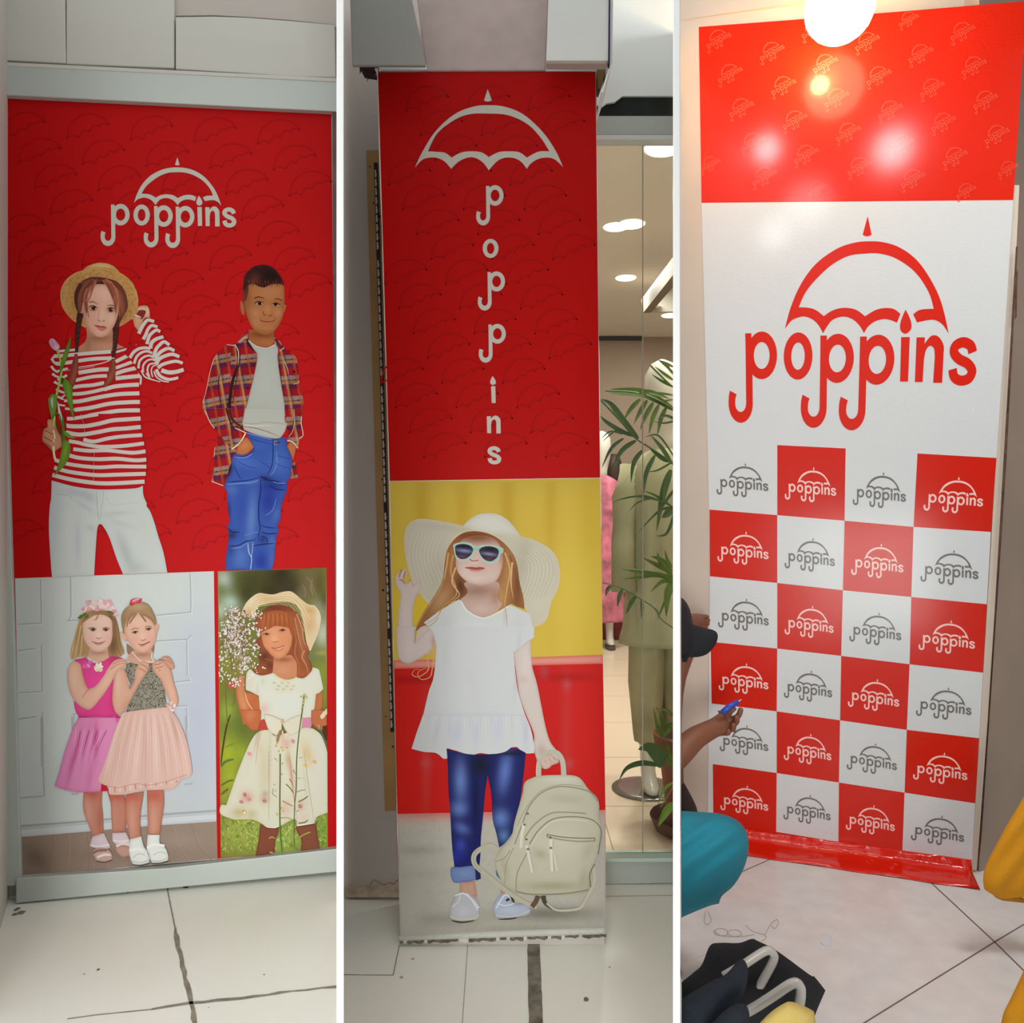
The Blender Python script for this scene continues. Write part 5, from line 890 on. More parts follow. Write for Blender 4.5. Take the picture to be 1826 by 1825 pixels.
TU = "1005,-42! 1120,-58 1240,-72 1350,-85! 1420,-30 1470,60 1510,160 1545,300 1565,440! 1540,485 1480,500 1440,560! 1400,585 1330,590! 1260,600 1195,590! 1100,605 1010,628 900,630! 880,560 850,550! 800,510 840,400 880,280 930,120 970,20"
a.f('cdaaa0', TU, edge=('bc9488', 16, .4), sh=[(980, 250, 30, 260, 14, 'c29a8e', .6), (1100, 350, 26, 260, 5, 'd8bab0', .7), (1190, 300, 14, 300, 0, 'be968a', .7), (1260, 250, 30, 280, -3, 'd8bcb4', .6), (1330, 300, 14, 280, -6, 'c09a90', .6), (1430, 120, 16, 200, -12, 'b07c70', .7), (1480, 330, 30, 200, -14, 'd4b4aa', .6), (1050, 100, 20, 160, 8, 'c8a094', .6), (850, 480, 40, 60, 20, 'c89c8c', .5)])
for k in range(17):
    x0_ = 1010 + k * 24; x1_ = 840 + k * 44; a.s('b99286' if k % 2 else 'dcc4bc', f"{x0_},{-40} {(x0_+x1_)/2+5},{180} {x1_},{540+30*math.sin(k)-k*3}", 5, 3, tip=.3, tip0=.3, keep=k > 0)
for k in range(14): a.s('b08478' if k % 2 else 'd8bdb4', f"{890+k*42},{570-k*4-3*(k%3)} {895+k*42},{622-k*7}", 14, 8, keep=k > 0)
a.s('b88a7e', "860,550 960,572 1100,540 1200,552 1320,530 1450,490 1520,465", 6)
for P_, s_ in (("1022,630! 1170,605! 1155,700 1142,800 1142,940! 1140,975 1060,990! 1040,900 1020,800", 1075), ("1195,592! 1330,588! 1335,680 1325,780 1300,950! 1205,952! 1200,780", 1250)):
    a.f('b87c68', P_, edge=('98584a', 14, .6), sh=[(s_, 640, 80, 60, 0, 'a84a38', .75), (s_, 850, 26, 140, 0, 'c69480', .7)])
a.f('d4d6d2', "1058,992! 1150,968! 1172,1050 1215,1110 1215,1180! 1150,1198 1085,1196! 1062,1150 1050,1080", edge=('a8aaa8', 12, .6)); a.f('d4d6d2', "1202,955! 1300,955! 1302,1030 1348,1065 1370,1130 1365,1165! 1300,1182 1240,1184! 1200,1110 1195,1050", edge=('a8aaa8', 12, .6), keep=True)
for L in ("1055,1085 1110,1070 1170,1080", "1198,1065 1250,1035 1340,1045"): a.s('dedfdc', L, 22)
for L in ("1075,1200 1150,1206 1218,1190", "1235,1190 1300,1190 1370,1170"): a.s('4c4238', L, 6)
for L in ("1075,1170 1150,1180 1215,1160", "1240,1165 1300,1168 1365,1140", "1085,1140 1130,1110 1180,1120", "1250,1120 1300,1095 1350,1110"): a.s('aaa8a2', L, 5)
a.build('printed_people', p1, PRL, 'printed pair of little girls in a pink dress and a sequinned tulle dress')
# ---- photo of the girl with blossom. G: (370,1000) 6.292   H: (370,1270) 6.292
p2 = slab('photo', "388.3,1019 582.2,1012.8 583,1270 584.6,1514.6 393.8,1530.5 391,1270", LW, .0048, .0002, M['vinyl_edge'], lpz); p2['label'] = 'garden photograph of a girl in a cream hat'
a = Art(LW, .0053)
Gb = [(430, 1030, 30, 22, 0, '5e6a34', .8), (400, 1035, 14, 18, 0, 'b4c0b4', .9), (395, 1055, 14, 16, 0, '64703c', .8), (412, 1075, 16, 14, 0, 'a8bcac', .9), (392, 1090, 12, 14, 0, 'a8b8a4', .8), (400, 1110, 14, 14, 0, '8a9460', .6),
      (450, 1030, 40, 25, 0, '3c3a16', .8), (500, 1025, 34, 30, 0, '281c12', .9), (440, 1060, 20, 26, 0, '2c2a18', .8), (480, 1055, 30, 20, 0, '2c2010', .85), (520, 1050, 30, 30, 0, '2e2418', .85), (555, 1030, 20, 30, 0, '6a5840', .7), (540, 1060, 12, 20, 30, '6a6248', .7), (570, 1040, 10, 30, 0, '50481c', .7), (570, 1085, 16, 16, 0, '8c9078', .7), (580, 1070, 10, 16, 0, '3a3018', .6),
      (576, 1130, 14, 24, 0, 'b0b8a4', .85), (560, 1170, 22, 10, 0, '60684a', .7), (574, 1165, 12, 4, 0, 'b0a840', .8), (575, 1200, 20, 24, 0, '7c8a30', .8), (575, 1240, 14, 24, 0, '748a30', .8), (560, 1165, 20, 10, 0, '6c7450', .5),
      (400, 1180, 20, 24, 0, '7c8034', .85), (425, 1190, 20, 20, 0, '8a8438', .7), (400, 1230, 16, 30, 0, '6e702c', .85), (405, 1270, 14, 20, 0, '88a038', .8), (430, 1300, 20, 24, 0, '56662a', .8), (410, 1310, 18, 18, 0, '66782c', .7), (405, 1345, 18, 30, 0, '9aa62c', .85), (430, 1345, 20, 20, 0, '8a9a2c', .8), (410, 1390, 20, 30, 0, '98a42c', .85), (400, 1420, 16, 20, 0, '8c9438', .7), (570, 1290, 14, 20, 0, '4a4a1c', .8), (576, 1310, 10, 14, 0, '2c3014', .6)]
a.f('6c6c30', "388.3,1019! 582.2,1012.8! 583,1270! 584.6,1514.6! 393.8,1530.5! 391,1270!", poly=True, step=2.6, n=.02, sh=Gb + [(490, 1490, 120, 46, 0, '8a9640', .95), (430, 1480, 40, 30, 0, '9aa24a', .7), (500, 1495, 26, 30, 0, '88a050', .7), (575, 1480, 14, 40, 0, '7a963c', .7)])
a.z(370, 1000, 6.292); R_ = random.Random(33)
for L, w_ in (("1180,200 1160,300 1190,400", 26), ("1100,170 1170,260 1230,420", 16), ("870,230 930,300", 14), ("1060,260 1100,340 1090,420", 14), ("1260,120 1200,240", 16)): a.s('7a6c50', L, w_, tip=.4, tip0=.4)
# grass at the bottom
a.z(370, 1270, 6.292)
for k in range(520):
    x = R_.uniform(160, 1335); y = R_.uniform(1180, 1590 - x * .03)
    if x > 300 and x < 560 and y < 1230: continue
    an = R_.uniform(-.9, .9); L_ = R_.uniform(25, 80); c = R_.choice(['a8b454', '6c8430', 'c4c878', '4c6424', '90a444', '7c9c50', 'b0bc68', '586c2c'])
    x2 = min(1340, max(152, x + math.sin(an) * L_)); y2 = y - math.cos(an) * L_ * .8; a.s(c, [(x, y), ((x + x2) / 2 + R_.uniform(-8, 8), (y + y2) / 2), (x2, y2)], R_.uniform(5, 11), 3, tip=.5, seg=3, keep=k % 8 > 0)
for L, w_, c in (("260,20 210,180 170,420 150,600", 18, '4a3420'), ("150,620 200,560 300,530", 26, '5a6a34'), ("155,690 200,640", 14, '6a7430'), ("150,830 230,780 300,765", 20, '5c6a24'), ("150,930 200,890 235,860", 26, '6e5c30'), ("190,400 260,370 310,360", 9, '6a8030'), ("150,1140 240,1125 320,1140", 26, '4a5c38')): a.s(c, L, w_, tip=.3, tip0=.2)
# girl: hat
a.z(370, 1000, 6.292)
HT = "380,600 430,480 510,400 580,365 650,372 740,380 840,352 930,345 990,380 1060,440 1130,490 1200,500! 1250,560 1275,640 1262,740 1225,860 1180,960 1160,1010! 1120,960 1000,500 600,500 520,640 420,620"
a.f('c7b08a', HT, edge=('cfc0a0', 16, .5), sh=[(500, 480, 70, 70, 0, 'd0c4a8', .7), (660, 430, 60, 40, 20, 'bc8e54', .6), (1150, 560, 60, 40, 30, 'b88c4c', .7), (900, 400, 80, 40, 0, 'cdb890', .6), (1140, 720, 60, 90, 0, 'bc9468', .7), (1200, 880, 50, 90, 15, 'ccb498', .8), (470, 600, 60, 50, 0, 'bc905c', .8), (1240, 640, 20, 100, 0, 'd0cab4', .7), (760, 440, 140, 30, 0, 'bf9a64', .6)])
for k in range(9): a.s('b89868' if k % 2 else 'd4c4a0', f"{430+k*14},{560-k*3} {560+k*6},{430+k*10} {760},{405+k*11} {930-k*5},{395+k*14} {1060-k*10},{500+k*16} {1150-k*8},{680+k*14}", 4, keep=k > 0)
HAIR = "600,580 680,520 780,492 880,505 970,560 1040,640 1070,760 1100,900 1140,1000 1125,1090 1160,1140 1170,1230 1140,1350! 1080,1310 980,1330! 960,1200 900,1100 760,1150 750,1220 700,1270 600,1290 540,1280 500,1230! 580,1160 570,1080 590,1000 540,960 540,900 590,860 530,760 540,660"
a.f('8c4a2c', HAIR, edge=('6c3420', 18, .5), sh=[(760, 540, 180, 50, 0, '5c2818', .85), (800, 650, 150, 70, 0, 'a05830', .7), (1050, 850, 40, 200, -8, 'a06a48', .7), (640, 1080, 60, 60, 0, '3a2420', .85), (1080, 1120, 50, 80, 0, '8a5434', .6), (700, 1180, 50, 60, 0, '4a2820', .7), (1040, 1270, 80, 50, 0, 'a45a34', .7), (970, 950, 40, 140, 0, '7c4028', .6), (570, 960, 25, 80, 0, '6a3424', .6)])
for L, c in (("1000,600 1060,760 1080,900 1130,1010", 'b8805c'), ("980,640 1010,800 1050,960 1090,1100", 'b07850'), ("1090,1010 1060,1080 1110,1180 1140,1300", 'b8845c'), ("1000,900 980,1040 1030,1180 1010,1300", 'a4643c'), ("640,1100 740,1140 750,1220 680,1275 590,1285", '8a4a30'), ("960,700 990,860 1000,980", '9c5c38'), ("560,880 600,1000 640,1080", '7c4028')): a.s(c, L, 16, 7, tip=.4)
a.f('b87a58', "745,1080! 940,1060! 1000,1150 1000,1300! 880,1335 780,1310 730,1265!", sh=[(850, 1110, 110, 30, 0, '8a4a30', .8), (850, 1230, 80, 50, 0, 'c48c6c', .6)])
a.f('c6855f', "605,840 615,780 680,720 800,690 900,700 945,780 950,880 930,980 880,1060 800,1105 740,1080 680,1020 630,950", edge=('a0603c', 20, .6), sh=[(760, 790, 80, 50, 0, 'cc9470', .6), (660, 940, 40, 40, 0, 'd0845c', .6), (900, 900, 35, 50, 0, 'c87850', .6), (750, 880, 40, 45, 0, 'd8a07c', .7), (800, 1050, 50, 25, 0, 'cc8c64', .6), (660, 830, 45, 25, -10, 'a06444', .6), (840, 785, 50, 25, -15, 'a06444', .6)])
a.f('944e2a', "560,800 590,680 680,580 800,560 920,600 960,700 965,800 940,840! 910,760 850,745 760,735 690,770 620,800!", sh=[(780, 640, 150, 60, 0, 'a45c30', .7), (640, 720, 50, 50, -30, '9c5832', .6)])
for k in range(12): a.s('7a3c20' if k % 2 else 'b06c40', f"{640+k*24},{600} {630+k*26},{680} {615+k*28},{780-3*k}", 7, 3, tip=.4, keep=k > 0)
a.s('6a3422', "625,828 660,815 700,830", 9, tip=.3); a.e('48281c', 665, 828, 20, 9, -5); a.s('6a3422', "805,790 840,770 880,785", 9, tip=.3); a.e('48281c', 842, 784, 20, 9, -10)
a.s('a05c40', "722,915 760,915 800,905", 9, tip=.3, tip0=.3); a.f('d8b0a0', "735,985 800,985 860,955 800,1000"); a.s('9a3c30', "712,978 780,985 870,950", 10, tip=.2, tip0=.2); a.s('c05c4c', "735,995 800,1008 860,975", 12, tip=.3, tip0=.3)
# dress upper
DU = "440,1260! 480,1220 540,1270 620,1290 735,1262! 800,1310 880,1340 960,1325 1000,1310! 1080,1320 1160,1250 1180,1200! 1240,1215 1262,1260 1300,1440! 1260,1480 1218,1500! 1200,1650 1165,1840! 600,1840! 585,1650 575,1520! 500,1480 430,1450! 430,1350"
a.f('c6c6b8', DU, edge=('b4ae98', 16, .5), sh=[(850, 1430, 120, 60, 0, 'bdb898', .5), (640, 1660, 60, 60, 0, 'cc9c94', .7), (480, 1380, 40, 70, 0, 'c8b09c', .5), (900, 1600, 160, 120, 0, 'c4cac4', .7), (620, 1350, 20, 40, 0, 'a0b4a0', .5), (560, 1460, 12, 80, 0, 'b8a890', .6)])
a.s('c8b880', "735,1262 800,1312 880,1340 960,1326 1000,1305", 9)
for k in range(18): a.e('b8b090', 740 + (k * 53) % 230, 1370 + (k * 37) % 110, 13, 9, k * 40, keep=k > 0)
a.f('b4653c', "435,1480 500,1490 570,1530 585,1660 595,1840! 400,1840! 340,1600 320,1480 330,1380 370,1300! 410,1330 420,1450", edge=('904a2c', 14, .4), sh=[(400, 1600, 40, 140, -15, 'c88c64', .7), (520, 1600, 40, 120, 0, 'a85a38', .6), (380, 1420, 30, 80, 0, 'c08864', .6)])
a.s('dcc49c', "420,1470 440,1560 480,1640 580,1760", 7, tip=.4, tip0=.3)
a.f('b06840', "1225,1500! 1290,1480 1290,1620 1270,1700 1335,1660! 1335,1840! 1165,1840! 1200,1650", edge=('8c4c2c', 12, .4)); a.f('c8c0a4', "1270,1740 1300,1690 1340,1660! 1340,1740 1280,1780")
a.f('a8503c', "225,1380 260,1340 300,1340 310,1400 280,1440 240,1430"); a.f('b87450', "330,1370 380,1280 410,1340 400,1420 340,1430")
# blossom sprays
for k in range(640):
    u = R_.gauss(0, 1); v = R_.gauss(0, 1); x = 320 + u * 110; y = 860 + v * 200
    if x < 130 or x > 620 or y < 540 or y > 1420: continue
    a.e(R_.choice(['c8beb8', 'd4ccc4', 'bca8a0', '8a6a54', 'a88c74', 'c4b0bc', '745c44', 'dcd6d0', 'b09a8c']), x, y, R_.uniform(8, 19), R_.uniform(5, 11), R_.uniform(0, 180), keep=k % 6 > 0, n=7)
for k in range(160):
    t = R_.random(); cx_, cy_ = R_.choice([(310, 560), (545, 1190), (590, 790), (170, 1240), (260, 640), (540, 600), (400, 1230), (160, 1080), (330, 1400), (540, 985), (520, 680), (200, 760), (440, 1110), (300, 1350)])
    a.e(R_.choice(['d8d2cc', 'c8beb4', 'e0dcd6', 'b8a498']), max(132, cx_ + R_.gauss(0, 30)), cy_ + R_.gauss(0, 30), R_.uniform(8, 16), R_.uniform(6, 11), R_.uniform(0, 180), keep=k % 6 > 0, n=7)
for L in ("300,980 290,1100 270,1250", "420,900 360,1050 310,1250", "210,900 250,1080 270,1250", "290,1440 300,1560 270,1640", "200,1400 205,1600 225,1840"): a.s('7c6848', L, 6)
# bow, belt and skirt
a.z(370, 1270, 6.292)
a.f('b0603c', "350,-20! 600,-20! 595,100 570,200! 500,205 430,130", edge=('904628', 14, .4), sh=[(480, 40, 50, 60, 30, 'c08058', .6)])
a.f('ac6240', "1165,-20! 1340,-20! 1340,190! 1260,210 1200,160! 1165,100", edge=('8c4a2c', 12, .4)); a.f('c8c0a4', "1265,50 1300,0! 1340,-30! 1340,20! 1290,80"); a.f('502c14', "1290,160! 1340,150! 1340,330! 1290,240!")
a.f('b04038', "575,200 590,110 640,90 680,200! 620,225", edge=('8c2c28', 10, .5)); a.f('c07c94', "1060,70! 1160,65! 1165,170 1110,185 1060,175!")
DS = "600,210! 690,205 760,270 900,230 1070,180 1180,185! 1260,240 1310,340 1345,450! 1348,1130! 1230,1180 1200,1250! 1100,1270 1000,1285! 980,1200 800,1290 740,1305 650,1290! 600,1250 500,1210 300,1210! 150,1150 150,1050 210,1045! 260,900 330,700 400,520 480,340 540,250"
a.f('c5c3b0', DS, edge=('b4a886', 18, .4), sh=[(640, 650, 70, 300, 0, 'bcae90', .75), (450, 560, 60, 200, 20, 'c4beac', .7), (440, 960, 70, 70, 0, 'bc8a80', .85), (640, 970, 50, 60, 0, 'b08c7c', .8), (650, 910, 30, 20, 0, '80907c', .7), (780, 650, 26, 300, 0, 'ccb8ae', .7), (880, 350, 60, 60, 20, 'c49084', .7), (1130, 480, 60, 140, -20, 'c4a468', .8), (940, 680, 26, 200, -8, 'bc8878', .8), (1230, 650, 80, 300, 0, 'c4c2bc', .7), (880, 1080, 60, 100, 0, 'c89c90', .6), (1050, 1050, 40, 60, 0, 'b87c78', .6), (1080, 1180, 60, 50, 0, 'ccaca0', .7), (560, 300, 20, 120, 15, 'a88068', .6), (700, 500, 12, 300, 0, 'a8987c', .5), (350, 1130, 80, 60, 0, 'b09c64', .8), (500, 1150, 60, 60, 0, 'a89a60', .6), (800, 250, 24, 60, 0, '9c7c54', .8), (1100, 850, 12, 220, -6, 'b4a898', .6), (900, 530, 26, 80, 0, 'a89050', .6), (590, 420, 20, 60, 0, 'c8a870', .5), (480, 480, 30, 40, 0, 'cc9c98', .5)])
a.f('c9c4b0', "630,30! 720,40 830,90! 830,200 770,270! 690,210 650,110", edge=('ac9c80', 10, .6)); a.f('c8c2ae', "840,130! 960,60 1060,30! 1050,200 930,275! 870,200", edge=('ac9c80', 10, .6)); a.e('c49a84', 838, 110, 16, 30)
for L, c, w_ in (("840,200 850,330 870,420", 'c8a898', 26), ("820,200 790,300 780,360", '8c7048', 30), ("690,420 690,760 690,1240", 'a4927a', 7), ("920,480 950,800 1000,1200", 'b08470', 9), ("1080,400 1130,800 1200,1240", 'a89c88', 8), ("600,230 560,420 540,600", 'b09a84', 7), ("660,1290 740,1300 800,1280", 'dcd8cc', 12), ("1000,1278 1100,1262 1200,1250", 'dcd8cc', 10), ("580,1250 640,1280", 'd8d0bc', 10)): a.s(c, L, w_, tip=.3, tip0=.2)
for x, y, c in ((420, 930, 'b46c68'), (470, 980, 'c08480'), (380, 1010, 'b8787c'), (640, 1000, 'a87868'), (410, 1120, 'c09a5c'), (470, 470, 'c48c90'), (1040, 1060, 'b4706c'), (960, 330, 'c08088'), (1200, 560, 'c8a45c'), (1100, 600, 'c8a868')): a.e(c, x, y, 26, 20, x % 90)
a.f('7a4434', "590,1255! 650,1292 740,1305 800,1300! 790,1380 760,1440 750,1600! 540,1612! 570,1450", edge=('5c2c24', 14, .5)); a.f('7a4836', "990,1290! 1100,1275 1215,1255! 1235,1400 1262,1548! 1045,1565! 1050,1430 1010,1360", edge=('5c3024', 14, .5))
for L, w_, c in (("1085,-200 1060,0 1020,300 1000,560 995,850 975,1100 970,1560", 13, '4c6430'), ("815,470 815,700 812,1000 815,1300 835,1590", 16, '50682c'), ("750,520 800,560", 10, '8a8c3c'), ("880,810 930,860 970,920", 12, '6a6a2c'), ("960,650 1000,720", 10, '6e6c2c'), ("920,750 980,860", 12, '8a6c34'), ("1020,1010 1080,980 1135,940", 12, '5c6434'), ("1000,900 1060,880 1100,875", 7, '6c7440'), ("1010,745 1090,742", 6, '7c8450'), ("1030,520 1085,505", 7, '6c6c44'), ("840,1000 900,1030 960,1060", 11, '8c8440'), ("820,1190 900,1190 960,1220", 10, '9a9844'), ("1000,1120 1040,1095", 8, '5c6434'), ("1020,1250 1090,1240 1130,1210", 14, '70703c'), ("990,1440 1060,1390 1120,1360 1160,1350", 14, '98984c'), ("690,1420 720,1405 760,1420", 12, 'a09c48'), ("740,860 730,920 790,960", 6, '6a7448'), ("770,870 750,910", 7, '6a7448'), ("740,810 770,825", 7, '50602c'), ("1250,150 1290,260 1345,400", 18, '54684c'), ("1245,145 1265,200", 8, 'd0d0bc'), ("700,1575 760,1590", 18, 'a8b060')): a.s(c, L, w_, tip=.25)
for x, y in ((780, 340), (830, 400), (770, 380), (800, 440), (890, 400), (845, 430), (1080, -130), (1050, -170), (1110, -160), (1090, -190), (1075, -100), (1060, -50), (840, 580), (835, 700), (830, 1080), (850, 1110), (415, 1130), (780, 1150)): a.e('b0a450' if x != 415 else 'e0d8c0', x, y, 14, 10, x % 180)
a.build('printed_person', p2, PRL, 'printed girl in cream sun hat and floral dress behind white blossom')
# ============================================================ things in the shop window
def lofted(rings, n=20):
    mb = MB(); mb.loft([circ((c[1], c[2]), c[3], c[4], c[0], n) for c in rings]); return mb
def mannequin(x, y, z0, hgt, name, label, dress, trouser, skin, hem=.36, flare=.0, floor_h=0, wf=1.0, head_w=.082, hands=True):
    t = empty(name, (x, y, z0), label, 'mannequin'); s_ = hgt / 1.85
    R = lambda z, rx, ry, dx=0, dy=0: (z0 + z * s_, x + dx * s_, y + dy * s_, rx * s_, ry * s_)
    b = lofted([R(1.43, .05, .05), R(1.5, .048, .05), R(1.56, .06, .07), R(1.62, head_w * .9, .095), R(1.70, head_w, .105), R(1.78, head_w * .92, .095), R(1.83, head_w * .6, .06), R(1.85, .01, .01)], 24)
    b.build('figure', skin, t, smooth=True)
    for sx in (-1, 1):
        b = MB(); b.loft([circ((x + sx * .085 * wf * s_ + dx * s_, y + dy * s_), r * s_, r * s_ * k, z0 + z * s_, 14) for z, r, k, dx, dy in ((.46, .06, 1, 0, 0), (.3, .05, 1, 0, .01), (.16, .034, 1, 0, .01), (.07, .032, 1.3, 0, -.005), (.03, .034, 2.2, 0, -.05), (.012, .036, 2.4, 0, -.06))]); b.build('leg', skin, t, smooth=True)
    d = MB(); rings = []
    prof = [(1.46, .07, .06), (1.43, .14, .08), (1.39, .2, .10), (1.28, .2, .12), (1.1, .175, .11), (.98, .185, .11), (.85, .21, .125), (.7, .225 + flare, .13), (.55, .235 + flare, .135), (hem + .02, .245 + flare, .14), (hem, .245 + flare, .14)]
    prof = [q for q in prof if q[0] >= hem]
    for z, rx, ry in prof:
        rings.append([Vector((x + s_ * (rx * wf + (.008 * math.sin(k * 2.1 + z * 3) if z < 1.2 else 0)) * math.cos(2 * math.pi * k / 36), y + s_ * (ry + (.012 * math.sin(k * 1.7) if z < 1.2 else 0)) * math.sin(2 * math.pi * k / 36), z0 + z * s_)) for k in range(36)])
    d.loft(rings); ob = d.build('tunic', dress, t, smooth=True)
    for sx in (-1, 1):
        sl = MB(); sl.tube([(x + sx * .17 * wf * s_, y, z0 + 1.38 * s_), (x + sx * .22 * wf * s_, y - .02 * s_, z0 + 1.25 * s_), (x + sx * .235 * wf * s_, y - .03 * s_, z0 + 1.05 * s_), (x + sx * .235 * wf * s_, y - .06 * s_, z0 + .85 * s_)], [.06 * s_, .06 * s_, .052 * s_, .055 * s_], 14); sl.build('sleeve', dress, t, smooth=True)
        if hands:
          hd = MB(); hd.tube([(x + sx * .235 * wf * s_, y - .06 * s_, z0 + .86 * s_), (x + sx * .235 * wf * s_, y - .065 * s_, z0 + .79 * s_), (x + sx * .232 * wf * s_, y - .07 * s_, z0 + .72 * s_), (x + sx * .228 * wf * s_, y - .075 * s_, z0 + .66 * s_)], [.03 * s_, .024 * s_, .032 * s_, .012 * s_], 10); hd.build('hand', skin, t, smooth=True)
        if trouser:
            tr = MB(); tr.loft([[Vector((x + s_ * (sx * .092 * wf + (r * wf + .006 * math.sin(k * 2.3 + z * 9)) * math.cos(2 * math.pi * k / 22)), y + s_ * (r + .006 * math.sin(k * 1.9)) * math.sin(2 * math.pi * k / 22), z0 + z * s_)) for k in range(22)] for z, r in ((.8, .11), (.6, .105), (.45, .1), (.32, .085), (.24, .075), (.2, .066), (.195, .06))]); tr.build('trouser_leg', trouser, t, smooth=True)
    return t
green = pm('sage_fabric', 'aaa682', .85, noise=.12, nscale=9); sage2 = pm('sage_trousers', 'a8a07c', .8, noise=.25, nscale=7)
skinw = pm('glossy_white_shell', 'd6d2c6', .25, coat=.3)
m1 = mannequin(.655, 3.42, .0826 + .012, 1.86, 'mannequin', 'white egg-headed mannequin in a long sage tunic and trousers behind the palm', green, sage2, skinw, hem=.62, wf=.74, hands=False)
dsc = MB(); dsc.loft([circ((.655 - .07, 3.42), .15, .15, .0832, 36), circ((.655 - .07, 3.42), .15, .15, .089, 36), circ((.655 - .07, 3.42), .12, .12, .093, 36)]); dsc.build('stand_plate', pm('steel_plate', '8c8880', .25, .8), m1, smooth=True)
pinkf = pm('pink_print_fabric', 'c46c80', .8, noise=.55, nscale=11); m2 = mannequin(.80, 7.0, .0826 + .03, 1.9, 'mannequin', 'distant white mannequin in a long pink printed dress and heels', pinkf, None, skinw, hem=.2, wf=.8)
he = MB()
for sx in (-.068, .068): he.loft([circ((.80 + sx, 6.93), .045, .12, .0834, 14), circ((.80 + sx, 6.93), .045, .12, .095, 14), circ((.8 + sx, 6.96), .035, .07, .125, 14)])
he.build('shoe', pm('dark_shoe_sole', '4a3c34', .6), m2)
bm_ = MB(); bm_.box(1.0, 1.35, 7.3, 7.6, .083, 1.45); 
m3 = empty('dress_form', (.97, 7.5, .0826), 'dark red dress glimpsed between the two mannequins', 'dress'); 
MB().loft([[Vector((.97 + r * math.cos(2 * math.pi * k / 24) + .004 * math.sin(k * 2), 7.5 + r * .6 * math.sin(2 * math.pi * k / 24), z)) for k in range(24)] for z, r in ((.09, .2), (.5, .2), (.95, .16), (1.2, .13), (1.4, .17), (1.5, .15), (1.56, .05))]).build('skirt', pm('dark_red_fabric', '7c1c20', .8, noise=.4, nscale=14), m3, smooth=True)
MB().loft([circ((.97, 7.5), .05, .05, 1.54, 16), circ((.97, 7.5), .06, .06, 1.6, 16), circ((.97, 7.5), .09, .1, 1.72, 16), circ((.97, 7.5), .05, .05, 1.84, 16)]).build('head', pm('dark_head', '3c241c', .6), m3, smooth=True)
# ---- potted palm
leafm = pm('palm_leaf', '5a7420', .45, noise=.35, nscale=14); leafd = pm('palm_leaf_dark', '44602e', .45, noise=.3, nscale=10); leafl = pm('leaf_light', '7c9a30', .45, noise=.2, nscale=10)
pz = 2.985; pxc = ray_x(1232, pz); zf = .0834
palm = empty('potted_palm', (pxc, pz, zf), 'palm in a terracotta pot standing just behind the shop glass', 'plant')
tc_ = pm('terracotta', '8a4a34', .75, noise=.25, nscale=9, bump=.15)
pot = MB(); pr = [(zf + .02, .085), (zf + .05, .09), (zf + .31, .122), (zf + .315, .136), (zf + .365, .142), (zf + .37, .134), (zf + .34, .125), (zf + .325, .12)]
pot.loft([circ((pxc, pz), r, r, z, 36) for z, r in pr]); pot.build('pot', tc_, palm, smooth=False)
MB().loft([circ((pxc, pz), r, r, z, 36) for z, r in ((zf, .12), (zf + .004, .135), (zf + .05, .155), (zf + .055, .152), (zf + .02, .128), (zf + .016, .02))]).build('saucer', pm('dark_terracotta', '5e3a30', .6, noise=.3, nscale=9), palm)
MB().loft([circ((pxc, pz), .118, .118, zf + .33, 24), circ((pxc, pz), .122, .122, zf + .335, 24)]).build('soil', pm('soil', '3c2a22', .95, noise=.6, nscale=60, bump=.6), palm)
def blade(mb, pts, w, fold=.25, tw=0):
    P = [Vector(p) for p in smooth3(pts, 5)]; n = len(P); A = []; B = []; C = []; D = []
    for i, p in enumerate(P):
        t = (P[min(i + 1, n - 1)] - P[max(i - 1, 0)]).normalized(); u = i / (n - 1)
        s_ = t.cross(Vector((.15 + tw, -1, .2))).normalized(); up = s_.cross(t).normalized(); ww = w * .5 * max(.04, math.sin(math.pi * min(1, (u * .93 + .07) ** .8)))
        A.append(p + s_ * ww + up * ww * fold); B.append(p); C.append(p - s_ * ww + up * ww * fold); D.append(p - up * .0009)
    mb.add(A + B + C + D, [f_ for i in range(n - 1) for f_ in ((i, i + 1, n + i + 1, n + i), (n + i, n + i + 1, 2 * n + i + 1, 2 * n + i), (i, 3 * n + i, 3 * n + i + 1, i + 1), (3 * n + i, 2 * n + i, 2 * n + i + 1, 3 * n + i + 1))])
def smooth3(P, seg):
    o = []; n = len(P)
    if n == 2: return [P[0].lerp(P[1], k / seg) for k in range(seg + 1)]
    for i in range(n - 1):
        a_, b_, c_, d_ = P[max(i - 1, 0)], P[i], P[i + 1], P[min(i + 2, n - 1)]
        for k in range(seg): o.append(Vector([cr(a_[j], b_[j], c_[j], d_[j], k / seg) for j in range(3)]))
    o.append(P[-1]); return o
def frond(pts, d0, d1, leaves, name='frond', mat=None, lw=.018, rib=.0035):
    """pts: rib from root to tip in photograph pixels; leaves: list of pixel polylines"""
    mb = MB(); n = len(pts); P = [at(p[0], p[1], d0 + (d1 - d0) * i / max(1, n - 1)) for i, p in enumerate(pts)]
    if rib: mb.tube(smooth3(P, 4), [rib] * (4 * (n - 1) + 1) if n > 2 else [rib] * 5, 6)
    for L in leaves:
        w_ = lw
        if isinstance(L[-1], (int, float)): w_ = L[-1]; L = L[:-1]
        best = min(range(n), key=lambda i: (pts[i][0] - L[0][0]) ** 2 + (pts[i][1] - L[0][1]) ** 2); dd = d0 + (d1 - d0) * best / max(1, n - 1)
        blade(mb, [at(x, y, dd - .012 * k) for k, (x, y) in enumerate(L)], w_)
    return mb.build(name, mat or leafm, palm)
root = (1236, 1318)
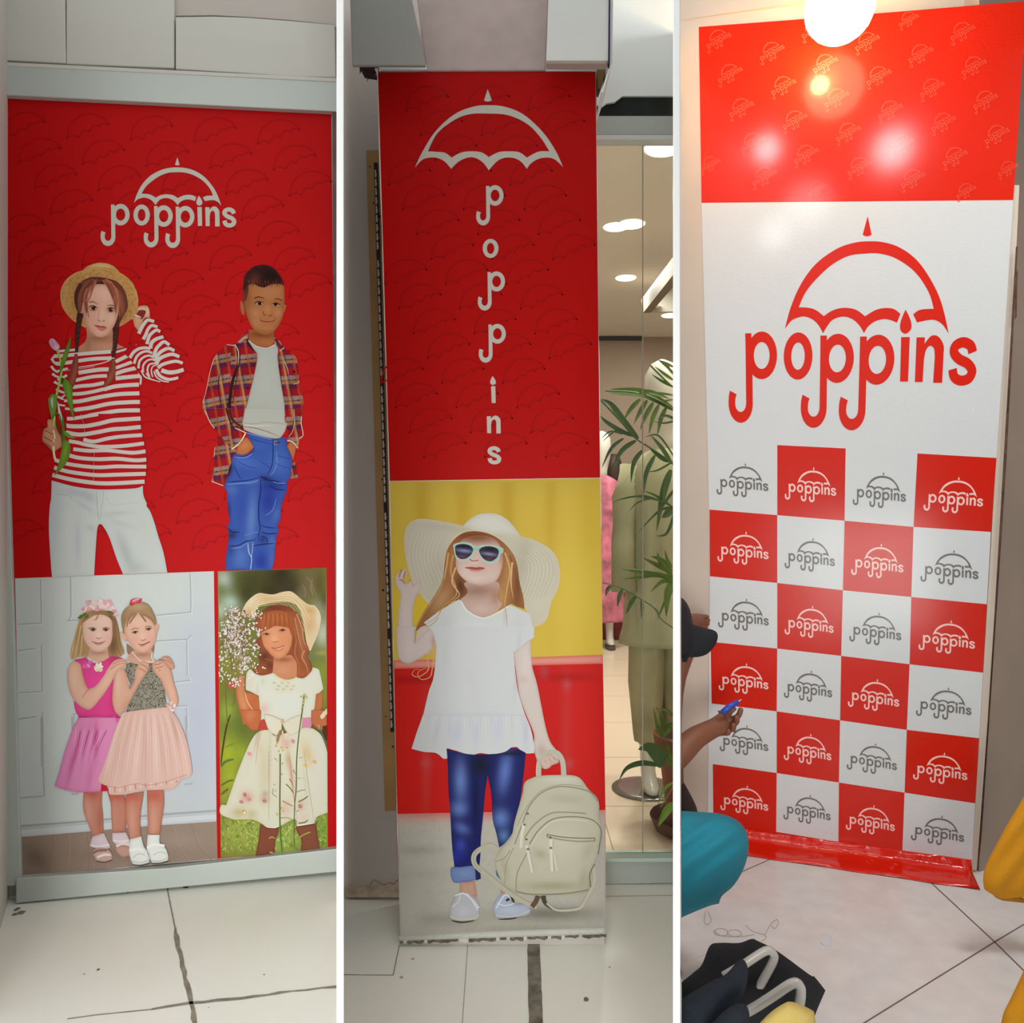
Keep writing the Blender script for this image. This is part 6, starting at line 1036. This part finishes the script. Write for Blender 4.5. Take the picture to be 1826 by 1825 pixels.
stem = MB(); stem.tube(smooth3([at(*root, 2.985), at(1212, 1180, 2.97), at(1214, 1000, 2.97), at(1218, 760, 2.96)], 6), [.011 - .0003 * k for k in range(19)], 8)
stem.tube(smooth3([at(1240, 1318, 2.985), at(1250, 1000, 2.99), at(1246, 830, 2.97), at(1236, 640, 2.96)], 6), .008, 8); stem.build('stem', pm('palm_stem', '6c6a3c', .6, noise=.3, nscale=20), palm)
frond([(1216, 760), (1201, 731), (1158, 707), (1122, 699), (1080, 697)], 2.96, 2.86, [[(1201, 731), (1150, 703), (1100, 699), (1081, 698), .035], [(1142, 712), (1126, 728), (1112, 750)], [(1154, 714), (1142, 733), (1130, 757)], [(1165, 718), (1152, 740), (1141, 768)], [(1175, 722), (1164, 745), (1157, 774)], [(1188, 727), (1178, 748), (1172, 778)], [(1201, 733), (1165, 706), (1150, 702), .014], [(1140, 702), (1160, 700), (1195, 712), .02]], lw=.017)
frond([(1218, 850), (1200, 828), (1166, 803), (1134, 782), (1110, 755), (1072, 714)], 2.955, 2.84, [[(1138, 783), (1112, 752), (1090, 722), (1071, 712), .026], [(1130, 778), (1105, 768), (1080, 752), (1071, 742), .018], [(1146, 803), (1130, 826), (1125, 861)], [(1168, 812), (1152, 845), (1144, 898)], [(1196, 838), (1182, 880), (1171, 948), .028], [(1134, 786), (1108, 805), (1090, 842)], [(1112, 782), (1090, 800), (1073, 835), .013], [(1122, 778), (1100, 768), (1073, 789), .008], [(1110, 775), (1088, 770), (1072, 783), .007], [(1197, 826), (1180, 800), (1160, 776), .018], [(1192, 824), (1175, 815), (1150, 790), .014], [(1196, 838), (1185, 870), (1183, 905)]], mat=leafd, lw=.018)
frond([(1218, 700), (1200, 690), (1180, 672), (1160, 652)], 2.96, 2.9, [[(1200, 690), (1180, 680), (1162, 668)], [(1200, 678), (1185, 668), (1168, 654)], [(1201, 668), (1190, 655), (1176, 645)], [(1201, 655), (1185, 648), (1172, 642)], [(1200, 705), (1178, 702), (1155, 698), .01], [(1200, 713), (1180, 715), (1162, 700), .01]], lw=.013)
frond([(1214, 1070), (1200, 1040), (1170, 1022), (1110, 1015)], 2.965, 2.87, [[(1200, 1030), (1170, 1024), (1140, 1022), (1109, 1014), .016], [(1200, 1034), (1170, 1026), (1140, 1030), (1109, 1033), .016], [(1198, 1022), (1175, 1010), (1144, 994), .02], [(1198, 1020), (1180, 1000), (1160, 992), .02], [(1198, 1038), (1180, 1038), (1160, 1056), .016], [(1200, 1030), (1178, 1005), (1172, 985), .018], [(1200, 1035), (1190, 1060), (1188, 1100), .03], [(1201, 1050), (1185, 1075), (1172, 1106), .012], [(1198, 1012), (1190, 1000), (1185, 980), .015]], mat=leafm, lw=.018)
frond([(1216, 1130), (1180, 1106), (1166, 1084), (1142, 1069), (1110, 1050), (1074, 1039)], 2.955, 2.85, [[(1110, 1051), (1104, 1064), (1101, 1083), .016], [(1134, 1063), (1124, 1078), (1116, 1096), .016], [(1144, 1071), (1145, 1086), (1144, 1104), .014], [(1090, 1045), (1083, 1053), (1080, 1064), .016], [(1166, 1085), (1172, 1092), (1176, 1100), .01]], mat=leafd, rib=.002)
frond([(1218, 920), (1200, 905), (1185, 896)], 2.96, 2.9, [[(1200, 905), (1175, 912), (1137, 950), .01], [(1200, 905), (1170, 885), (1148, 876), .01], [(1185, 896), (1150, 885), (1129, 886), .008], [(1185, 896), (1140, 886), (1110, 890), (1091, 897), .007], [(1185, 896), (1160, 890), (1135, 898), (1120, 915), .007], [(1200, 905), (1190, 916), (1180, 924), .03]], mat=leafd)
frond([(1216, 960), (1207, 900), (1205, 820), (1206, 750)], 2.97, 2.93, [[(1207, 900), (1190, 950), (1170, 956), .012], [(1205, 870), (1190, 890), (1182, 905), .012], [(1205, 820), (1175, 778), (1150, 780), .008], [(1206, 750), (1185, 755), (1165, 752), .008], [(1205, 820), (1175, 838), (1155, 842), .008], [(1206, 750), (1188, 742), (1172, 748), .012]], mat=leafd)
# low leaves from the pot
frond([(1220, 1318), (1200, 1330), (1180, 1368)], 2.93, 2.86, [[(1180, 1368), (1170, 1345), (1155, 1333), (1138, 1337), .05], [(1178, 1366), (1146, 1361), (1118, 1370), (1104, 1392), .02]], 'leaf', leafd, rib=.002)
frond([(1225, 1318), (1196, 1300), (1170, 1262)], 2.95, 2.88, [[(1200, 1290), (1178, 1310), (1165, 1262), .022], [(1203, 1280), (1190, 1268), (1173, 1264), .012], [(1190, 1305), (1182, 1290), (1176, 1272), .024], [(1185, 1310), (1192, 1292), (1201, 1292), .01]], 'leaf', leafm, rib=.0025)
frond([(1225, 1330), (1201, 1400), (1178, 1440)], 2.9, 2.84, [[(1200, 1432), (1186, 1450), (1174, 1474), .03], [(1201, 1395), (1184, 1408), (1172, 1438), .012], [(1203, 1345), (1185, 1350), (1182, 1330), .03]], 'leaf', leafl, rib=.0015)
frond([(1222, 1320), (1195, 1340), (1172, 1300)], 2.93, 2.86, [[(1203, 1370), (1190, 1355), (1178, 1320), .02], [(1204, 1345), (1195, 1340), (1188, 1325), .022]], 'leaf', leafm, rib=.0015)

# ============================================================ garments and person of the right bay
def puff(name, pts, d, th, mats, parent=None, tilt=(0, 0), step=9, folds=0, fdir=0, ffreq=.1):
    """soft solid: an outline at depth d (metres), swelling to thickness th"""
    P = smooth_closed(parse(pts), 5); V, F, P = fillgrid(P, step); X, Y = V[:, 0], V[:, 1]; D = bdist(X, Y, P); D[:len(P)] = 0 if len(P) <= len(D) else D[:len(P)]
    mx_ = max(D.max(), 1e-3); prof = np.sqrt(np.clip(1 - (1 - np.clip(D / mx_, 0, 1)) ** 2, 0, 1)); mxx, myy = X.mean(), Y.mean()
    fo_ = folds * np.sin((X * math.cos(fdir) + Y * math.sin(fdir)) * ffreq + .9 * np.sin(Y * .021)) * np.clip(D / 8, 0, 1)
    n = len(V); W = []
    for k in range(n):
        dd = d + (X[k] - mxx) * tilt[0] + (Y[k] - myy) * tilt[1]; c = at(X[k], Y[k], dd); r = (c - Vector((0, 0, H))).normalized(); W.append((c, r, th * prof[k] * .5))
    v = [c - r * (t_ + fo_[i]) for i, (c, r, t_) in enumerate(W)] + [c + r * (t_ + .002) for c, r, t_ in W]
    from collections import Counter
    ec = Counter()
    for f_ in F:
        for i in range(len(f_)): ec[tuple(sorted((f_[i], f_[(i + 1) % len(f_)])))] += 1
    side = [(a_, b_, b_ + n, a_ + n) for (a_, b_), k in ec.items() if k == 1]
    mb = MB().add(v, list(F) + [tuple(reversed([i + n for i in f_])) for f_ in F] + side); return mb.build(name, mats, parent, smooth=True)
blk = pm('black_knit', '0c0c10', .9, bump=.3, bscale=300); navy = pm('navy_knit', '131a26', .95, bump=.5, bscale=350); yel = pm('pale_yellow_cloth', 'b8a058', .85, bump=.2, bscale=200)
amber = pm('amber_cotton', 'cc8a00', .85, bump=.2, bscale=250); hangm = pm('grey_white_plastic', 'aaa49c', .3, coat=.2)
rack = empty('clothes_rail', at(1225, 1770, 1.5), 'white tube of a low clothes rail at the bottom left of the checkerboard corner', 'clothes rail')
r0 = at(1216.5, 1738, 1.50); r1 = at(1292, 1702, 1.53)
MB().tube([r0, r1, at(1400, 1900, 1.55)], .017, 14).build('rail', pm('white_tube', 'c4bab2', .35), rack, smooth=True)
MB().tube([at(1400, 1900, 1.55), Vector((at(1400, 1900, 1.55).x, 1.55, ZR))], .015, 12).build('post', pm('white_tube_post', 'c4bab2', .35), rack, smooth=True)
def garment(name, lab, pts, d, th, mat, grp=None, **k):
    o = puff(name, pts, d, th, mat, **k); tag(o, lab, 'garment' if name != 'yellow_shirt' else 'shirt', grp); return o
garment('black_garment', 'black garment hung deepest in the dark bunch, under the upper pale hanger', "1215.5,1752! 1238,1734 1252,1720 1266,1687 1285,1682 1318,1682 1340,1675 1352,1679 1385,1696 1444,1739 1452,1742 1472,1767! 1452,1815 1440,1860! 1215.5,1860!", 1.40, .06, blk, tilt=(0, -.0006))
garment('navy_garment', 'navy knitted garment rolled over the arm of the upper pale hanger', "1215.5,1782! 1260,1755 1295,1737 1318,1712 1330,1717 1334,1740 1326,1775 1300,1830 1290,1860! 1215.5,1860!", 1.31, .06, navy, tilt=(0, -.0004))
garment('navy_garment', 'navy knitted garment around the arm of the lower pale hanger', "1240,1860! 1270,1825 1296,1800 1320,1790 1333,1797 1337,1820 1335,1860!", 1.25, .06, navy)
def hanger(lab, pts, d0, d1, w):
    P = [at(x, y, d0 + (d1 - d0) * i / (len(pts) - 1)) for i, (x, y) in enumerate(pts)]; Q = smooth3(P, 6); mb = MB(); n = len(Q); rings = []
    for i, p in enumerate(Q):
        t = (Q[min(i + 1, n - 1)] - Q[max(i - 1, 0)]).normalized(); s_ = t.cross(Vector((0, 1, 0))).normalized(); u = Vector((0, 1, 0))
        rings.append([p + s_ * a_ * w + u * b_ * w * .8 for a_, b_ in ((-.5, -.3), (-.3, -.5), (.3, -.5), (.5, -.3), (.5, .3), (.3, .5), (-.3, .5), (-.5, .3))])
    mb.loft(rings); o = mb.build('clothes_hanger', hangm, smooth=True); return tag(o, lab, 'hanger', 'pale plastic hangers')
hanger('pale plastic clothes hanger on the black garment, upper of the two', [(1290, 1742), (1326, 1721), (1364, 1697), (1378, 1700), (1379, 1714), (1360, 1750), (1345, 1778), (1334, 1800)], 1.385, 1.385, .0135)
hanger('pale plastic clothes hanger over the pale yellow cloth, lower of the two', [(1300, 1820), (1338, 1802), (1375, 1779), (1412, 1755), (1426, 1758), (1428, 1775), (1424, 1800), (1418, 1830)], 1.305, 1.305, .0145)
garment('yellow_cloth', 'pale yellow cloth at the bottom edge below the lower hanger', "1350,1830! 1375,1805 1400,1789 1410,1787 1422,1790 1446,1801 1453,1812 1460,1870! 1340,1870!", 1.22, .05, yel)
garment('yellow_shirt', 'amber shirt sleeve hanging by the beige wall, upper of the two', "1832,1410! 1812,1445 1793,1476 1775,1510 1762,1535 1754,1558 1754,1580 1760,1590 1786,1604! 1832,1600! 1880,1600! 1880,1400!", 1.95, .055, amber, 'amber shirts at the right', folds=.006, fdir=.6, ffreq=.16)
cu = puff('sleeve_lining', "1758,1578 1775,1585 1812,1597 1834,1606! 1834,1612! 1800,1608 1786,1606 1772,1598", 1.985, .02, pm('amber_lining', 'b07400', .85)); cu.parent = bpy.data.objects['yellow_shirt']; cu.matrix_parent_inverse = cu.parent.matrix_world.inverted()
garment('yellow_shirt', 'amber shirt edge low in the bottom right corner, lower of the two', "1840,1700! 1813,1758 1800,1785 1788,1812 1780,1860! 1880,1880! 1880,1700!", 1.6, .08, amber, 'amber shirts at the right', folds=.003)
# paper scrap and a loop of thread on the right floor
pc = [fl(x, y, ZR) for x, y in ((1463, 1683), (1466, 1675), (1482, 1671), (1480, 1689), (1470, 1687))]
tag(MB().prism([onz(v, ZR + .004) for v in pc], [onz(v, ZR + .0008) for v in pc]).build('paper_scrap', pm('white_paper', 'c8ccd0', .7)), 'tiny scrap of white paper lying on the speckled floor', 'paper')
mb = MB()
for L in ([(1273, 1660), (1276, 1668), (1295, 1669), (1296, 1660), (1283, 1657), (1275, 1662), (1290, 1671), (1320, 1670), (1318, 1661), (1303, 1660), (1298, 1666), (1312, 1672), (1345, 1668)], [(1330, 1651), (1342, 1662), (1362, 1668), (1366, 1674), (1358, 1680)], [(1364, 1668), (1374, 1650), (1385, 1641), (1388, 1647), (1382, 1657), (1376, 1652)], [(1258, 1626), (1256, 1645), (1262, 1650), (1268, 1642), (1262, 1625)]):
    mb.tube(smooth3([onz(fl(x, y, ZR), ZR + .001) for x, y in L], 5), .0006, 5)
tag(mb.build('thread_tangle', pm('brown_thread', 'a49488', .8)), 'thin brown tangle of thread lying on the speckled floor', 'thread')
# ---- crouching person, partly behind the partition
def skin(name, nodes, edges, mat, parent, rootn=0, sub=2):
    me = bpy.data.meshes.new(name); me.from_pydata([at(*p[:3]) for p in nodes], edges, []); o = bpy.data.objects.new(name + '_tmp', me); COL.objects.link(o)
    o.modifiers.new('s', 'SKIN'); sv = me.skin_vertices[0].data
    for i, p in enumerate(nodes): sv[i].radius = (p[3], p[3])
    sv[rootn].use_root = True; sb_ = o.modifiers.new('u', 'SUBSURF'); sb_.levels = sub; sb_.render_levels = sub
    bpy.context.view_layer.update(); dg = bpy.context.evaluated_depsgraph_get(); m2_ = bpy.data.meshes.new_from_object(o.evaluated_get(dg)); bpy.data.objects.remove(o)
    cutp(m2_); m2_.name = name; m2_.materials.clear(); return link(name, m2_, mat, parent, smooth=True)
def cutp(me):
    bm = bmesh.new(); bm.from_mesh(me); bm.normal_update(); co = at(1213.6, 900, 2.0); co.x += .002; nn = Vector((1, -ray_x(1213.6, 1.0), 0)).normalized()
    r = bmesh.ops.bisect_plane(bm, geom=bm.verts[:] + bm.edges[:] + bm.faces[:], plane_co=co, plane_no=nn, clear_inner=True); ed = [e for e in bm.edges if e.is_boundary]
    if ed: bmesh.ops.holes_fill(bm, edges=ed)
    bm.to_mesh(me); bm.free()
per = empty('person', Vector((at(1240, 1700, 2.2).x, 2.2, ZR)), 'crouching person in dark cap and teal trousers trimming the board with a blue cutter', 'person')
skm = pm('brown_skin', '7c4c34', .55, noise=.1, nscale=20)
N = [(1160, 1480, 2.3, .11), (1158, 1300, 2.26, .10), (1185, 1215, 2.3, .05), (1196, 1150, 2.33, .085), (1200, 1110, 2.33, .09),
     (1150, 1250, 2.2, .06), (1190, 1372, 2.2, .042), (1212, 1345, 2.22, .040), (1236, 1318, 2.26, .036), (1266, 1302, 2.30, .030), (1288, 1292, 2.33, .034), (1300, 1285, 2.34, .028)]
Ed = [(0, 1), (1, 2), (2, 3), (3, 4), (1, 5), (5, 6), (6, 7), (7, 8), (8, 9), (9, 10), (10, 11)]
for ch in ([(1308, 1284, 2.325, .010), (1318, 1276, 2.315, .009), (1322, 1262, 2.31, .008)], [(1306, 1294, 2.32, .010), (1314, 1288, 2.30, .009), (1314, 1276, 2.29, .008)], [(1300, 1302, 2.315, .010), (1308, 1300, 2.295, .009), (1308, 1290, 2.285, .008)], [(1292, 1308, 2.315, .009), (1299, 1308, 2.295, .0085), (1300, 1300, 2.29, .0075)], [(1296, 1278, 2.325, .011), (1303, 1268, 2.31, .009), (1312, 1262, 2.305, .008)]):
    b_ = len(N); N += ch; Ed += [(11 if ch[0][0] > 1299 else 10, b_), (b_, b_ + 1), (b_ + 1, b_ + 2)]
skin('body', N, Ed, skm, per)
# far hand steadying the board edge
N = [(1196, 1120, 2.42, .03), (1222, 1112, 2.47, .028), (1236, 1106, 2.53, .024), (1244, 1104, 2.56, .02)]; Ed = [(0, 1), (1, 2), (2, 3)]
for ch in ([(1252, 1100, 2.57, .009), (1264, 1101, 2.585, .008)], [(1253, 1106, 2.57, .009), (1266, 1107, 2.585, .008)], [(1252, 1111, 2.57, .009), (1265, 1113, 2.585, .008)], [(1250, 1116, 2.57, .008), (1262, 1119, 2.582, .0075)]):
    b_ = len(N); N += ch; Ed += [(3, b_), (b_, b_ + 1)]
skin('far_hand', N, Ed, skm, per)
cap = MB(); cc = at(1200, 1120, 2.3)
def puffp(name, pts, d, th, mat, parent, **k):
    o = puff(name, pts, d, th, mat, **k); cutp(o.data); o.parent = parent; o.matrix_parent_inverse = parent.matrix_world.inverted(); return o
capm = pm('black_cap', '15141a', .85, bump=.2, bscale=200)
cp = puffp('cap', "1150,1090 1190,1060 1215,1066 1228,1082 1234,1105 1240,1150 1225,1172 1190,1172 1150,1150", 2.22, .17, capm, per)
puffp('cap_visor', "1226,1110! 1250,1119 1272,1124 1280,1133 1276,1150 1262,1166 1245,1172 1228,1172 1216,1168! 1215,1140", 2.2, .03, capm, per)
puffp('cap_strap', "1218,1164! 1230,1168! 1224,1182! 1216,1180!", 2.2, .012, capm, per)
puffp('shirt', "1150,1180 1190,1250 1205,1370 1222,1400 1242,1440 1246,1470! 1150,1480!", 2.26, .16, pm('dark_shirt', '2c211c', .9), per)
puffp('teal_trousers', "1120,1450! 1180,1446 1240,1448 1285,1452 1315,1464 1331,1485 1335,1515 1326,1550 1308,1580 1288,1598 1282,1612! 1260,1618 1213,1638 1150,1668! 1100,1650!", 1.86, .22, pm('teal_cotton', '15788c', .85, bump=.15, bscale=120), per, folds=.006, fdir=.9, ffreq=.16, step=6)
ct = empty('cutter', at(1305, 1262, 2.3), 'blue cutter held in the hand of the crouching person', 'cutter')
MB().tube([at(1287, 1272, 2.29), at(1300, 1261, 2.295), at(1316, 1252, 2.30)], [.008, .009, .007], 10).build('handle', pm('blue_plastic', '2a48a8', .4), ct, smooth=True)
MB().tube([at(1316, 1252, 2.30), at(1322, 1248, 2.303)], [.003, .0015], 8).build('blade_tip', M['chrome'], ct)
